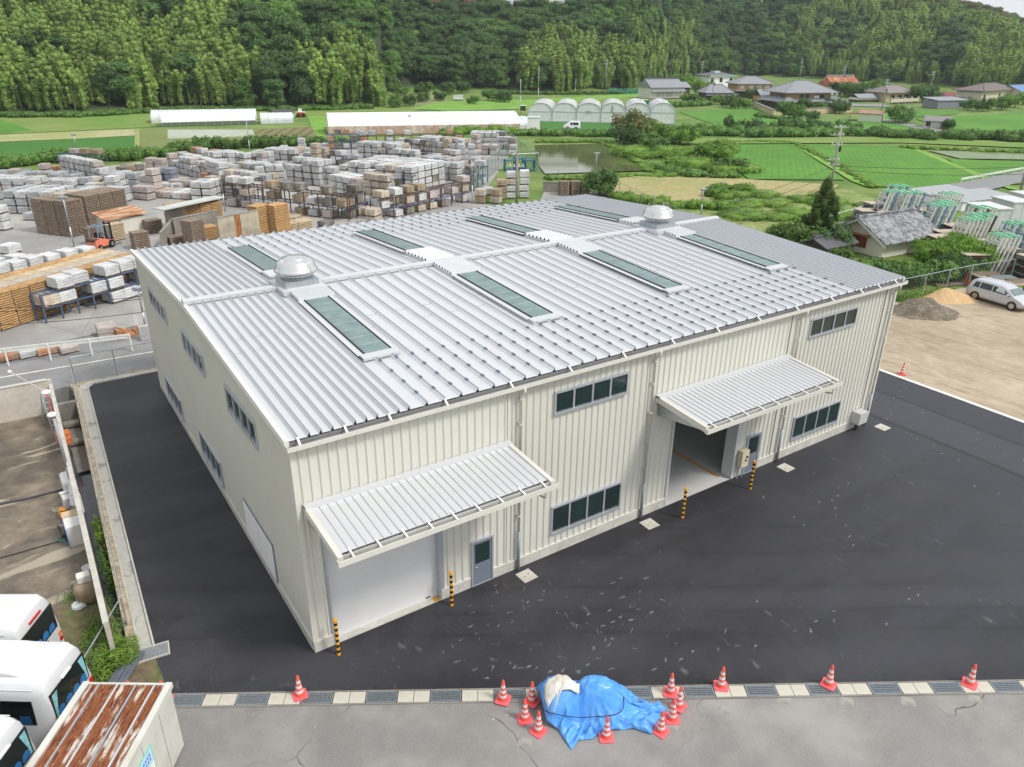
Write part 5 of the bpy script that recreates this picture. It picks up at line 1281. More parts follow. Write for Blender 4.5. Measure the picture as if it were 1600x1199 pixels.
rack(596,346,738,314,2,8,1.1,1.5,'steel rack running along the back edge of the roof towards the green net','tnkpw',.85,None,'rack along the roof edge')
rack(645,304,690,288,2,3,1.1,1.4,'blue steel rack at the right end of the big four-high block','tnw',.8,BLUEM,'blue rack beside the big block')
rack(512,244,562,243,3,4,1.1,1.4,'tall blue steel rack with red boards at the back of the yard','wko',.55,BLUEM,'back racks')
rack(506,256,535,259,1,3,1.3,1.4,'low blue steel rack in the middle of the yard','wk',.6,BLUEM,'low blue rack')
rack(562,232,724,228,2,12,1.0,1.4,'long low dark rack along the weeds at the back of the yard','wgok',.4,DKSTEEL,'back racks')
rack(620,244,668,248,2,4,1.0,1.4,'dark rack in the far centre of the yard','kw',.5,DKSTEEL,'back racks')
rack(92,256,160,258,1,4,1.4,1.4,'low blue steel rack below the hedge at the left of the yard','pkn',.6,BLUEM,'rack below the hedge')
rack(738,300,762,285,2,3,1.1,1.3,'blue steel rack beside the green net fence','kw',.5,BLUEM,'rack by the green net')
# make them: the 300 that show largest are things, the rest one object
BUN.sort(key=lambda b: (b[0]-CX)**2+(b[1]-CY)**2)
cnt = {}
pm = bpy.data.meshes.new('pallet'); pm.from_pydata(PAL.v, [], PAL.f); pm.materials.append(WOODO)
NIND = 300
for b in BUN[:NIND]:
    x, y, z, rz, col, s, where, tw = b; me, _ = bproto(col, s); o = bpy.data.objects.new('stone_bundle', me); COL.objects.link(o)
    o.location = (x, y, z); o.rotation_euler.z = rz
    ww = where.split(); lab = '%s %s bundle, %s, %s' % (tw[0], CN[col].replace('pinkish grey','pinkish').replace('blue-grey wrapped','blue-grey'), tw[1], where)
    tag(o, ' '.join(lab.split()[:16]), 'bundle', 'wrapped stone bundles in the yard')
    c = bpy.data.objects.new('pallet', pm); COL.objects.link(c); c.parent = o
rest = MB(); cm = list(FILM); extra = MB()
for b in BUN[NIND:]:
    x, y, z, rz, col, s, where, tw = b; _, bm = bproto(col, s); c, sn = math.cos(rz), math.sin(rz); k = random.uniform(.97,1.03)
    rest.add([(x+vx*c*k-vy*sn*k, y+vx*sn*k+vy*c*k, z+vz) for vx,vy,vz in bm.v], bm.f, cm.index(col))
    rest.add([(x+vx*c-vy*sn, y+vx*sn+vy*c, z+vz) for vx,vy,vz in ((-.55,-.6,0),(.55,-.6,0),(.55,.6,0),(-.55,.6,0),(-.55,-.6,.1),(.55,-.6,.1),(.55,.6,.1),(-.55,.6,.1))], [(4,5,6,7),(0,1,5,4),(1,2,6,5),(2,3,7,6),(3,0,4,7)], len(cm))
if len(BUN) > NIND: stuff(rest.build('stacked_bundles', [FILM[c] for c in cm]+[WOODO]), 'mass of small wrapped stone bundles stacked across the far part of the yard', 'bundles')
print('bundles', len(BUN))
# ------------------------------------------------------------- lumber
def lumber_mesh(w, d, h, seed, lay=.15):
    rs = random.Random(seed); m = MB(); n = int(h/lay)
    for i in range(n):
        a, b = rs.uniform(-.035,.035), rs.uniform(-.035,.035)
        m.box(a, b, i*lay+.065, w+a-.03, d+b-.03, i*lay+lay, 0)
        m.box(.05+a, .02, i*lay, .12+a, d-.05, i*lay+.065, 1); m.box(w-.16+a, .02, i*lay, w-.09+a, d-.05, i*lay+.065, 1)
    z = n*lay
    for k in range(int(w/.12)): m.box(k*.12+.005, 0, z, k*.12+.105, d-.03, z+.02, 0)
    return m
LUM = {}
def lumber(P, rz, w, d, h, mat, label, group, seed=0):
    key = (round(w,1), round(d,1), round(h,1), mat.name, seed)
    if key not in LUM:
        b = lumber_mesh(w, d, h, seed); me = bpy.data.meshes.new('lumber_stack'); me.from_pydata(b.v, [], b.f); me.materials.append(mat); me.materials.append(WOODO)
        me.polygons.foreach_set('material_index', b.mi); LUM[key] = me
    o = bpy.data.objects.new('lumber_stack', LUM[key]); COL.objects.link(o); o.location = P; o.rotation_euler.z = rz; return tag(o, label, 'lumber', group)
F0, F1 = G(45,443,2.5), G(206,397,2.5); F0.z = F1.z = 0; d = (F1-F0).normalized(); q = Vector((-d.y,d.x,0)); rz = math.atan2(d.y,d.x)
if q.dot(FW) < 0: q = -q
Ln = (F1-F0).length; Bk = G(140,384,2.5); Bk.z = 0; Dp = abs((Bk-F0).dot(q)); nr = 5; cwn = 1.25; nc = int(Ln/cwn)+1
rown = ['front','second','third','fourth','rearmost']
for r in range(nr):
    for c in range(-4, nc):
        mt = (WOOD, WOODG, WOODP, WOOD, WOODG)[r]; P = F0+d*(c*cwn)+q*(r*Dp/nr)
        if r == 0 or True: lumber((P.x,P.y,0), rz, cwn-.03, Dp/nr-.04, 2.5 if r < 4 else 2.2, mt, '%s plank stack from left in the %s row of the big lumber pile' % (ORD[c+4], rown[r]), 'plank stacks of the big lumber pile', seed=c%2)
print('lumber', Ln, Dp, nc)
wr_ = [(-20,414,60,398),(60,398,144,383),(-30,408,40,394)]
for i,(x0,y0,x1,y1) in enumerate(wr_):
    A, B = G(x0,y0,1.6), G(x1,y1,1.6); A.z = B.z = 0; dd = (B-A); n = max(1,int(dd.length/1.22)); dd /= n
    for k in range(n):
        for z in range(2):
            me, _ = bproto('w', (i+k)%3); o = bpy.data.objects.new('stone_bundle', me); COL.objects.link(o); P = A+dd*(k+.5); o.location = (P.x,P.y,z*.8); o.rotation_euler.z = rz
            tag(o, '%s white bundle, %s from left in the %s line behind the lumber pile' % ('upper' if z else 'lower', ORD[k], ('left','right','rear')[i]), 'bundle', 'white bundles behind the lumber pile')
            c = bpy.data.objects.new('pallet', pm); COL.objects.link(c); c.parent = o
def lrow(x0,y0,x1,y1,w,dp,h,mat,label,deep=1):
    A, B = G(x0,y0), G(x1,y1); d = (B-A); L = d.length; d.normalize(); q = Vector((-d.y,d.x,0)); rz = math.atan2(d.y,d.x)
    if q.dot(FW) < 0: q = -q
    n = max(1, int(round(L/w)))
    for i in range(n):
        for k in range(deep):
            P = A+d*(i*L/n)+q*(k*dp); lumber((P.x,P.y,0), rz, L/n-.04, dp-.05, h, mat, label+('' if n*deep == 1 else ', %s of %d, %s line' % (ORD[i], n, ('front','second','third')[k])), 'lumber: '+label, seed=(i+k)%2)
lrow(113,371,140,364,1.3,1.5,3.3,WOODO,'tall weathered plank stack left of the rusty-roofed shed',3)
lrow(141,352,204,338,1.4,1.5,2.9,WOODO,'long weathered plank stack behind the rusty-roofed shed',2)
lrow(282,362,352,350,1.3,1.5,2.3,WOOD,'orange plank stack inside the concrete bunker',2)
lrow(305,392,326,386,1.3,1.4,2.6,WOODO,'leaning grey-brown plank stack left of the rust-streaked wall')
lrow(316,378,345,372,1.4,1.4,1.3,WOOD,'low fresh plank stack by the rust-streaked wall')
lrow(407,374,430,368,1.3,1.4,3.0,WOOD,'first tall orange plank stack at the roof edge')
lrow(434,372,457,366,1.3,1.4,3.0,WOOD,'second tall orange plank stack at the roof edge')
lrow(213,392,238,388,1.3,1.3,1.5,WOODO,'grey plank stack between the forklift and the roof')
lrow(144,384,157,381,1.0,1.0,1.5,WOODO,'small plank pile against the shed')
lrow(232,366,257,362,1.4,1.2,1.3,WOODO,'dark plank crate right of the shed')
lrow(268,388,293,384,1.4,1.2,1.0,WOODO,'low dark pallets by the rusty pillar')
lrow(445,366,490,358,1.5,1.5,.9,WOODP,'low grey plank stacks at the roof edge')
lrow(876,306,889,305.5,1.1,1.2,1.65,WOODO,'left brown crate stack of three beside the lamp post')
lrow(893,306,905,305.5,1.1,1.2,1.65,WOODO,'middle brown crate stack of three beside the lamp post')
lrow(909,306,922,305.5,1.1,1.2,1.6,WOODO,'right brown crate stack of three beside the lamp post')
lrow(176,378,199,373,1.1,1.0,1.5,WOODP,'striped plank stack carried by the orange forklift')
# ------------------------------------------------------------- shed, bunker walls
t = thing('storage_shed', 'white block shed with a rusted sheet roof and dark door in the stone yard', 'shed', G(172,370), 0)
A, B = G(172,370), G(231,361); d = (B-A); L = d.length; rz = math.atan2(d.y,d.x); t.rotation_euler.z = rz; D_ = 3.0
SHW = M('shed_white', (.68,.66,.58), .7, .08, .8); m = MB(); m.box(0,0,0,L,D_,1.55); m.build('wall', SHW, t)
RS = M('rust_roof', (.36,.15,.07), .85, .25, 2, col2=(.60,.42,.28), cscale=1.0, stretch=(.5,2.5,1))
m = MB(); m.add([(-.25,-.25,1.5),(L+.2,-.25,1.78),(L+.2,D_+.2,1.95),(-.25,D_+.2,1.7),(-.25,-.25,1.6),(L+.2,-.25,1.88),(L+.2,D_+.2,2.05),(-.25,D_+.2,1.8)],[(0,3,2,1),(4,5,6,7),(0,1,5,4),(1,2,6,5),(2,3,7,6),(3,0,4,7)]); m.build('roof', RS, t)
m = MB(); m.box(L*.22,-.03,0,L*.34,0.02,1.35); dd = m.build('door', M('door_brown',(.10,.07,.06),.6), t); m = MB(); m.box(L*.245,-.05,.75,L*.31,-.03,1.1); m.build('door_pane', WHP, dd)
m = MB(); m.box(L*.36,-.03,.02,L*.80,-.0,1.45); m.build('sliding_panel', SHW, t)
def wallpx(x0,y0,x1,y1,h,th,label,mat=CONC_W,cap=None,name='concrete_wall'):
    A, B = G(x0,y0), G(x1,y1); d = B-A; L = d.length; t = thing(name, label, 'wall', A, math.atan2(d.y,d.x)); m = MB(); m.box(0,0,0,L,th,h); m.build('wall_panel', mat, t)
    m = MB(); m.box(-.04,-.04,h,L+.04,th+.04,h+.06); m.build('wall_cap', CONC_D, t); return t, L
CRS = M('concrete_rust_streak', (.42,.38,.29), .9, .15, 1, col2=(.30,.26,.20), cscale=.6)
t_, L_ = wallpx(347,392,409,378,2.9,.25,'tall grey-tan concrete wall with a broad rust streak at the roof edge',CRS)
m = MB(); m.box(L_*.40,-.012,.1,L_*.54,-.004,2.9); m.build('rust_streak', M('rust_streak',(.22,.08,.03),.9,.5,3,col2=(.40,.2,.08),cscale=2,stretch=(4,1,.6)), t_)
wallpx(276,376,346,360,.05+1.9,.25,'grey concrete bunker wall under a pale flat roof',CONC_D)
t_, L_ = wallpx(268,366,346,347,2.5,.25,'rear bunker wall carrying the pale flat roof',CONC_D)
m = MB(); m.box(-1.2,-1.0,2.56,L_,.5,2.66); m.build('flat_roof', M('flat_roof',(.50,.53,.50),.6,.15,1), t_)
wallpx(258,394,275,372,1.7,.2,'low concrete bunker wall with a rust-red end pillar',CONC_D)
wallpx(848,300,876,301,1.2,.2,'low dark concrete wall between the pole and the crate stacks',CONC_D)
# ------------------------------------------------------------- forklifts
def forklift(px, py, rz, body, label):
    t = thing('forklift', label, 'forklift', G(px,py), rz, 'forklifts in the stone yard')
    m = MB(); m.add([(-1.15,-.5,.25),(1.0,-.5,.25),(1.0,.5,.25),(-1.15,.5,.25),(-1.25,-.5,.95),(-.35,-.5,1.0),(-.35,.5,1.0),(-1.25,.5,.95),(.35,-.5,.62),(.35,.5,.62),(1.0,-.5,.62),(1.0,.5,.62)],
       [(0,3,2,1),(0,1,10,8,5,4),(3,7,6,9,11,2),(4,5,6,7),(5,8,9,6),(8,10,11,9),(1,2,11,10),(0,4,7,3)]); m.build('body', body, t, bevel=.04)
    m = MB(); m.box(-1.28,-.48,.8,-.85,.48,1.1); m.build('counterweight', DKSTEEL, t, bevel=.05)
    m = MB(); m.box(-.3,-.28,.9,.15,.28,1.02); m.box(-.36,-.28,1.0,-.24,.28,1.45); m.build('seat', BLACK, t)
    GRD = M('guard_bluegrey',(.20,.27,.33),.5,.1,3)
    for x, xt in ((-.75,-.65),(.65,.35)):
        for y in (-.46,.46): m = MB(); m.bar((x,y,.85 if x < 0 else .6),(xt,y,2.05),.07); m.build('guard_post', GRD, t)
    m = MB()
    for y in (-.46,.46): m.bar((-.7,y,2.07),(.42,y,2.07),.07)
    for k in range(6): m.bar((-.68+k*.21,-.46,2.07),(-.68+k*.21,.46,2.07),.05)
    m.build('overhead_guard', GRD, t)
    for y in (-.3,.3):
        m = MB(); m.bar((1.1,y,.1),(1.1,y,2.15),.09,.14); m.build('mast_rail', BLACK, t); m = MB(); m.bar((1.15,y,.10),(2.15,y,.08),.1,.04); m.build('fork', DKSTEEL, t)
    m = MB(); m.box(1.08,-.4,.35,1.16,.4,.75); m.box(1.06,-.35,1.95,1.14,.35,2.05); m.build('carriage', BLACK, t)
    for x, r in ((.65,.33),(-.8,.26)):
        for y in (-.52,.52): m = MB(); m.tube([(x,y-.1,r),(x,y+.1,r)], r, 16); w_ = m.build('wheel', BLACK, t); m = MB(); m.tube([(x,y-.11,r),(x,y+.11,r)], r*.5, 12); m.build('rim', GALVD, w_)
    m = MB(); m.bar((.35,0,.7),(.2,0,1.15),.04); m.build('steering_column', BLACK, t)
    return t
f1 = forklift(160,388,YROT+.55,M('forklift_orange',(.78,.22,.13),.4,.1,3),'orange forklift with blue-grey overhead guard carrying a plank stack in the yard')
f1.rotation_euler.z = math.atan2(*(lambda v: (v.y, v.x))(G(190,379)-G(158,390)))
f2 = forklift(366,292,YROT,M('forklift_dark',(.05,.07,.11),.4,.1,3),'small dark blue forklift working in the middle of the far yard')
# ------------------------------------------------------------- yard lamp poles and other poles
def pole(px, py, ytop, label, r=.07, head=True, name='lamp_pole', mat=None, hd='double', group='slim lamp poles round the stone yard'):
    P = G(px,py); H = HZ(P, ytop); t = thing(name, label, 'lamp pole' if head else 'pole', P, YROT, group)
    m = MB(); m.tube([(0,0,0),(0,0,H*.4)], r, 8); m.tube([(0,0,H*.4),(0,0,H)], r*.75, 8); m.build('pole', mat or GALV, t, smooth=True)
    if head:
        for s in ((-1,1) if hd == 'double' else (-1,)): m = MB(); m.box(s*.05,-.1,H-.22,s*.38,.12,H-.04); m.build('floodlight', GALV if hd == 'double' else WHITE, t, bevel=.02)
        m = MB(); m.box(-.3,-.03,H-.3,.3,.03,H-.24); m.build('bracket', GALVD, t)
    return t
for a in ((116,386,306,'grey lamp pole standing behind the lumber pile, left of the orange forklift'),(124,252,209,'lamp pole rising above the hedge in front of the left rice field'),(391,240,188,'lamp pole in front of the film-covered crop rows'),
          (641,208,180,'lamp pole in front of the long greenhouse'),(616,322,277,'lamp pole beside the rack along the roof edge'),(738,318,246,'lamp pole beside the green net fence'),(778,250,205,'lamp pole at the top right of the yard'),
          (930,290,238,'lamp pole standing beside the flooded paddy'),(1095,337,294,'lamp pole beyond the back right edge of the roof'),(228,514,448,'lamp pole beside the far left corner of the warehouse'),(352,330,262,'thin dark lamp pole beside the flat-roofed bunker')):
    pole(*a)
P = G(807,318); t = thing('concrete_pole', 'stout concrete pole with an arm of white insulators beside the green net', 'pole', P, YROT); H = HZ(P, 236)
m = MB(); m.tube([(0,0,0),(0,0,H)], .13, 10); m.build('pole', CONC_D, t, smooth=True); m = MB(); m.box(-.9,-.05,H-1.8,.9,.05,H-1.7); m.build('cross_arm', GALV, t)
for k in range(4): m = MB(); m.tube([(-.8+k*.5,0,H-1.7),(-.8+k*.5,0,H-1.45)], .06, 8); m.build('insulator', WHITE, t)
# green net fence of the yard
GNET = M('net_green', (.03,.17,.11), .7, .15, 6)
def netf(pts, h, label): 
    a = [tuple(G(*q)) for q in pts]; return mesh_fence('net_fence', a, h, label, .04, .42, .035, None, 3., GALV, GNET, rail=.03)
netf([(742,314),(752,292),(792,250)], 2.9, 'green net fence climbing along the right side of the stone yard')
netf([(785,222),(841,268),(800,270)], 2.6, 'green net fence round the corner beside the flooded paddy')
for i,(px,py) in enumerate(((797,266),(812,263),(826,266))):
    m = MB(); m.box(-.9,-.6,.0,-.75,.6,1.5); m.box(.75,-.6,0,.9,.6,1.5); m.box(-.9,-.6,1.35,.9,.6,1.5); m.box(-.9,-.6,0,.9,.6,.15)
    o = m.build('blue_machine', M('machine_blue',(.03,.13,.28),.5,.15,3), loc=G(px,py), rz=YROT+.2, bevel=.03); tag(o, '%s blue steel frame behind the green net by the flooded paddy' % ('left','middle','right')[i], 'machine')
# wooden pallets etc on the road edge, low rusty parts
for i,(px,py,c,lb) in enumerate(((14,561,'o','rusty stone crate behind the guard rail at the left edge'),(45,556,'w','white crate of orange parts behind the guard rail'),(72,552,'o','dark rusty crate behind the guard rail'),(108,549,'p','pinkish crate behind the guard rail'))):
    me, _ = bproto(c, 1); o = bpy.data.objects.new('stone_crate', me); COL.objects.link(o); o.location = G(px,py); o.rotation_euler.z = .2; o.scale = (.9,.7,.55); tag(o, lb, 'crate')
m = MB(); m.add([(0,0,0),(1.2,0,0),(1.2,1,0),(0,1,0),(.1,.1,.5),(1.1,.1,.2),(1.1,.9,.25),(.1,.9,.65)],[(0,3,2,1),(4,5,6,7),(0,1,5,4),(1,2,6,5),(2,3,7,6),(3,0,4,7)]); m.box(1.2,.2,0,2.0,.9,.25)
tag(m.build('scrap_heap', RUST, loc=G(184,532), rz=.2), 'rust-brown scrap heap beside the wrapped bundle at the road edge', 'scrap')
m = MB(); m.box(-.03,-.03,0,.03,.03,1.0,0); m.box(-.11,-.04,.55,.11,-.03,1.25,1); tag(m.build('sign_board', [RED, WHITE], loc=G(217,521), rz=YROT), 'small white sign board on a red post beside the warehouse back corner', 'sign')
m = MB(); m.box(-.35,-.2,0,.35,.2,.9); m.box(-.32,-.21,.3,.32,-.2,.31); tag(m.build('block_pillar', M('block_grey',(.42,.42,.42),.9,.15,4), loc=G(229,530)), 'grey block pillar at the road beside the back left corner of the warehouse', 'pillar')
# ------------------------------------------------------------- the silver minivan
def car(label, paint, L=4.6, W=1.75, H=1.62, name='minivan', van=False, cat='minivan'):
    t = thing(name, label, cat); hw = W/2
    # profile: (x, zlow, zbelt, zroof, halfwidth factor roof)
    X = [(-L/2,.38,.80,.82,.86),(-L/2+.12,.26,.88,1.05,.93),(-L/2+.35,.22,.93,H-.12,.98),(-L/2+.7,.22,.95,H-.02,1),(-.6,.22,.95,H,1),(.35,.22,.94,H-.04,1),(.85,.22,.93,H-.22,1),(1.45,.22,.92,1.02,1),(1.62,.22,.88,.92,.99),(2.0,.24,.76,.80,.96),(L/2-.06,.30,.58,.62,.88),(L/2,.38,.5,.54,.8)]
    if van: X = [(-L/2,.35,.9,1.5,.93),(-L/2+.1,.25,.95,H-.08,.97),(-L/2+.4,.25,.95,H,1),(0,.25,.95,H,1),(L/2-1.25,.25,.95,H-.02,1),(L/2-.5,.25,.95,1.25,1),(L/2-.3,.25,.9,.98,.98),(L/2-.04,.3,.7,.78,.93),(L/2,.38,.6,.65,.88)]
    m = MB(); nsec = 12
    for x, zl, zb, zr, wf in X:
        w_ = hw*wf; rw = w_*(.80 if zr > 1.1 else .93); s = [(w_*.93,zl),(w_,zl+.15),(w_,(zl+zb)/2),(w_*.985,zb),(rw*1.02 if zr > 1.1 else w_*.97,max(zb+.005,zr-.10)),(rw*.90,zr-.02),(rw*.5,zr)]
        s = s+[(-a,b) for a,b in s[::-1]]
        m.v += [(x,a,b) for a,b in s]; nsec = len(s)
    for i in range(len(X)-1):
        for k in range(nsec): m.f.append((i*nsec+k,(i+1)*nsec+k,(i+1)*nsec+(k+1)%nsec,i*nsec+(k+1)%nsec)); m.mi.append(0)
    m.f.append(tuple(range(nsec))); m.f.append(tuple((len(X)-1)*nsec+k for k in range(nsec-1,-1,-1))); m.mi += [0,0]
    b = m.build('body', paint, t, smooth=True); b.modifiers.new('wn','WEIGHTED_NORMAL')
    def at_sec(x, f):  # point on side between belt and roof at fraction f
        for (x0,_,b0,r0_,w0),(x1,_,b1,r1_,w1) in zip(X, X[1:]):
            if x0 <= x <= x1:
                u = (x-x0)/(x1-x0); zb = b0+(b1-b0)*u; zr = r0_+(r1_-r0_)*u; wf = w0+(w1-w0)*u
                yb, yt = hw*wf*.985, hw*wf*.80*1.02; zt = zr-.10; return (yb+(yt-yb)*f, zb+(zt-zb)*f)
        return (hw, 1)
    spans = [(-L/2+.48,-L/2+.98),(-L/2+1.06,-.32),(-.24,.62)] if not van else [(-L/2+.3,-.15),(-.08,L/2-1.3)]
    for s in (-1, 1):
        for i, (a, c) in enumerate(spans):
            q = []
            for x, f in ((a,.08),(c,.08),(c-(.0 if i < len(spans)-1 else .0),.86),(a+(.12 if i == 0 else 0),.86)):
                y, z = at_sec(x, f); q.append((x, s*(y+.008), z))
            if i == len(spans)-1 and not van: y, z = at_sec(1.15,.08); q[1] = (1.2, s*(y+.01), z+.0); 
            m = MB(); m.add(q, [(0,1,2,3) if s < 0 else (3,2,1,0)]); m.build('side_window', GLASS, t)
        m = MB(); y, z = at_sec(.95,.1); m.box(.92,s*(y+.02),z+.02,1.08,s*(y+.20),z+.15) if s > 0 else m.box(.92,-(y+.20),z+.02,1.08,-(y+.02),z+.15); m.build('wing_mirror', paint, t, bevel=.03)
        for x in (-L/2+.85, L/2-.85):
            r = .315; m = MB(); m.tube([(x,s*(hw-.20),r),(x,s*(hw+.012),r)], r, 22); wl = m.build('tyre', BLACK, t)
            m = MB(); m.tube([(x,s*(hw-.05),r),(x,s*(hw+.02),r)], .2, 18)
            m.build('rim', STEEL, wl); m = MB()
            for k in range(5): a = k*1.2566; m.box(x+.12*math.cos(a)-.03, s*(hw+.024)-.003, r+.12*math.sin(a)-.03, x+.12*math.cos(a)+.03, s*(hw+.024)+.003, r+.12*math.sin(a)+.03)
            m.build('rim_opening', BLACK, wl)
            m = MB(); m.lathe([(.33,0),(.375,0)], (0,0,0), 22); m.v = [(x+a_, s*(hw+.004), r+b_) for a_, b_, c_ in m.v]; m.build('wheel_arch', BLACK, t)
        m = MB(); m.box(-L/2+.02,s*hw*.80-.06,.85,-L/2+.12,s*hw*.80+.06,1.2); m.build('tail_light', TAILR, t, bevel=.01)
        m = MB(); m.box(L/2-.3,s*hw*.66-.12,.56,L/2-.08,s*hw*.66+.12,.68); m.build('headlight', M('lamp_glass',(.6,.62,.64),.1), t, bevel=.02)
    m = MB()
    if not van: xa, za, xb, zb2 = 1.38, 1.05, .86, H-.23
    else: xa, za, xb, zb2 = L/2-.52, 1.24, L/2-1.2, H-.06
    m.add([(xa+.015,-hw*.80,za+.03),(xa+.015,hw*.80,za+.03),(xb+.02,hw*.68,zb2+.03),(xb+.02,-hw*.68,zb2+.03)],[(0,1,2,3)]); m.build('windscreen', M('screen_glass',(.16,.22,.24),.06,.05,1), t)
    m = MB(); m.add([(-L/2+.10,-hw*.7,1.02),(-L/2+.10,hw*.7,1.02),(-L/2+.30,hw*.62,H-.22),(-L/2+.30,-hw*.62,H-.22)],[(3,2,1,0)]); m.build('rear_window', GLASS, t)
    m = MB(); m.box(L/2-.04,-.35,.30,L/2+.01,.35,.42); m.build('grille', BLACK, t)
    return t
SIL = M('paint_silver', (.56,.57,.60), .28, .03, 1, metal=.25)
c1 = car('silver minivan parked on the gravel lot beside the fence at the right edge', SIL)
A, B = G(1521,468), G(1578,485); hd = math.atan2((B-A).y,(B-A).x); mid = (A+B)/2; side = Vector((-math.sin(hd),math.cos(hd),0)); 
if side.dot(FW) < 0: side = -side
c1.rotation_euler.z = hd; c1.location = (mid.x+side.x*.85, mid.y+side.y*.85, 0); k_ = (B-A).length/2.9; c1.scale = (k_,k_,k_); print('car scale', k_)
PW = M('paint_white', (.78,.79,.80), .3, .03, 1)
c2 = car('small white van on the farm path in front of the curved greenhouses', PW, 3.3,1.45,1.8,'white_van',True,'van'); c2.location = G(893,203); c2.rotation_euler.z = YROT+math.pi; c2.scale = (1.1,1.1,1.0)
c3 = car('white car parked at the foot of the wooded hill right of the tan house', PW, 4.2,1.6,1.4,'parked_car',False,'car'); c3.location = G(1456,158); c3.rotation_euler.z = YROT+.3
# ------------------------------------------------------------- soil heaps
def heap(px, py, rx, ry, h, mat, label, seed, rot=0):
    P = G(px,py); m = MB(); n, R_ = 64, 22
    for r in range(R_+1):
        f = r/R_
        for k in range(n):
            t = 2*math.pi*k/n; x, y = rx*f*math.cos(t), ry*f*math.sin(t); nz = mn.noise(Vector((x*1.1+seed,y*1.1,seed))); w = 1+.18*mn.noise(Vector((math.cos(t)*1.5,math.sin(t)*1.5,seed)))
            z = h*max(0,(1-f)**.85)*(1+.28*nz)*min(1, (1-f)*6+.0) ; z = h*(1-sstep(f*.98))*(1+.35*nz)+.07*mn.noise(Vector((x*4,y*4,seed)))*(1-f)+.035*mn.noise(Vector((x*11,y*11,seed)))
            m.v.append((x*w, y*w, z-.03*f))
    for r in range(R_):
        for k in range(n): m.f.append((r*n+k,(r+1)*n+k,(r+1)*n+(k+1)%n,r*n+(k+1)%n)); m.mi.append(0)
    o = m.build('soil_heap', mat, loc=(P.x,P.y,-.01), rz=YROT+rot, smooth=True); return tag(o, label, 'heap')
heap(1440,487,2.9,1.9,1.0,M('dirt_dark',(.14,.115,.085),.95,.35,5,bump=.05,bscale=8,col2=(.22,.19,.15),cscale=2),'dark grey-brown heap of soil and rubble on the gravel lot',3,.1)
heap(1482,466,2.4,1.5,.7,M('sand_orange',(.56,.38,.20),.95,.12,3,bump=.03,bscale=9),'pale orange sand heap behind the dark soil heap',8,0)
P = G(1488,446); m = MB()
for k in range(4): m.bar((-1.5,-.15+k*.14,.06+.03*k),(1.6,-.1+k*.13,.06),.1,.05)
tag(m.build('plank_pile', WOODO, loc=P, rz=YROT+.25), 'few grey planks lying at the fence left of the red cone', 'planks')
# ------------------------------------------------------------- chain-link fences
a = [tuple(G(*q)) for q in ((1395,474),(1440,464),(1512,448),(1640,428))]
mesh_fence('mesh_fence', a, 1.75, 'galvanised mesh fence behind the heaps and the silver minivan', .045, .28, .006, None, 2.0, GALV)
a = [tuple(G(*q)) for q in ((935,322),(1000,330),(1095,345),(1215,392))]
mesh_fence('mesh_fence', [tuple(G(822,283)), tuple(G(923,285)), tuple(G(1062,352))], 1.6, 'thin mesh fence between the straw field and the back of the warehouse', .04, .6, .008, None, 3.0, GALVD)
# ------------------------------------------------------------- tile-roofed store in the trees
def gable(name, label, P, rz, W, D, h, hr, wall, roofm, ov=.5, ridge=None, cat='house', th=.12):
    """ridge along local x"""
    t = thing(name, label, cat, P, rz); m = MB(); m.box(-W/2,-D/2,0,W/2,D/2,h); m.add([(-W/2,-D/2,h),(-W/2,D/2,h),(-W/2,0,h+hr*.98),(W/2,-D/2,h),(W/2,D/2,h),(W/2,0,h+hr*.98)],[(0,2,1),(3,4,5)]); m.build('wall', wall, t)
    r = MB()
    for s in (-1,1):
        e = h-hr*ov/(D/2); q = [(-W/2-ov,s*(D/2+ov),e),(W/2+ov,s*(D/2+ov),e),(W/2+ov,0,h+hr),(-W/2-ov,0,h+hr)]
        if s > 0: q = q[::-1]
        b_ = [(x,y,z-th) for x,y,z in q]; r.add(q+b_, [(0,1,2,3),(7,6,5,4),(0,4,5,1),(1,5,6,2),(2,6,7,3),(3,7,4,0)])
    ro = r.build('roof', roofm, t)
    rd = MB(); rd.bar((-W/2-ov,0,h+hr+.08),(W/2+ov,0,h+hr+.08),.28,.2); 
    for x in (-W/2-ov, W/2+ov): rd.bar((x-.08,0,h+hr+.14),(x+.08,0,h+hr+.14),.32,.38)
    rd.build('ridge_tiles', ridge or roofm, ro)
    return t, ro
TILEA = M('tile_mottled', (.33,.34,.36), .6, .2, 3, col2=(.15,.15,.17), cscale=1.7, cthr=(.45,.52))
_t = NT(TILEA); _v = _t.coord(); _t.bump(_t.wave(_v, 2.0, 0, 'X'), .05); _t.bump(_t.wave(_v, 1.3, 0, 'Y'), .04)
_t.over(_t.math('MULTIPLY', _t.rng(_t.vor(_t.coord((4,3,1)), 1.2, out='Color') if False else _t.noise(_t.coord((4,3,1)),2.6,1), .55,.62), .7), (.55,.55,.56))
A, B = G(1376,404), G(1452,390); d = B-A; rz = math.atan2(d.y,d.x); Wd = d.length; q = Vector((-d.y,d.x,0)).normalized()
if q.dot(FW) < 0: q = -q
Dd = 5.2; c_ = (A+B)/2+q*Dd/2; hh = HZ(A, 372)
CRW = M('plaster_cream', (.72,.69,.60), .85, .06, 1)
t, ro = gable('tile_roofed_store', 'cream plaster store with mottled grey tile roof and dark red shutters among trees', c_, rz, Wd, Dd, hh, 1.35, CRW, TILEA, .7)
print('store', Wd, hh)
REDB = M('shutter_dark_red', (.22,.045,.035), .7, .15, 4)
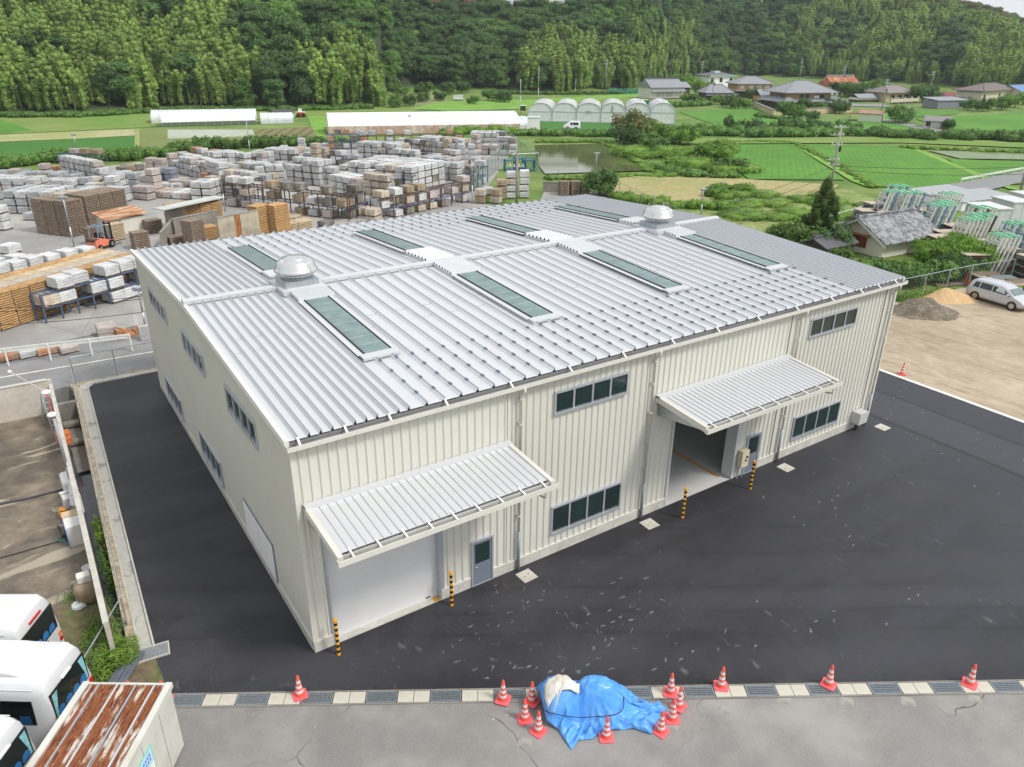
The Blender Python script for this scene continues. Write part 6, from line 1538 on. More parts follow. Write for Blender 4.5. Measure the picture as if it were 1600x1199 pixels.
for sx in (-1,):
    m = MB(); m.box(-Wd/2-.06,-.9,.55,-Wd/2+.01,1.0,hh-.25); m.build('window_shutter', REDB, t); m = MB(); m.box(-Wd/2-.45,-1.2,hh-.2,-Wd/2,1.2,hh-.12); m.build('window_hood', RUST, t)
m = MB(); m.box(Wd/2-2.6,-Dd/2-.06,.35,Wd/2-.8,-Dd/2+.01,hh-.3); m.build('window_shutter', REDB, t)
for s in (-1,1):
    m = MB(); q_ = [(-Wd/2-.72,s*(Dd/2+.7),hh-.52),(-Wd/2-.72,0,hh+1.35-.12),(-Wd/2-.72,0,hh+1.10),(-Wd/2-.72,s*(Dd/2+.7),hh-.78)]
    m.add(q_+[(x+.06,y,z) for x,y,z in q_], [(0,1,2,3),(7,6,5,4),(0,4,5,1),(2,6,7,3)]); m.build('barge_board', TRIM, t)
P = G(1290,402); t2, _ = gable('lean_shed', 'low dark tiled roof half hidden beside the cream store', P, rz+.1, 4.2, 2.4, 1.5, .5, M('dark_timber',(.05,.045,.04),.8), M('tile_charcoal', (.10,.10,.11), .6, .15, 2), .3, cat='shed')
# ------------------------------------------------------------- nested steel stillages with green caps
GCAP = M('cap_green', (.20,.62,.36), .5, .08, 4); FRW = M('frame_pale', (.58,.58,.53), .6, .25, 4, col2=(.34,.24,.15), cscale=3, cthr=(.58,.72)); PLY = M('plywood', (.48,.41,.32), .8, .15, 2)
FRB = M('frame_blue', (.14,.26,.36), .5, .15, 3)
def stillage(P, rz, n_fr, layers, label, cols, w=1.9, dp=1.6, fh=3.0):
    t = thing('stillage_stack', label, 'stillage stack', P, rz, 'nested steel stillages in the storage yard')
    for k in range(layers):
        m = MB(); z = k*.2+.05
        m.box(0,-dp/2,z,w,-dp/2+.07,z+.09); m.box(0,dp/2-.07,z,w,dp/2,z+.09); m.box(0,-dp/2,z,.07,dp/2,z+.09); m.box(w-.07,-dp/2,z,w,dp/2,z+.09); m.box(.06,-dp/2+.06,z+.06,w-.06,dp/2-.06,z+.09)
        m.build('base_frame', DKSTEEL if k % 3 else GALVD, t)
    m = MB(); m.box(-.02,-dp/2-.02,layers*.2+.05,w+.02,dp/2+.02,layers*.2+.11); m.build('plywood_deck', PLY, t)
    for k in range(n_fr):
        x = w+.2+k*.40; lean = .55; c = cols[k % len(cols)]; z0 = .1+.0*k; fr = MB(); H = fh-.0+.05*(k%2)
        for y in (-dp/2+.05, dp/2-.05): fr.bar((x-.2,y,z0),(x+lean,y,z0+H),.13,.16)
        for f in (.35,.62,.8): fr.bar((x-.2+(lean+.2)*f,-dp/2,z0+H*f),(x-.2+(lean+.2)*f,dp/2,z0+H*f),.10)
        f_ = fr.build('upright_frame', c, t)
        m = MB(); m.bar((x+lean,-dp/2-.03,z0+H),(x+lean,dp/2+.03,z0+H),.11,.08); m.build('green_cap', GCAP, f_)
    return t
yb = G(1340,352); yax = (G(1480,372)-G(1345,352)); srz = math.atan2(*(lambda v: (v.y, v.x))(G(1430,330)-G(1345,352)))
STL = [(1336,350,6,7,(FRW,FRW,FRB),3.3),(1362,352,6,7,(FRW,FRW,FRB),3.3),(1402,374,6,8,(FRW,FRB),3.2),(1414,368,5,8,(FRW,FRW),3.2),(1448,402,6,9,(FRW,FRW),3.3),(1458,394,6,9,(FRW,FRW,DKSTEEL),3.3),(1492,430,5,9,(FRW,FRW),3.2),(1540,424,6,10,(FRB,FRW),3.7),(1588,440,5,10,(FRB,FRW),3.7)]
STL += [(1350,338,5,7,(FRW,FRB),3.2),(1426,352,5,8,(FRW,FRW),3.2),(1470,378,5,8,(FRW,FRW,DKSTEEL),3.2),(1516,410,5,9,(FRW,FRB),3.3),(1562,402,5,9,(FRB,FRW),3.4)]
wd = ['farthest left of','second of','third of','fourth of','fifth of','sixth of','seventh of','tall blue-framed one of','nearest the right edge of','rear left of','rear middle of','dark-barred one of','behind the bright trees in','rear right of']
for i,(px,py,nf,ly,cl,fh) in enumerate(STL):
    stillage(G(px,py), YROT+.12, nf, ly, 'stillage stack with green-capped frames, %s the row behind the store' % wd[i], cl, 2.0, 1.7, fh)
for i,(px,py) in enumerate(((1536,446),(1562,452),(1590,458))):
    t = thing('scaffold_pallet', '%s low steel pallet of grey boards behind the silver minivan' % ('left','middle','right')[i], 'pallet', G(px,py), YROT+.1)
    m = MB(); m.box(-1.0,-.7,.82,1.0,.7,.92); m.build('board_deck', PLY, t)
    for x in (-.9,.9):
        for y in (-.6,.6): m = MB(); m.box(x-.04,y-.04,0,x+.04,y+.04,.82); m.build('leg', M('leg_green',(.02,.16,.12),.5,.1,4), t)
    m = MB()
    for k in range(5): m.bar((-.9,-.5+k*.24,.97),(.95,-.45+k*.22,.99),.06,.05)
    m.build('loose_bar', WOODO if i != 1 else GALVD, t)
# ------------------------------------------------------------- long grey-roofed sheds and white containers
RIBG = M('ribbed_grey', (.40,.42,.43), .5, .08, 1); _t = NT(RIBG); _t.bump(_t.wave(_t.coord(), .55, 0, 'X'), .06); _t.over(_t.math('MULTIPLY', _t.rng(_t.wave(_t.coord(), .32, 0, 'X'), .8, .95), .6), (.16,.17,.18))
def boxhouse(name, label, px0, py0, px1, py1, depth, h, wall, roofm, slope=.3, cat='container', group=None):
    A, B = G(px0,py0), G(px1,py1); d = B-A; L = d.length; t = thing(name, label, cat, A, math.atan2(d.y,d.x), group)
    m = MB(); m.box(0,0,0,L,depth,h); m.build('wall', wall, t)
    m = MB(); m.add([(-.1,-.1,h),(L+.1,-.1,h),(L+.1,depth+.1,h+slope),(-.1,depth+.1,h+slope),(-.1,-.1,h+.12),(L+.1,-.1,h+.12),(L+.1,depth+.1,h+slope+.12),(-.1,depth+.1,h+slope+.12)],[(0,3,2,1),(4,5,6,7),(0,1,5,4),(1,2,6,5),(2,3,7,6),(3,0,4,7)]); m.build('roof', roofm, t)
    return t, L
boxhouse('long_shed','long low shed with a grey ribbed roof behind the stillages, rear one of two',1461,321,1524,313,4,.9,WHITE,RIBG,.3,'shed')
boxhouse('long_shed','long low shed with a grey ribbed roof behind the stillages, front one of two',1501,331,1583,321,4,1.0,WHITE,RIBG,.3,'shed')
for i,(a_) in enumerate(((1535,362,1572,361),(1576,350,1606,349),(1604,340,1640,339))):
    t, L = boxhouse('white_container','white steel container in the right storage yard, %s of three' % ('leftmost','middle','rightmost')[i],*a_,3.2,2.2,M('container_white2',(.52,.53,.54),.5,.05,1),M('container_top',(.60,.61,.62),.5),.05,'container','white containers at the right edge')
    m = MB(); m.box(.15,-.02,.2,L/2-.03,0,2.3); m.box(L/2+.03,-.02,.2,L-.15,0,2.3); m.build('door_panel', M('container_door',(.56,.57,.58),.5), t)
# guard rails by the right road
guardrail('guard_rail', [tuple(G(1222,376)), tuple(G(1300,346)), tuple(G(1440,302))], 'white guard rail curving behind the cypress and the tile-roofed store', .6, M('rail_white'if 0 else 'rail_white',(.72,.74,.70)), 3.0)
guardrail('guard_rail', [tuple(G(1500,288)), tuple(G(1640,262))], 'white guard rail beside the road at the upper right edge', .7, MATS['rail_white'], 3.0)
# ------------------------------------------------------------- utility pole with cross arms and wires
def upole(px, py, ytop, label, arms=(.97,.86,.72,.5,.42), r=.16, cans=True, mat=None, aw=1.1):
    P = G(px,py); P.z = 0; H = HZ(P, ytop); t = thing('utility_pole', label, 'utility pole', P, YROT+.1); cm_ = mat or M('pole_concrete',(.34,.33,.31),.8,.1,2)
    m = MB(); m.tube([(0,0,0),(0,0,H)], [r,r*.7], 10); m.build('pole', cm_, t, smooth=True)
    for i, f in enumerate(arms):
        m = MB(); m.box(-aw*(1.15 if i % 2 else .8),-.05,H*f-.04,aw*(.5 if i % 2 else .8),.05,H*f+.05); a = m.build('cross_arm', GALV, t)
        for k in range(3): m = MB(); x = -aw*.7+k*aw*.55; m.tube([(x,0,H*f+.05),(x,0,H*f+.25)], .06, 7); m.build('insulator', WHITE, a)
    if cans: m = MB(); m.tube([(.28,-.1,H*.62),(.28,-.1,H*.70)], .14, 10); m.build('switch_box', BLACK, t)
    return P, H, t
up = upole(1296,302,196,'tall concrete utility pole with many cross arms rising in front of the rice fields')
up2 = upole(1590,312,150,'utility pole at the right edge behind the long sheds', (.9,), .15, False)
def wire(a, b, label, sag=1.0, r=.02, mid=None):
    a, b = Vector(a), Vector(b); n = 20; pts = [a.lerp(b,k/n)-Vector((0,0,sag*4*(k/n)*(1-k/n)))-a for k in range(n+1)]
    m = MB(); m.tube(pts, r, 5); return tag(m.build('overhead_wire', BLACK, loc=a), label, 'wire')
pr_, Hr = G(1760,240), 9
wire((up[0].x,up[0].y,up[1]*.42),tuple(G(1760,248,5.0)),'upper overhead wire running right from the utility pole across the rice field',.8,.025)
wire((up[0].x,up[0].y,up[1]*.36),tuple(G(1760,262,4.6)),'lower overhead wire running right from the utility pole above the stillages',.8,.025)
for i,(a_,b_) in enumerate((((1095,331),(1296,270)),((1110,339),(1296,282)),((1150,352),(1296,300)))):
    wire(tuple(G(a_[0],a_[1],3.5)), (up[0].x,up[0].y,up[1]*(.42,.30,.2)[i]), 'overhead wire between the roof corner and the utility pole, %s of three' % ('highest','middle','lowest')[i], .3, .022)
wire(tuple(G(822,243,4.2)), tuple(G(1110,243,4.2)), 'thin wire stretched across the flooded paddy', .3, .015)
for i,(ya,yb2) in enumerate(((484,462),(490,466),(510,487))):
    wire(tuple(G(-60,ya,3.0)), tuple(G(229,yb2,3.0)), 'dark overhead wire crossing the lumber rack at the left, %s of three' % ('highest','middle','lowest')[i], .15, .018)
# ------------------------------------------------------------- polytunnels and greenhouses
FILMW = M('greenhouse_film', (.87,.88,.88), .4, .06, .6, bump=.02, bscale=1.5)
FILMT = M('greenhouse_film_thin', (.62,.66,.66), .35, .15, .8)
FILMK = M('greenhouse_dark', (.06,.065,.07), .6, .15, 1)
ENDW = M('greenhouse_end', (.70,.72,.70), .5, .12, 1.5)
def tunnel(px0,py0,px1,py1,depth,ytop,label,mat=FILMW,low=.3,name='greenhouse',curve=1.0,group=None,base=None,rib=True,end=ENDW,skirt=None):
    """long axis along the picture line"""
    A, B = G(px0,py0), G(px1,py1); d = B-A; L = d.length; rz = math.atan2(d.y,d.x); q = Vector((-math.sin(rz),math.cos(rz),0)); s = 1 if q.dot(FW) > 0 else -1
    mid = (A+B)/2+q*s*depth/2; H = HZ(mid, ytop if not callable(ytop) else 0); t = thing(name, label, 'greenhouse', A, rz, group)
    n = 12; pr_ = []; h0 = H*low
    for i in range(n+1):
        a = math.pi*i/n; pr_.append((s*(depth/2-depth/2*math.cos(a)), h0+(H-h0)*math.sin(a)**curve))
    m = MB(); nb = max(2, int(L/1.6))
    for j in range(nb):
        x0, x1 = j*L/nb, (j+1)*L/nb
        for (ya,za),(yb,zb) in zip(pr_, pr_[1:]):
            m.quad((x0,ya,za),(x1,ya,za),(x1,yb,zb),(x0,yb,zb))
    m.build('film_roof', mat, t, smooth=True)
    for x in (0, L): m = MB(); m.add([(x,y,z) for y,z in pr_]+[(x,s*depth,0),(x,0,0)], [tuple(range(n+3))]); m.build('end_wall', end, t)
    
    for ye in (0, s*depth): m = MB(); m.box(0,ye-.03,.0,L,ye+.03,h0); m.build('side_curtain', skirt or FILMT, t)
    if rib:
        m = MB()
        for j in range(0, nb+1):
            x = j*L/nb; m.bar((x,-.05*s,0),(x,-.05*s,h0),.06); 
            for (ya,za),(yb,zb) in list(zip(pr_, pr_[1:])): m.bar((x,ya,za+.02),(x,yb,zb+.02),.04)
        m.build('hoops', M('hoop_grey',(.42,.45,.46),.5,.1,2), t)
    return t, L, H
tunnel(237,193,402,190,7,171,'long pale polytunnel behind the white one at the left fields',FILMT,.3)
tunnel(254,198,400,194,6,174,'white covered polytunnel with open lower side at the left fields',FILMW,.3,skirt=M('open_side',(.12,.16,.11),.8))
tunnel(408,194,459,193,5,176,'short pale polytunnel right of the long white one',FILMT,.35)
tunnel(426,185,460,184,4,171,'small dark-roofed tunnel behind the short polytunnel',FILMK,.5,rib=False,end=FILMK)
t,L,H = tunnel(514,211,812,206,10,175,'very long white greenhouse with reddish lower side behind the stone yard',FILMW,.42,skirt=M('red_skirt',(.50,.33,.26),.8,.3,1.5,col2=(.60,.52,.48),cscale=.5))
tunnel(800,203,832,202,9,182,'right end bay of the long greenhouse with rounded pale roof',FILMT,.4)
t = thing('white_shed','small white shed at the right end of the long greenhouse','shed',G(824,206),YROT); m = MB(); m.box(0,0,0,2.6,3,2.8); m.build('wall', WHITE, t); m = MB(); m.box(-.1,-.1,2.82,2.7,3.1,2.9); m.build('roof', FILMT, t)
# six bays, gable ends towards the camera
A, B = G(825,190), G(1054,195); d = (B-A)/6; rz = math.atan2(d.y,d.x); q = Vector((-math.sin(rz),math.cos(rz),0)); Wb = d.length
for i in range(6):
    P = A+d*i; t = thing('greenhouse','curved-roof greenhouse bay, %s' % ('leftmost of six, with an open green side','second from the left of six','third from the left of six','third from the right of six, with a dark vent bar','second from the right of six','rightmost of six')[i],'greenhouse',P,rz,'six joined curved greenhouses')
    H = HZ(P+d*.5, 161); n = 12; D_ = 16; pr_ = [(Wb*.01,0),(Wb*.01,H*.55)]+[(Wb*.5-Wb*.49*math.cos(math.pi*k/n), H*.55+H*.45*math.sin(math.pi*k/n)**.9) for k in range(1,n)]+[(Wb*.99,H*.55),(Wb*.99,0)]
    m = MB()
    for (xa,za),(xb,zb) in zip(pr_, pr_[1:]):
        m.quad((xa,0,za),(xa,D_,za),(xb,D_,zb),(xb,0,zb))
        m.build('film_roof', FILMW, t, smooth=True)
    
    for ye in (.02, D_-.02): m = MB(); m.add([(x,ye,z) for x,z in pr_],[tuple(range(len(pr_)))]); m.build('end_wall', ENDW, t)
    m = MB()
    for (xa,za),(xb,zb) in zip(pr_, pr_[1:]): m.bar((xa,-.04,za),(xb,-.04,zb),.10)
    m.bar((0.1,-.03,H*.55),(Wb-.1,-.03,H*.55),.08); m.bar((0.1,-.03,.15),(Wb-.1,-.03,.15),.25); m.build('end_frame', M('frame_bluegrey',(.42,.46,.50),.5), t)
    if i == 3: m = MB(); m.bar((Wb*.45,-.08,H*.5),(Wb*.45,-.08,H*.85),.12); m.build('vent_bar', DKSTEEL, t)
    if i == 2: m = MB(); m.box(Wb*.4,-.12,H*.5,Wb*.58,-.04,H*.6); m.build('vent_window', RIBG, t)
# ------------------------------------------------------------- houses
TILEG = M('tile_grey', (.25,.26,.28), .5, .08, 1.5, bump=.02, bscale=5); TILED = M('tile_dark', (.13,.13,.14), .6, .12, 1.5); TILEB = M('tile_blue', (.10,.22,.42), .5, .1, 1)
TILER = M('roof_darkred', (.20,.05,.045), .6, .12, 1); PLW = M('plaster_white', (.70,.68,.62), .8, .06, .6); PLY2 = M('plaster_tan', (.52,.42,.27), .8, .1, .6); PLO = M('timber_ochre', (.42,.26,.11), .8, .2, 2)
TIMB = M('timber_dark', (.07,.055,.045), .8, .2, 2); PLB = M('plaster_beige', (.58,.53,.42), .8, .06, .6); GRYW = M('siding_grey', (.22,.23,.26), .6, .08, 1)
def hip(t, W, D, z, hr, ov, roofm, cx=0, cy=0, rl=.45, name='roof', th=.18):
    m = MB(); a, b = W/2+ov, D/2+ov; r = max(0, W/2-D/2*1.0)*1.0 if rl is None else W/2*rl
    v = [(cx-a,cy-b,z),(cx+a,cy-b,z),(cx+a,cy+b,z),(cx-a,cy+b,z),(cx-r,cy,z+hr),(cx+r,cy,z+hr)]
    m.add(v+[(x,y,zz-th) for x,y,zz in v[:4]], [(0,1,5,4),(1,2,5),(2,3,4,5),(3,0,4),(0,6,7,1),(1,7,8,2),(2,8,9,3),(3,9,6,0),(9,8,7,6)])
    o = m.build(name, roofm, t); m = MB(); m.bar((cx-r-.1,cy,z+hr+.05),(cx+r+.1,cy,z+hr+.05),.3,.25)
    for sx in (-1,1):
        for sy in (-1,1): m.bar((cx+sx*r,cy,z+hr+.03),(cx+sx*a,cy+sy*b,z+.05),.25,.16)
    m.build('ridge_tiles', roofm, o); return o
def wins(t, xs, y, z0, z1, w, s=-1, mat=GLASS, fr=ALU):
    for x in xs:
        m = MB(); m.box(x-w/2-.06,y-.05 if s < 0 else y-.0,z0-.06,x+w/2+.06,y+.0 if s < 0 else y+.05,z1+.06); f = m.build('window', fr, t); m = MB(); m.box(x-w/2,y-.08 if s < 0 else y+.05,z0,x+w/2,y-.05 if s < 0 else y+.08,z1); m.build('pane', mat, f)
def hbase(px0,py0,px1,py1,depth,label,name='house',cat='house',group=None):
    A, B = G(px0,py0), G(px1,py1); d = B-A; rz = math.atan2(d.y,d.x); q = Vector((-math.sin(rz),math.cos(rz),0)); 
    C = (A+B)/2+q*depth/2; t = thing(name, label, cat, C, rz, group); return t, d.length, A
SHOJI = M('curtained_glass', (.50,.52,.50), .4, .3, 2)
# 1 grey-roofed farmhouse at left
t, W, A = hbase(1016,155,1067,154,8,'low farmhouse with pale grey tiled roof, leftmost of the village'); He = HZ(A,139)
m = MB(); m.box(-W/2,-4,0,W/2,4,He+.6); m.build('wall', PLW, t); m = MB(); m.box(-W/2,-4.9,0,W/2,-4,.0+He*.0+.2); m.build('porch', TIMB, t)
m = MB(); m.add([(-W/2-.3,-5.2,He*.72),(W/2+.3,-5.2,He*.72),(W/2+.3,-3.9,He*1.0),(-W/2-.3,-3.9,He*1.0)],[(0,1,2,3)]); m.build('lean_roof', TILEG, t)
m = MB(); v = [(-W/2-.4,-4.6,He+.35),(W/2+.4,-4.6,He+.35),(W/2+.2,0,He+2.9),(-W/2-.2,0,He+2.9),(W/2+.4,4.6,He+.35),(-W/2-.4,4.6,He+.35)]; m.add(v,[(0,1,2,3),(3,2,4,5),(1,4,2),(0,3,5)]); r_ = m.build('roof', TILEG, t)
m = MB(); m.bar((-W/2-.3,0,He+3),(W/2+.3,0,He+3),.35,.4); m.build('ridge_tiles', TILED, r_)
wins(t, [-3.6,-1.9,-.1,1.5], -4.02, .6, 2.3, 1.3, -1, SHOJI)
m = MB(); m.box(W/2+.2,-3.2,0,W/2+3.2,3,He+.2); m.build('side_wing', TIMB, t); m = MB(); m.add([(W/2,-3.6,He+.2),(W/2+3.6,-3.6,He+.2),(W/2+3.6,0,He+1.9),(W/2,0,He+1.9),(W/2+3.6,3.6,He+.2),(W/2,3.6,He+.2)],[(0,1,2,3),(3,2,4,5)]); m.build('wing_roof', TILEG, t)
# 2 white two-storey flat-roofed house behind
t, W, A = hbase(1107,141,1144,140,8,'white two-storey house with dark flat-edged roof and roof lantern, behind the tiled houses'); He = HZ(A,119)
m = MB(); m.box(-W/2,-4,0,W/2,4,He); m.build('wall', WHITE, t); hip(t,W,8,He+.15,1.1,.9,TILED); m = MB(); m.box(-W/2-.9,-4.95,He-.05,W/2+.9,4.95,He+.12); m.build('eave_band', M('eave_teal',(.45,.62,.60),.6), t)
m = MB(); m.box(-1.6,-1.2,He+.9,1.6,1.2,He+1.75); m.build('roof_lantern', M('lantern_teal',(.40,.55,.55),.6), t); wins(t,[-W/2+1.4,-.3,W/2-1.4],-4.02,He*.55,He*.86,1.5); wins(t,[-W/2+1.4,W/2-1.4],-4.02,.8,He*.4,1.4)
# 3 ochre two-storey with hipped roof
t, W, A = hbase(1150,153,1204,153,8,'two-storey ochre house with pale hipped tile roof, between the white house and the black gatehouse'); He = HZ(A,131)
m = MB(); m.box(-W/2,-4,0,W/2,4,He*.55); m.build('lower_wall', TIMB, t); m = MB(); m.box(-W/2,-4,He*.56,W/2,4,He); m.build('upper_wall', PLO, t); hip(t,W,8,He+.02,2.3,.8,TILEG,rl=.3); hip(t,W+.5,9,He*.52,.5,1.0,TILEG,rl=.9,name='lower_roof')
wins(t,[-W/2+1.8,-1.4,1.6,W/2-1.8],-4.02,He*.66,He*.88,1.5,-1,SHOJI)
# 4 barn-like dark with tiled roof in front left
t, W, A = hbase(1103,158,1142,158,7,'dark timber house with worn grey gable roof in front of the white house'); He = HZ(A,145)
m = MB(); m.box(-W/2,-3.5,0,W/2,3.5,He); m.build('wall', TIMB, t); hip(t,W,7,He,2.4,.7,TILEG,rl=.5); m = MB(); m.add([(-W/2-.6,-5.0,He*.66),(W/2+2,-5.0,He*.66),(W/2+2,-3.4,He*.9),(-W/2-.6,-3.4,He*.9)],[(0,1,2,3)]); m.build('lean_roof', TILED, t); wins(t,[-1.5,1.5],-3.52,.7,1.9,1.2)
# 5 gatehouse
t, W, A = hbase(1188,167,1218,167,6,'black and white gatehouse with steep tiled roof left of the large hipped-roof house'); He = HZ(A,151)
m = MB(); m.box(-W/2,-3,0,W/2,3,He*.5); m.build('lower_wall', TIMB, t); m = MB(); m.box(-W/2,-3,He*.5,W/2,3,He); m.build('upper_wall', PLO, t)
m = MB(); m.add([(-W/2-.5,-3.7,He-.1),(W/2+.5,-3.7,He-.1),(W/2+.5,0,He+1.9),(-W/2-.5,0,He+1.9),(W/2+.5,3.7,He-.1),(-W/2-.5,3.7,He-.1)],[(0,1,2,3),(3,2,4,5)]); m.build('roof', TILEG, t)
m = MB(); m.add([(-W/2-.5,-4.2,He*.48),(W/2+.5,-4.2,He*.48),(W/2+.5,-2.9,He*.66),(-W/2-.5,-2.9,He*.66)],[(0,1,2,3)]); m.build('lean_roof', TILEG, t)
# 6 large hipped-roof house
t, W, A = hbase(1228,172,1300,171,11,'large two-storey house with broad grey hipped tile roof and wide lower roof'); He = HZ(A,145)
m = MB(); m.box(-W/2-1.5,-5.5,0,W/2+1.5,5.5,He*.5); m.build('lower_wall', TIMB, t); m = MB(); m.box(-W/2+.5,-4.4,He*.5,W/2-.5,4.4,He); m.build('upper_wall', PLO, t)
hip(t,W,9.5,He,3.0,1.2,TILEG,rl=.28); hip(t,W+3,11.5,He*.50,1.7,1.3,TILEG,rl=.75,name='lower_roof'); wins(t,[-2.6,-.6,4.4],-4.42,He*.66,He*.88,1.6); wins(t,[-5,-2,1,4],-5.52,.5,1.9,1.6)
for x in (1.6,2.5): m = MB(); m.box(x,-4.8,He*.66,x+.7,-4.45,He*.80); m.build('air_conditioner', WHITE, t)
for s in (-1,): hip(t,5.5,5,He*.45,1.5,.7,TILEG,cx=W/2-.5,cy=-6.0,rl=.3,name='porch_roof'); hip(t,4.5,4,He*.45,1.2,.6,TILEG,cx=-W/2+.2,cy=-5.5,rl=.3,name='porch_roof')
# wall in front of it
A, B, C = G(1178,168), G(1207,181), G(1330,176); t = thing('garden_wall','tan plaster garden wall with tiled coping in front of the large hipped-roof house','wall',A); m = MB(); m2 = MB()
for p, q_ in ((A,B),(B,C)): a_, b_ = p-A, q_-A; m.bar(a_+Vector((0,0,.75)), b_+Vector((0,0,.75)), .3, 1.5); m2.bar(a_+Vector((0,0,1.56)), b_+Vector((0,0,1.56)), .6, .14)
m.build('wall_panel', PLY2, t); m2.build('wall_coping', TILEG, t)
# 7 red-rusted roof house behind
t, W, A = hbase(1299,148,1342,147,8,'house with a rust-red steep roof and pale ridge at the foot of the hill'); He = HZ(A,135)
m = MB(); m.box(-W/2,-4,0,W/2,4,He); m.build('wall', PLW, t); m = MB(); m.add([(-W/2-.4,-4.7,He-.1),(W/2+.4,-4.7,He-.1),(W/2+.1,0,He+3.4),(-W/2-.1,0,He+3.4),(W/2+.4,4.7,He-.1),(-W/2-.4,4.7,He-.1)],[(0,1,2,3),(3,2,4,5),(1,4,2),(0,3,5)]); r_ = m.build('roof', M('roof_rust_red',(.34,.10,.05),.8,.3,.8,col2=(.5,.25,.14),cscale=.5), t); m = MB(); m.bar((-W/2,0,He+3.6),(W/2,0,He+3.6),.7,.6); m.build('ridge_tiles', TILEG, r_)
t, W, A = hbase(1342,152,1358,151,6,'small grey gabled house right of the rust-red roof'); He = HZ(A,141); m = MB(); m.box(-W/2,-3,0,W/2,3,He); m.build('wall', PLW, t); hip(t,W,6,He,1.9,.6,TILEG,rl=.4); hip(t,W+1,7.5,He*.55,.6,.6,TILEG,rl=.8,name='lower_roof')
# 8 tan house with dark thatch-like roof
t, W, A = hbase(1383,160,1424,159,8,'single-storey tan house with grey-brown hipped roof behind a white parapet wall'); He = HZ(A,145)
m = MB(); m.box(-W/2,-4,0,W/2,4,He); m.build('wall', PLY2, t); hip(t,W,8,He,2.1,1.0,M('tile_brown',(.22,.20,.19),.7,.15,1.5),rl=.5); wins(t,[-3.2,0,3.0],-4.02,.6,2.2,1.7)
A, B = G(1392,163), G(1434,161); d = B-A; t = thing('parapet_wall','white scalloped garden wall in front of the tan house','wall',A,math.atan2(d.y,d.x)); m = MB(); m.box(0,0,.5,d.length,.3,1.5); m.build('wall_panel', PLB, t); m = MB(); m.box(0,-.02,0,d.length,.3,.5); m.build('wall_base', TIMB, t)
for k in range(5): m = MB(); m.box(k*d.length/4-.2,-.06,.3,k*d.length/4+.2,.36,2.0); m.build('wall_post', PLB, t)
t, W, A = hbase(1340,160,1376,159,4,'low white garden gatehouse with dark base between the large house and the tan house'); He = HZ(A,153); m = MB(); m.box(-W/2,-2,0,W/2,2,He*.5); m.build('lower_wall', TIMB, t); m = MB(); m.box(-W/2,-2,He*.5,W/2,2,He); m.build('upper_wall', PLW, t); m = MB(); m.add([(-W/2-.3,-2.5,He-.1),(W/2+.3,-2.5,He-.1),(W/2+.3,0,He+1.1),(-W/2-.3,0,He+1.1),(W/2+.3,2.5,He-.1),(-W/2-.3,2.5,He-.1)],[(0,1,2,3),(3,2,4,5)]); m.build('roof', TILEG, t)
# 9 grey siding shed, 10 dark-red roofed, 11 beige two-storey, 12 blue-roofed
def slab_house(px0,py0,px1,py1,dp,yt,label,wall,roofm,hr=.5,cat='shed',ov=.3,gab=False):
    t, W, A = hbase(px0,py0,px1,py1,dp,label,'shed' if cat == 'shed' else 'house',cat); He = HZ(A,yt); m = MB(); m.box(-W/2,-dp/2,0,W/2,dp/2,He)
    if gab: m.add([(-W/2,-dp/2,He),(-W/2,dp/2,He),(-W/2,0,He+hr*.97),(W/2,-dp/2,He),(W/2,dp/2,He),(W/2,0,He+hr*.97)],[(0,2,1),(3,4,5)])
    m.build('wall', wall, t); m = MB()
    a, b = W/2+ov, dp/2+ov
    if gab: m.add([(-a,-b,He-.1),(a,-b,He-.1),(a,0,He+hr),(-a,0,He+hr),(a,b,He-.1),(-a,b,He-.1)]+[(-a,-b,He-.22),(a,-b,He-.22)],[(0,1,2,3),(3,2,4,5),(6,7,1,0)])
    else: m.add([(-a,-b,He+.02),(a,-b,He+.02),(a,b,He+.02+hr),(-a,b,He+.02+hr)]+[(-a,-b,He+.16),(a,-b,He+.16),(a,b,He+.16+hr),(-a,b,He+.16+hr)],[(0,3,2,1),(4,5,6,7),(0,1,5,4),(1,2,6,5),(2,3,7,6),(3,0,4,7)])
    m.build('roof', roofm, t); return t, W, He
t,W,He = slab_house(1464,170,1510,169,6,158,'grey metal-sided shed with a flat grey roof beside the rice field',GRYW,M('roof_greymetal',(.26,.28,.31),.5,.08,1),.6)
m = MB(); m.box(W/2-3.2,-3.06,.5,W/2-1.9,-3.0,1.8); m.build('window', GLASS, t)
t,W,He = slab_house(1482,162,1528,161,7,153,'cream house with a dark red gabled roof behind the grey shed',PLB,TILER,1.6,'house',.5,True)
t,W,He = slab_house(1530,166,1584,161,8,144,'two-storey beige house with brown hipped roof near the right edge',PLB,TILED,.1,'house',.2); hip(t,W,8,He+.3,1.9,.9,M('tile_brownblack',(.16,.13,.12),.7,.15,1.5),rl=.35)
wins(t,[-W/2+2,0,W/2-2],-4.02,He*.62,He*.82,1.3); wins(t,[-W/2+2.5,1.2],-4.02,.6,2.2,1.7)
for x in (0,W/2-2): m = MB(); m.box(x-1.1,-4.6,He*.46,x+1.1,-4.02,He*.58); m.build('balcony', M('balcony_mauve',(.28,.22,.24),.6), t)
slab_house(1515,166,1534,165,5,157,'low entrance wing with dark roof left of the beige two-storey house',PLB,TILED,1.0,'house',.5,True)
slab_house(1590,163,1660,158,8,143,'house with a blue tiled roof cut off by the right edge',M('plaster_peach',(.62,.50,.40),.8),TILEB,1.8,'house',.6,True)
t,W,He = slab_house(1340,190,1376,192,5,176,'small cream shed with reddish-brown roof on the far field edge, beside the track',M('shed_cream',(.66,.66,.55),.7,.05,1),M('roof_redbrown',(.36,.20,.15),.7,.2,1),.5,'shed',.3,True)
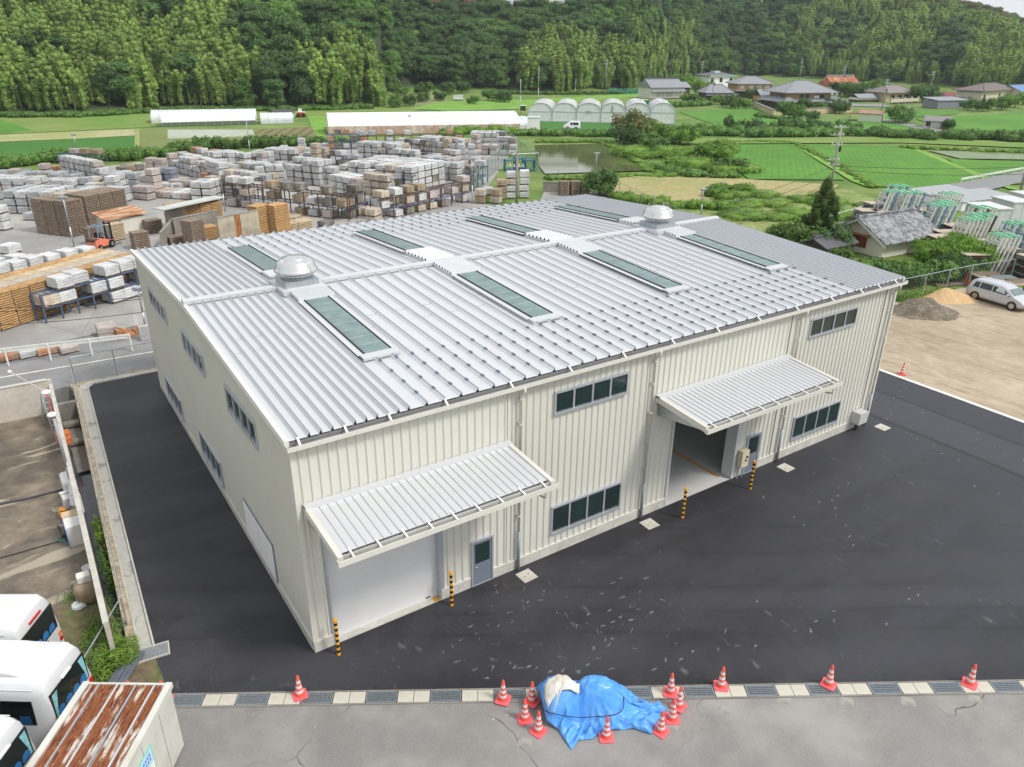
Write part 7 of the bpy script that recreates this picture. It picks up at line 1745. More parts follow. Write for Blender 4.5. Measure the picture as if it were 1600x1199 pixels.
m = MB(); m.box(-W/2-2.2,-2.4,0,-W/2-.1,-2.2,.3); m.box(-W/2-2.2,-2.3,1.7,-W/2,2.3,1.85); m.bar((-W/2-2.1,-2.2,0),(-W/2-2.1,-2.2,1.7),.12); m.build('open_lean_to', M('lean_to_brown',(.20,.10,.08),.7), t)
t,W,He = slab_house(1443,200,1482,202,5,188,'small white hut with a grey gabled roof among the rice fields',M('hut_white',(.58,.57,.54),.8,.1,1),M('roof_greybrown',(.24,.22,.22),.7,.15,1),.9,'hut',.3,True)
m = MB(); m.box(-W/2+.3,-2.56,.4,-W/2+1.3,-2.5,1.6); m.build('dark_opening', TIMB, t); m = MB(); m.box(W/2-1.8,-2.56,0,W/2-1.2,-2.5,1.7); m.build('door', PLO, t)
# small farm things
for px,py,sx,sz,c,lb,nm,ct in ((1006,166,2.0,1.7,M('box_green',(.03,.22,.12),.6),'green and white field box at the right of the curved greenhouses','field_box','box'),(716,157,3.0,1.4,WHITE,'small white lean-to at the foot of the hill','lean_to','shed'),(471,183,1.6,1.1,RED,'small red tractor beside the short polytunnel','tractor','tractor'),(817,178,1.4,2.0,M('board_black',(.04,.05,.05),.6),'dark notice board at the left of the six greenhouses','notice_board','board')):
    P = G(px,py); m = MB(); m.box(-sx/2,-.5,.25 if nm != 'notice_board' else .8,sx/2,.5,sz,0); m.box(-sx/2-.1,-.6,sz,sx/2+.1,.6,sz+.12,1)
    if nm == 'tractor':
        for x in (-.7,.6): m.tube([(x,-.62,.4),(x,-.45,.4)], .4, 12, 2); m.tube([(x,.45,.4),(x,.62,.4)], .4, 12, 2)
        m.box(-.6,-.4,1.2,.1,.4,1.9,1)
    elif nm == 'notice_board': m.box(-.6,-.05,0,-.5,.05,.8,2); m.box(.5,-.05,0,.6,.05,.8,2)
    else: m.box(-sx/2,-.5,0,sx/2,.5,.25,2)
    tag(m.build(nm, [c, WHITE, BLACK], loc=P, rz=YROT), lb, ct)
P = G(332,229); m = MB(); m.box(-5,-.9,.25,5,.9,.45,0); m.box(-5,-.9,.0,-4.7,.9,.3,0); m.tube([(-4.8,0,.55),(4.8,0,.55)], .3, 7, 0); tag(m.build('plank_stack', M('greyed_wood',(.42,.35,.31),.9,.2,2), loc=P, rz=YROT+.05), 'long low stack of greyed timber beside the crop rows', 'timber')
P = G(1053,126); m = MB(); m.lathe([(0,1.6),(.8,1.4),(1.3,.7),(1.5,0)], (0,0,0), 9); o = m.build('blue_sheet_cover', TARP, loc=(P.x,P.y,ZT(P.x,P.y)+.5)); tag(o, 'small blue sheet cover on the grassy slope above the leftmost farmhouse', 'sheet')
A, B = G(952,147), G(1008,148); d = B-A; t = thing('net_fence','low turquoise net fence at the foot of the bamboo behind the six greenhouses','fence',A,math.atan2(d.y,d.x)); m = MB()
for k in range(12): m.bar((0,0,.2+k*.16),(d.length,0,.2+k*.16),.03,.06)
m.build('net_panel', M('net_teal',(.03,.35,.33),.7), t)
for k in range(7): m = MB(); m.bar((k*d.length/6,0,0),(k*d.length/6,0,2.2),.1); m.build('post', GALV, t)
# far poles
for a_ in ((841,159,104,'tall plain steel pole behind the six greenhouses'),(813,168,124,'shorter plain pole left of the tall one by the greenhouses'),(899,147,124,'thin pole at the foot of the bamboo')):
    pole(a_[0],a_[1],a_[2],a_[3],.12,False,'steel_pole',CONC_L,group='plain poles by the greenhouses')
for a_ in ((946,145,93,'utility pole in front of the bamboo behind the greenhouses'),(1094,139,95,'utility pole left of the white two-storey house'),(1248,132,92,'utility pole behind the large hipped-roof house'),(1313,150,103,'utility pole in front of the rust-red roof'),
           (1377,175,123,'leaning pole beside the track and the cream shed'),(1450,155,111,'utility pole at the foot of the hill behind the grey shed'),(1112,160,118,'thin pole in front of the worn gable roof')):
    upole(a_[0],a_[1],a_[2],a_[3],(.95,.86),.15,True)
# buildings on the hill top
BRK = M('brick_red', (.22,.10,.08), .85, .12, .5)
def hilltop(px0,px1,ybase,yt,dist,label,wall,nw,fl):
    az0 = azr(G(px0,200))[0]; az1 = azr(G(px1,200))[0]; P = []
    for az in (az0,az1): d = FW*math.cos(az)+RT*math.sin(az); P.append(Vector((CX+d.x*dist, CY+d.y*dist, 0)))
    A, B = P; d = B-A; L = d.length; z = ZT(A.x,A.y)-1; A.z = 0
    top = HZ(A, yt); t = thing('hilltop_building', label, 'building', (A.x,A.y,z), math.atan2(d.y,d.x)); h = top-z
    m = MB(); m.box(0,0,0,L,14,h); m.build('wall', wall, t); m = MB(); m.box(-.3,-.3,h,L+.3,14.3,h+.8); m.build('parapet', CONC_L, t)
    for f in fl:
        for k in range(nw): x = (k+.5)*L/nw; m = MB(); m.box(x-L/nw*.3,-.1,h-2.6-3.4*f,x+L/nw*.3,0,h-1.0-3.4*f); m.build('window', GLASS, t)
hilltop(622,722,14,-26,415,'brick-red building on top of the wooded hill',BRK,14,(1,2,3))
hilltop(728,744,14,-26,412,'narrow brick tower on top of the wooded hill',BRK,2,(1,2))
hilltop(775,905,14,-22,408,'long white building with rows of windows on top of the wooded hill',WHITE,22,(2,))
# ------------------------------------------------------------- foliage
def leafmesh(name, pts, nrm, size, mat, asp=1.0, droop=0., rs=None, jit=.55, core=None):
    N = len(pts); rs = rs or np.random.default_rng(1)
    n = nrm+rs.normal(0, jit, (N,3)); n /= np.linalg.norm(n,axis=1)[:,None]
    r = rs.normal(0,1,(N,3)); 
    if droop: r = r*(1-droop)+np.array([0,0,-1.])*droop*1.6
    t = r-n*(r*n).sum(1)[:,None]; t /= np.linalg.norm(t,axis=1)[:,None]+1e-9; b = np.cross(n,t)
    s = size*rs.uniform(.6,1.35,(N,1)); w = s*asp
    V = np.stack([pts-t*s*.5, pts+b*w*.42-t*s*.05, pts+t*s*.6, pts-b*w*.42+t*s*.05],1).reshape(-1,3)
    F = np.arange(N*4,dtype=np.int32)
    me = bpy.data.meshes.new(name)
    nc = 0
    if core is not None: cv, cf = core; nc = len(cv); V = np.concatenate([V, cv]); 
    me.vertices.add(len(V)); me.vertices.foreach_set('co', V.astype(np.float32).ravel())
    if core is not None:
        cf = np.array(cf,dtype=np.int32)+N*4; nl = N*4+cf.size; me.loops.add(nl); me.loops.foreach_set('vertex_index', np.concatenate([F, cf.ravel()]).astype(np.int32))
        me.polygons.add(N+len(cf)); me.polygons.foreach_set('loop_start', np.concatenate([np.arange(N)*4, N*4+np.arange(len(cf))*4]).astype(np.int32))
    else:
        me.loops.add(N*4); me.loops.foreach_set('vertex_index', F); me.polygons.add(N); me.polygons.foreach_set('loop_start', (np.arange(N)*4).astype(np.int32))
    me.materials.append(mat); me.update(calc_edges=True); me.validate(); return me
def blob_pts(blobs, per_m2, rs, up=.15, shell=.28):
    P = []; Nn = []
    for c, rad in blobs:
        c, rad = np.array(c,float), np.array(rad,float); area = 4*math.pi*(((rad[0]*rad[1])**1.6+(rad[0]*rad[2])**1.6+(rad[1]*rad[2])**1.6)/3)**(1/1.6)
        n = max(8,int(area*per_m2)); u = rs.normal(0,1,(n,3)); u /= np.linalg.norm(u,axis=1)[:,None]; k = u[:,2] > -.75; u = u[k]
        f = 1-shell*rs.random((len(u),1))**1.5; P.append(c+u*rad*f); g = u/rad; g /= np.linalg.norm(g,axis=1)[:,None]; g[:,2] += up; Nn.append(g)
    return np.concatenate(P), np.concatenate(Nn)
def box_core(blobs, k=.62):
    V = []; F = []
    for c, r in blobs:
        b = len(V)
        for x in (-1,1):
            for y in (-1,1):
                for z in (-1,1): V.append((c[0]+x*r[0]*k*.7, c[1]+y*r[1]*k*.7, c[2]+z*r[2]*k*.7))
        F += [[b+i for i in q] for q in ((0,1,3,2),(4,6,7,5),(0,4,5,1),(2,3,7,6),(0,2,6,4),(1,5,7,3))]
    return np.array(V), F
def broad_blobs(rs, R_=3.6, H=9.5, n=34):
    B = [((0,0,H*.52),(R_*.66,R_*.66,H*.34))]
    for i in range(n):
        a = rs.random()*6.283; e = rs.uniform(-.75,1.0); rr = R_*(.30+.55*rs.random())*math.cos(e*1.2)**.7 if True else 0
        z = H*.56+H*.34*math.sin(e*1.45); s = R_*rs.uniform(.26,.42); B.append(((rr*math.cos(a),rr*math.sin(a),z),(s*1.1,s*1.1,s*.82)))
    return B
PROT = {}
def tree_proto(key, kind, mat, seed, **k):
    rs = np.random.default_rng(seed)
    if kind == 'broad':
        B = broad_blobs(rs, **k); P, Nn = blob_pts(B, 5.0, rs, .65); me = leafmesh('crown', P, Nn, .50, mat, .85, 0, rs, .5, box_core(B))
    elif kind == 'bamboo':
        B = []; stems = []
        lean = rs.uniform(0,6.283)
        for i in range(15):
            a = rs.random()*6.283; r = 3.1*math.sqrt(rs.random()); x0, y0 = r*math.cos(a), r*math.sin(a); h = rs.uniform(6.,12.); la = lean+rs.uniform(-.8,.8); bend = rs.uniform(.8,2.4)
            pts = []
            for j in range(9):
                f = .14+.88*j/8+rs.uniform(-.02,.02); x = x0+bend*f**3*math.cos(la); y = y0+bend*f**3*math.sin(la); z = h*f-(bend*.35)*f**4
                w = (1.45*min(1,(1.10-f)/.25)**.5 if f > .6 else .75+.5*f)*rs.uniform(.75,1.2); B.append(((x,y,z),(max(.22,w),max(.22,w),.95)))
            stems.append((x0,y0,h*.5))
        P, Nn = blob_pts(B, 3.2, rs, .75, .5); me = leafmesh('crown', P, Nn, .52, mat, .5, .28, rs, .55, box_core([(c,(r[0]*.8,r[1]*.8,r[2])) for c,r in B],.8))
    elif kind == 'bush':
        R_, H = k.get('R_',1.6), k.get('H',1.8); B = [((0,0,H*.4),(R_*.7,R_*.7,H*.45))]
        for i in range(k.get('n',14)):
            a = rs.random()*6.283; rr = R_*math.sqrt(rs.random())*.8; s = R_*rs.uniform(.22,.4); B.append(((rr*math.cos(a),rr*math.sin(a),H*rs.uniform(.3,.85)*(1-.35*(rr/R_)**2)),(s,s,s*.8)))
        P, Nn = blob_pts(B, k.get('den',34), rs, .3); me = leafmesh('foliage', P, Nn, k.get('ls',.19), mat, .75, 0, rs, .55, box_core(B))
    elif kind == 'cone':
        R_, H = k['R_'], k['H']; B = []
        for i in range(70):
            f = rs.random()**.8; a = rs.random()*6.283; rr = R_*(1-f)**.75*rs.uniform(.55,1.0)*min(1,f*4+.55); B.append(((rr*math.cos(a),rr*math.sin(a),H*.04+H*.93*f),(.36,.36,.62)))
        for j in range(8): B.append(((0,0,H*(.12+.1*j)),(R_*(1-.1*j)*.62,)*2+(H*.1,)))
        P, Nn = blob_pts(B, 30, rs, .2); me = leafmesh('crown', P, Nn, .20, mat, .5, -.0, rs, .5, box_core(B))
    PROT[key] = me; return me
for i in range(4): tree_proto('D%d'%i,'broad',L_DARK,10+i,R_=3.7+.3*i,H=9+.8*i)
for i in range(3): tree_proto('M%d'%i,'broad',L_MID,20+i,R_=3.6+.3*i,H=8.5+.8*i)
for i in range(2): tree_proto('W%d'%i,'broad',L_BROWN,30+i,R_=3.8,H=9.5)
for i in range(4): tree_proto('B%d'%i,'bamboo',L_BAMB,40+i)
TRUNK = MB(); TRUNK.tube([(0,0,-.5),(0.05,0,2),(0,.1,4.5),(.1,.1,6.5)],[.26,.2,.14,.06],6)
for a in (0,2.1,4.2): TRUNK.tube([(0,.05,3.2),(1.2*math.cos(a),1.2*math.sin(a),5.2)],[.09,.03],5)
tme = bpy.data.meshes.new('trunk'); tme.from_pydata(TRUNK.v,[],TRUNK.f); tme.materials.append(BARK)
CULM = MB(); rs_ = random.Random(3)
for i in range(9): a = rs_.random()*6.28; r = 2.2*math.sqrt(rs_.random()); CULM.tube([(r*math.cos(a),r*math.sin(a),-.5),(r*math.cos(a)*1.05,r*math.sin(a)*1.05,7)],[.07,.05],5)
cme = bpy.data.meshes.new('culms'); cme.from_pydata(CULM.v,[],CULM.f); cme.materials.append(M('culm',(.15,.18,.08),.6,.2,2))
# where bamboo grows (picture x ranges and depth from the wood's edge)
def kind_at(px, s):
    n = mn.noise(Vector((px*.012, s*.03, 5.)))
    if px < 380 and s < 90: return 'B' if n > -.18+.0035*(s) - (0.1 if px < 250 else 0) else 'D'
    if 460 < px < 585 and s < 16: return 'B' if n > -.25 else 'D'
    if 820 < px < 1065 and s < 40: return 'B' if n > -.22 else 'D'
    if 1235 < px < 1620 and s < 85: return 'B' if n > -.12 else ('D' if n < -.3 else 'M')
    if px > 1300 and s > 50: return 'W' if n > -.1 else 'M'
    if px > 1550: return 'W' if n > .0 else 'M'
    if 1050 < px < 1235 and s < 8: return 'M'
    return 'D' if n < .14 else 'M'
LM = [(60,'at the left edge'),(235,'behind the left rice field'),(420,'behind the white polytunnels'),(520,'above the short polytunnel'),(620,'beside the grassy clearing'),(760,'below the brick hilltop building'),(840,'below the white hilltop building'),
      (960,'behind the left greenhouse bays'),(1040,'behind the right greenhouse bays'),(1120,'behind the leftmost farmhouse'),(1220,'behind the ochre house'),(1310,'behind the large hipped house'),(1400,'behind the rust-red roof'),(1480,'behind the tan house'),(1560,'behind the beige two-storey house'),(9999,'at the right edge')]
KW = dict(D='dark broadleaf tree',M='mid-green tree',W='brownish tree',B='pale bamboo clump')
rs = np.random.default_rng(5); TR = []
az = -.66
while az < .68:
    px = PX(tuple(Vector((CX,CY,0))+(FW*math.cos(az)+RT*math.sin(az))*200)); s = 2.0
    while s < (290 if az < .36 else 165):
        r = r0(az)+s; st = 6.0+s*.006+max(0,s-150)*.02
        a2 = az+rs.uniform(-.4,.4)*st/r; r2 = r+rs.uniform(-.4,.4)*st; d = FW*math.cos(a2)+RT*math.sin(a2); x, y = CX+d.x*r2, CY+d.y*r2
        if not (597 < px < 700 and s < 3):
            kd = kind_at(px+rs.uniform(-14,14), s+rs.uniform(-5,5)); TR.append((r2, x, y, ZT(x,y), kd, px, s))
        s += st
    az += 6.0/(r0(az)+60)
def vis(t): return 0
TR = [t for t in TR if True]
inview = [t for t in TR if -30 < t[5] < 1630 and t[6] < 100]
inview.sort(key=lambda t: t[6]*2.2+t[0]*.25)
ind = inview[:280]; idset = set(id(t) for t in ind); far = [t for t in TR if id(t) not in idset]
def crown_of(kd): return PROT[kd+str(int(rs.integers(0,{'D':4,'M':3,'W':2,'B':4}[kd])))]
def tier_(s): return 'at hill foot' if s < 9 else ('low on slope' if s < 22 else 'higher on slope')
bins = {}
for q in sorted(ind, key=lambda t: t[5]): bins.setdefault((next(w for l,w in LM if q[5] < l), tier_(q[6])), []).append(id(q))
for q in ind:
    r2,x,y,z,kd,px,s = q; wd_ = next(w for l,w in LM if px < l); tier = tier_(s); od = ORD[bins[(wd_,tier)].index(id(q))]
    nm = 'bamboo_clump' if kd == 'B' else 'broadleaf_tree'; sc = rs.uniform(.85,1.2)*(1.0 if kd != 'B' else 1.0)
    if px > 1030 and s < 10: sc *= .8
    t = thing(nm, ' '.join(('%s, %s from left %s, %s' % (KW[kd], od, tier, wd_)).split()[:17]), 'bamboo' if kd == 'B' else 'tree', (x,y,z-.2), rs.uniform(0,6.28), 'trees of the wooded hill', (sc,sc,sc*rs.uniform(.9,1.12)))
    c = bpy.data.objects.new('crown', crown_of(kd)); COL.objects.link(c); c.parent = t
    if s < 30: k = bpy.data.objects.new('culms' if kd == 'B' else 'trunk', cme if kd == 'B' else tme); COL.objects.link(k); k.parent = t
# the rest of the wood: one object, its crowns placed by geometry nodes
def instancer(name, items, label, cat, protos):
    """items: (x,y,z,scale,rot,proto index)"""
    me = bpy.data.meshes.new(name); me.from_pydata([i[:3] for i in items], [], []); 
    a = me.attributes.new('sc','FLOAT','POINT'); a.data.foreach_set('value',[i[3] for i in items]); a = me.attributes.new('rt','FLOAT','POINT'); a.data.foreach_set('value',[i[4] for i in items]); a = me.attributes.new('pi','INT','POINT'); a.data.foreach_set('value',[i[5] for i in items])
    o = link(name, me); stuff(o, label, cat); ng = bpy.data.node_groups.new(name,'GeometryNodeTree'); ng.interface.new_socket('Geometry',in_out='INPUT',socket_type='NodeSocketGeometry'); ng.interface.new_socket('Geometry',in_out='OUTPUT',socket_type='NodeSocketGeometry')
    N, L = ng.nodes, ng.links; gi, go, jn = N.new('NodeGroupInput'), N.new('NodeGroupOutput'), N.new('GeometryNodeJoinGeometry')
    def attr(nm, ty): q = N.new('GeometryNodeInputNamedAttribute'); q.data_type = ty; q.inputs[0].default_value = nm; return q.outputs[0]
    for k, p in enumerate(protos):
        oi = N.new('GeometryNodeObjectInfo'); oi.inputs[0].default_value = p; oi.inputs['As Instance'].default_value = True
        ip = N.new('GeometryNodeInstanceOnPoints'); cp = N.new('FunctionNodeCompare'); cp.data_type = 'INT'; cp.operation = 'EQUAL'; L.new(attr('pi','INT'), cp.inputs[2]); cp.inputs[3].default_value = k
        cx = N.new('ShaderNodeCombineXYZ'); L.new(attr('rt','FLOAT'), cx.inputs[2]); L.new(gi.outputs[0], ip.inputs['Points']); L.new(cp.outputs[0], ip.inputs['Selection']); L.new(oi.outputs['Geometry'], ip.inputs['Instance'])
        L.new(cx.outputs[0], ip.inputs['Rotation']); L.new(attr('sc','FLOAT'), ip.inputs['Scale']); L.new(ip.outputs[0], jn.inputs[0])
    L.new(jn.outputs[0], go.inputs[0]); md = o.modifiers.new('place','NODES'); md.node_group = ng; return o
def first_with(me): return next(o for o in bpy.data.objects if o.data == me)
keys = list(PROT); 
for k in keys:
    if not any(o.data == PROT[k] for o in bpy.data.objects):
        x,y = G(-300,178).x, G(-300,178).y; t = thing('broadleaf_tree','tree outside the left edge, %s' % k,'tree',(x-len(k)*3-10*keys.index(k),y,0)); c = bpy.data.objects.new('crown', PROT[k]); COL.objects.link(c); c.parent = t
idx = {k:i for i,k in enumerate(keys)}
items = []
for r2,x,y,z,kd,px,s in far:
    k = kd+str(int(rs.integers(0,{'D':4,'M':3,'W':2,'B':4}[kd]))); items.append((x,y,z-.3,float(rs.uniform(.85,1.25)),float(rs.uniform(0,6.28)),idx[k]))
instancer('far_woodland', items, 'continuous woodland covering the upper slopes of the hill', 'woodland', [first_with(PROT[k]) for k in keys])
print('trees', len(TR), len(ind), len(far))
# ------------------------------------------------------------- bushes, hedges, weeds
tree_proto('bushA','bush',L_MID,60,R_=1.7,H=1.9); tree_proto('bushB','bush',L_BRIGHT,61,R_=1.8,H=2.0); tree_proto('bushC','bush',L_DARK,62,R_=1.7,H=2.2); tree_proto('bushP','bush',L_PINK,63,R_=1.9,H=2.2)
for k_,m_,sd_ in (('bigA',L_MID,64),('bigB',L_BRIGHT,65),('bigC',L_DARK,66)): tree_proto(k_,'bush',m_,sd_,R_=3.2,H=3.6,n=34,den=26,ls=.22)
STEM = MB(); STEM.tube([(0,0,0),(.05,0,.6),(0,.05,1.0)],[.08,.06,.03],6)
sme = bpy.data.meshes.new('stem'); sme.from_pydata(STEM.v,[],STEM.f); sme.materials.append(BARK)
def bush(px, py, k, sc, label, name='bush', cat='bush', z=0, group=None):
    P = G(px,py); t = thing(name, label, cat, (P.x,P.y,z), random.uniform(0,6.28), group, sc if isinstance(sc,tuple) else (sc,sc,sc)); c = bpy.data.objects.new('foliage', PROT[k]); COL.objects.link(c); c.parent = t
    c = bpy.data.objects.new('stem', sme); COL.objects.link(c); c.parent = t; return t
# trees round the tile-roofed store
for a in ((1304,418,'bushA',.9,'green bush at the back right corner of the roof, left of the store'),(1336,440,'bushA',.8,'dense green bush below the store gable'),(1350,440,'bushC',1.0,'dark green bush in front of the store gable'),(1376,442,'bushA',.95,'mid-green bush in front of the store wall'),
          (1402,442,'bushB',.95,'bright yellow-green bush below the store wall'),(1385,447,'bushC',1.0,'dark bush behind the mesh fence, left part'),(1428,438,'bushA',.85,'mid-green bush below the store shutter'),(1425,448,'bushC',.9,'dark bush behind the mesh fence, middle'),(1348,450,'bushB',1.0,'bright bush beside the roof corner'),(1362,444,'bushA',1.0,'green bush right of the bright bush at the roof corner'),
          (1468,420,'bigB',.78,'large bright green tree crown right of the store'),(1503,421,'bigB',.85,'large bright green tree crown left of the stillages'),(1484,434,'bigC',.55,'dark green tree crown behind the mesh fence'),(1455,440,'bushA',1.0,'green bush between store and large bright crowns'),(1518,432,'bushC',.9,'dark bush behind the red cone'),(1372,464,'bushB',.6,'low bright weeds at the fence beside the roof corner')):
    bush(*a)
P = G(1275,392); t = thing('cypress_tree','tall dark green conical cypress rising behind the right corner of the roof','tree',P); me = tree_proto('cyp','cone',L_CYP,70,R_=2.45,H=HZ(P,283)); c = bpy.data.objects.new('crown', me); COL.objects.link(c); c.parent = t; c = bpy.data.objects.new('trunk', tme); COL.objects.link(c); c.parent = t; c.scale = (1,1,.6)
for a in ((1240,392,'bushA',1.5,'green bush left of the cypress'),(1228,385,'bushB',1.2,'bright bush at the guard rail left of the cypress'),(1296,398,'bushC',1.4,'dark bush right of the cypress')): bush(*a)
# pink-flowered tree and thicket beside the flooded paddy
P = G(1000,228); 
for a in ((992,222,'bushP',(2.6,2.6,3.0),'pink-flowered tree with dark lower leaves beside the flooded paddy'),(1013,218,'bushP',(1.8,1.8,2.2),'small pink-flowered tree right of the large one'),(975,226,'bushC',(1.8,1.8,1.8),'dark bush at the foot of the pink-flowered tree'),(1035,222,'bushB',(2.2,2.2,1.8),'bright bush in the thicket right of the pink-flowered tree'),
          (1062,226,'bushB',(2.0,2.0,1.9),'yellow-green bush in the middle of the thicket'),(1120,252,'bushB',(2.2,2.2,1.7),'rounded green bush at the right part of the thicket'),(1136,268,'bushA',(1.7,1.7,1.1),'green bush at the right tip of the thicket'),(1018,232,'bushA',(2.0,2.0,1.5),'green bush in the thicket behind the pond bank')): bush(a[0],a[1],a[2],a[3],a[4],'flowering_tree' if 'bushP' in a else 'bush','tree' if 'bushP' in a else 'bush')
bush(937,304,'bushC',1.7,'dark green bush beside the lamp post and the crate stacks')
# village trees
vt = [(1072,160,'bushB',1.2),(1084,161,'bushC',1.3),(1094,162,'bushB',.9),(1121,163,'bushB',1.3),(1135,168,'bushA',1.6),(1149,170,'bushA',1.4),(1165,170,'bushB',1.2),(1177,158,'bushC',1.9),(1157,150,'bushC',1.2),(1233,185,'bushA',2.0),(1245,186,'bushA',1.6),(1230,176,'bushB',1.3),(1256,174,'bushC',1.7),(1278,175,'bushA',1.3),(1300,172,'bushC',1.6),(1312,178,'bushC',1.6),
      (1311,150,'bushC',2.4),(1326,152,'bushA',2.3),(1337,153,'bushC',2.6),(1366,148,'bushB',2.6),(1381,152,'bushA',1.8),(1416,158,'bushB',1.5),(1440,160,'bushC',2.8),(1405,193,'bushA',2.0),(1411,191,'bushC',1.6),(1480,203,'bushC',1.1),(1512,172,'bushA',1.6),(1535,174,'bushA',1.8),(1565,172,'bushA',2.0),(1585,168,'bushB',2.0),(1150,160,'bushA',1.2),(1095,148,'bushB',2.4),(1075,140,'bushB',2.6),(1060,135,'bushA',2.4),(1267,190,'bushC',1.2)]
lmv = [(1100,'in front of the leftmost farmhouse'),(1160,'in front of the dark timber house'),(1210,'beside the ochre house'),(1262,'by the garden wall, left part'),(1305,'in front of the large hipped-roof house'),(1345,'below the rust-red roof'),(1400,'near the tan house'),(1450,'right of the tan house'),(1500,'near the grey shed'),(1700,'in front of the beige house')]
shd = dict(bushA='mid-green',bushB='bright green',bushC='dark green'); cc_ = {}
for px,py,k,sc in vt:
    w_ = next(w for l,w in lmv if px < l); key = shd[k]+w_; cc_[key] = cc_.get(key,0)+1; bush(px,py,k,(sc,sc,sc*1.15),'%s garden tree %s%s' % (shd[k],w_,'' if cc_[key]==1 else ', %s from left' % ORD[cc_[key]-1]),'garden_tree','tree')
# orchard trees by the clearing
for i,(px,py,sc) in enumerate(((617,168,1.8),(640,166,1.7),(660,148,2.3),(700,147,2.2),(625,150,2.1),(760,140,2.6),(770,158,2.0),(788,160,1.9),(738,163,1.3),(688,158,1.6),(660,160,1.5),(722,145,2.3))):
    bush(px,py,('bushA','bushC')[i%2],sc,'%s rounded tree by the grassy clearing, %s' % (('mid-green','dark green')[i%2], ('at its left','near the left hedge','in its shade','right of centre','at its back left','far right under the hill','at the white lean-to','right of the lean-to','in front of the lean-to','in the middle','front middle','back right')[i]),'orchard_tree','tree')
# hedges: continuous strips of foliage
def hedge(name, pts, w, h, mat, label, cat='hedge', den=16, ls=.28, seed=1, kind_stuff=False, z0=0., asp=.75, droop=0, hj=.35, core=True):
    rs2 = np.random.default_rng(seed); B = []
    for p, q in zip(pts, pts[1:]):
        a, b = G(*p), G(*q); L = (b-a).length; n = max(2,int(L/(w*.42)))
        for i in range(n):
            for j in range(2):
                f = (i+rs2.random())/n; P = a.lerp(b,f); off = rs2.uniform(-.5,.5)*w; nn_ = Vector((-(b-a).y,(b-a).x,0)).normalized()*off; s = w*rs2.uniform(.28,.5); hh_ = h*rs2.uniform(1-hj,1+hj*.5)
                B.append(((P.x+nn_.x,P.y+nn_.y,z0+hh_*.45),(s,s,hh_*.55)))
    P, Nn = blob_pts(B, den, rs2, .3); o = link(name, leafmesh(name, P, Nn, ls, mat, asp, droop, rs2, .55, box_core(B,.8) if core else None))
    if kind_stuff: return stuff(o, label, cat)
    return tag(o, label, cat)
hedge('hedge', [(-160,278),(0,262),(100,252),(210,250),(262,243)], 2.6, 1.9, L_MID, 'long green vine hedge along the back of the yard, left part', den=9, ls=.36, seed=1)
hedge('hedge', [(262,243),(330,232),(420,229),(512,231),(560,232)], 2.6, 2.0, L_MID, 'long green vine hedge along the back of the yard, right part', den=8, ls=.38, seed=2)
hedge('hedge', [(690,215),(745,207),(800,209)], 4.0, 1.6, L_GRASS, 'tall grass hedge in front of the long greenhouse, right end', den=7, ls=.5, seed=3, asp=.3, droop=-.4)
hedge('hedge', [(800,211),(850,212),(940,213),(975,212)], 2.6, 1.4, L_MID, 'low green hedge along the farm path behind the flooded paddy', den=7, ls=.38, seed=4)
hedge('hedge', [(1075,205),(1130,212),(1200,214),(1300,212),(1350,212)], 4.5, 2.0, L_MID, 'thick dark green hedge across the fields in front of the village', den=6, ls=.42, seed=5)
hedge('hedge', [(1130,204),(1175,208),(1210,210)], 3.0, 3.0, L_DARK, 'dark taller bushes above the hedge in front of the village', den=6, ls=.42, seed=55)
hedge('hedge', [(1350,212),(1450,218),(1520,218),(1700,222)], 5.0, 2.0, L_MID, 'thick green hedge below the white hut, running to the right edge', den=6, ls=.42, seed=6)
hedge('hedge', [(1215,198),(1280,202),(1340,206)], 3.0, 2.2, L_DARK, 'dark bushes below the tan garden wall', den=6, ls=.42, seed=7)
hedge('hedge', [(1010,165),(1060,167),(1110,165)], 2.5, 1.8, L_MID, 'green hedge in front of the leftmost farmhouse', den=7, ls=.36, seed=8)
hedge('hedge', [(1180,182),(1215,187)], 1.5, 1.0, L_MID, 'low planting at the corner of the garden wall', den=9, ls=.3, seed=9)
hedge('reed_thicket', [(1000,240),(1040,248),(1090,262),(1150,272)], 9, 1.6, L_GRASS, 'dense pale green reeds filling the bank right of the flooded paddy', 'reeds', den=5, ls=.6, seed=10, kind_stuff=True, asp=.3, droop=-.5)
hedge('undergrowth', [(1020,262),(1080,274),(1150,276)], 3, .9, L_MID, 'low dark undergrowth at the lower edge of the reeds', 'undergrowth', den=8, ls=.4, seed=11, kind_stuff=True)
hedge('weeds', [(1320,318),(1290,330),(1230,350),(1150,330),(1190,312),(1300,318)], 6, .7, L_GRASS, 'rough weeds beside the straw field and the cypress', 'weeds', den=6, ls=.4, seed=12, kind_stuff=True, asp=.3, droop=-.4)
hedge('weeds', [(952,310),(1000,318),(1060,326),(1130,330)], 2.2, 1.1, L_GRASS, 'weeds along the fence beyond the warehouse roof', 'weeds', den=8, ls=.35, seed=13, kind_stuff=True, asp=.35, droop=-.4)
hedge('weeds', [(1170,304),(1150,300),(1110,312)], 3, 1.2, L_BRIGHT, 'bright weeds at the right of the straw field', 'weeds', den=8, ls=.35, seed=14, kind_stuff=True)
hedge('bank_grass', [(836,222),(940,222),(975,236),(1020,268),(1048,276),(1000,276),(850,280)], 2.0, .45, L_GRASS, 'bright grass on the banks of the flooded paddy', 'grass', den=10, ls=.35, seed=15, kind_stuff=True, asp=.3, droop=-.4)
hedge('bank_grass', [(1105,224),(1170,222),(1240,223)], 2.0, .4, L_GRASS, 'grass along the top of the rice fields', 'grass', den=8, ls=.35, seed=16, kind_stuff=True, asp=.3, droop=-.4)
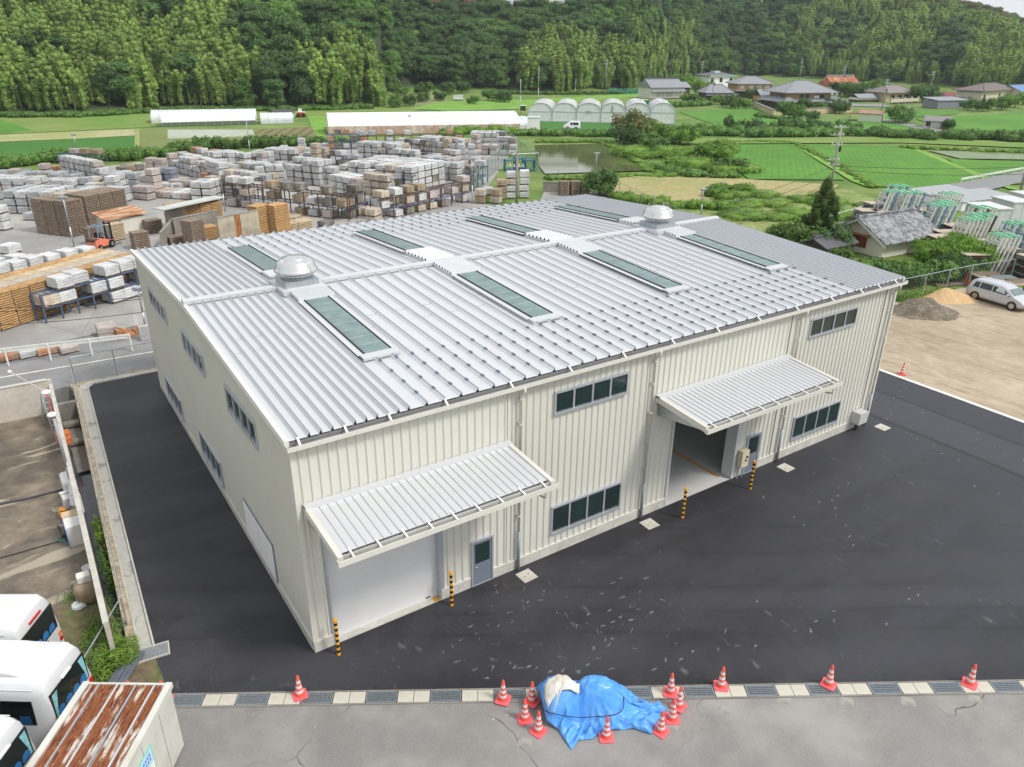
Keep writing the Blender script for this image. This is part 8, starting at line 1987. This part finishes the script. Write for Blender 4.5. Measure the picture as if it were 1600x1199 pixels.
hedge('bank_grass', [(1240,224),(1300,254),(1366,294)], 1.2, .45, L_GRASS, 'grass on the bank between the two large rice fields', 'grass', den=10, ls=.3, seed=17, kind_stuff=True, asp=.3, droop=-.4)
hedge('weeds', [(1398,472),(1440,463),(1480,457)], .9, .55, L_GRASS, 'weeds at the foot of the mesh fence by the heaps', 'weeds', den=30, ls=.22, seed=18, core=False, kind_stuff=True, asp=.3, droop=-.4)
hedge('weeds', [(1410,232),(1500,236),(1600,240),(1700,244)], 2.2, .7, L_GRASS, 'grass bank above the right flooded paddy', 'weeds', den=8, ls=.35, seed=19, kind_stuff=True, asp=.3, droop=-.4)
hedge('weeds', [(-200,176),(0,183),(120,183),(240,176),(330,173),(440,174),(580,170)], 3, 1.3, L_MID, 'undergrowth along the foot of the wooded hill, left', 'undergrowth', den=6, ls=.45, seed=20, kind_stuff=True)
hedge('weeds', [(760,146),(850,148),(960,147),(1010,145)], 3, 1.3, L_MID, 'undergrowth along the foot of the wooded hill, centre', 'undergrowth', den=6, ls=.45, seed=21, kind_stuff=True)
hedge('weeds', [(1400,154),(1470,152),(1530,156),(1700,158)], 4, 2.0, L_MID, 'undergrowth along the foot of the wooded hill, right', 'undergrowth', den=6, ls=.45, seed=22, kind_stuff=True)
# foreground weeds
hedge('weeds', [(100,936),(128,938)], .9, .25, L_BRIGHT, 'bright weeds in front of the beige drum', 'weeds', den=140, ls=.09, seed=30, core=False, kind_stuff=True, asp=.3, droop=-.4)
hedge('weeds', [(120,1000),(150,975),(168,1005),(150,1020)], .8, .4, L_GRASS, 'tall weeds between the buses and the wall end', 'weeds', den=120, ls=.13, seed=31, core=False, kind_stuff=True, asp=.22, droop=-.7)
hedge('tall_grass', [(160,1062),(185,1040),(203,1008)], .9, .8, L_GRASS, 'clump of tall arching grass in the fence corner', 'grass', den=150, ls=.30, seed=32, core=False, kind_stuff=True, asp=.12, droop=-.7, z0=-.1)
for i,(pts,mt) in enumerate((([(148,800),(152,815),(157,835)],L_GRASS),([(158,850),(166,880),(176,905)],L_MID),([(172,930),(180,965),(186,985)],L_MID))):
    hedge('ditch_weeds', pts, .3, .7, mt, 'weeds growing inside the dark ditch, %s' % ('upper clump','middle clump','lower clump')[i], 'weeds', den=120, ls=.12, seed=33+i, core=False, kind_stuff=True, z0=-.75, asp=.25, droop=-.5)

# ------------------------------------------------------------- thin summer haze
hz_ = MB(); hz_.box(-700,-400,-3.2,1100,900,115); ho = hz_.build('haze', M('haze_surface',(1,1,1))); ho.data.materials.clear()
hm = bpy.data.materials.new('haze'); hm.use_nodes = True; hn = hm.node_tree; hn.nodes.clear(); o_ = hn.nodes.new('ShaderNodeOutputMaterial'); pv = hn.nodes.new('ShaderNodeVolumePrincipled')
pv.inputs['Color'].default_value = (.86,.92,1,1); pv.inputs['Density'].default_value = .00018; pv.inputs['Anisotropy'].default_value = .3; hn.links.new(pv.outputs[0], o_.inputs['Volume']); ho.data.materials.append(hm); ho['kind'] = 'stuff'
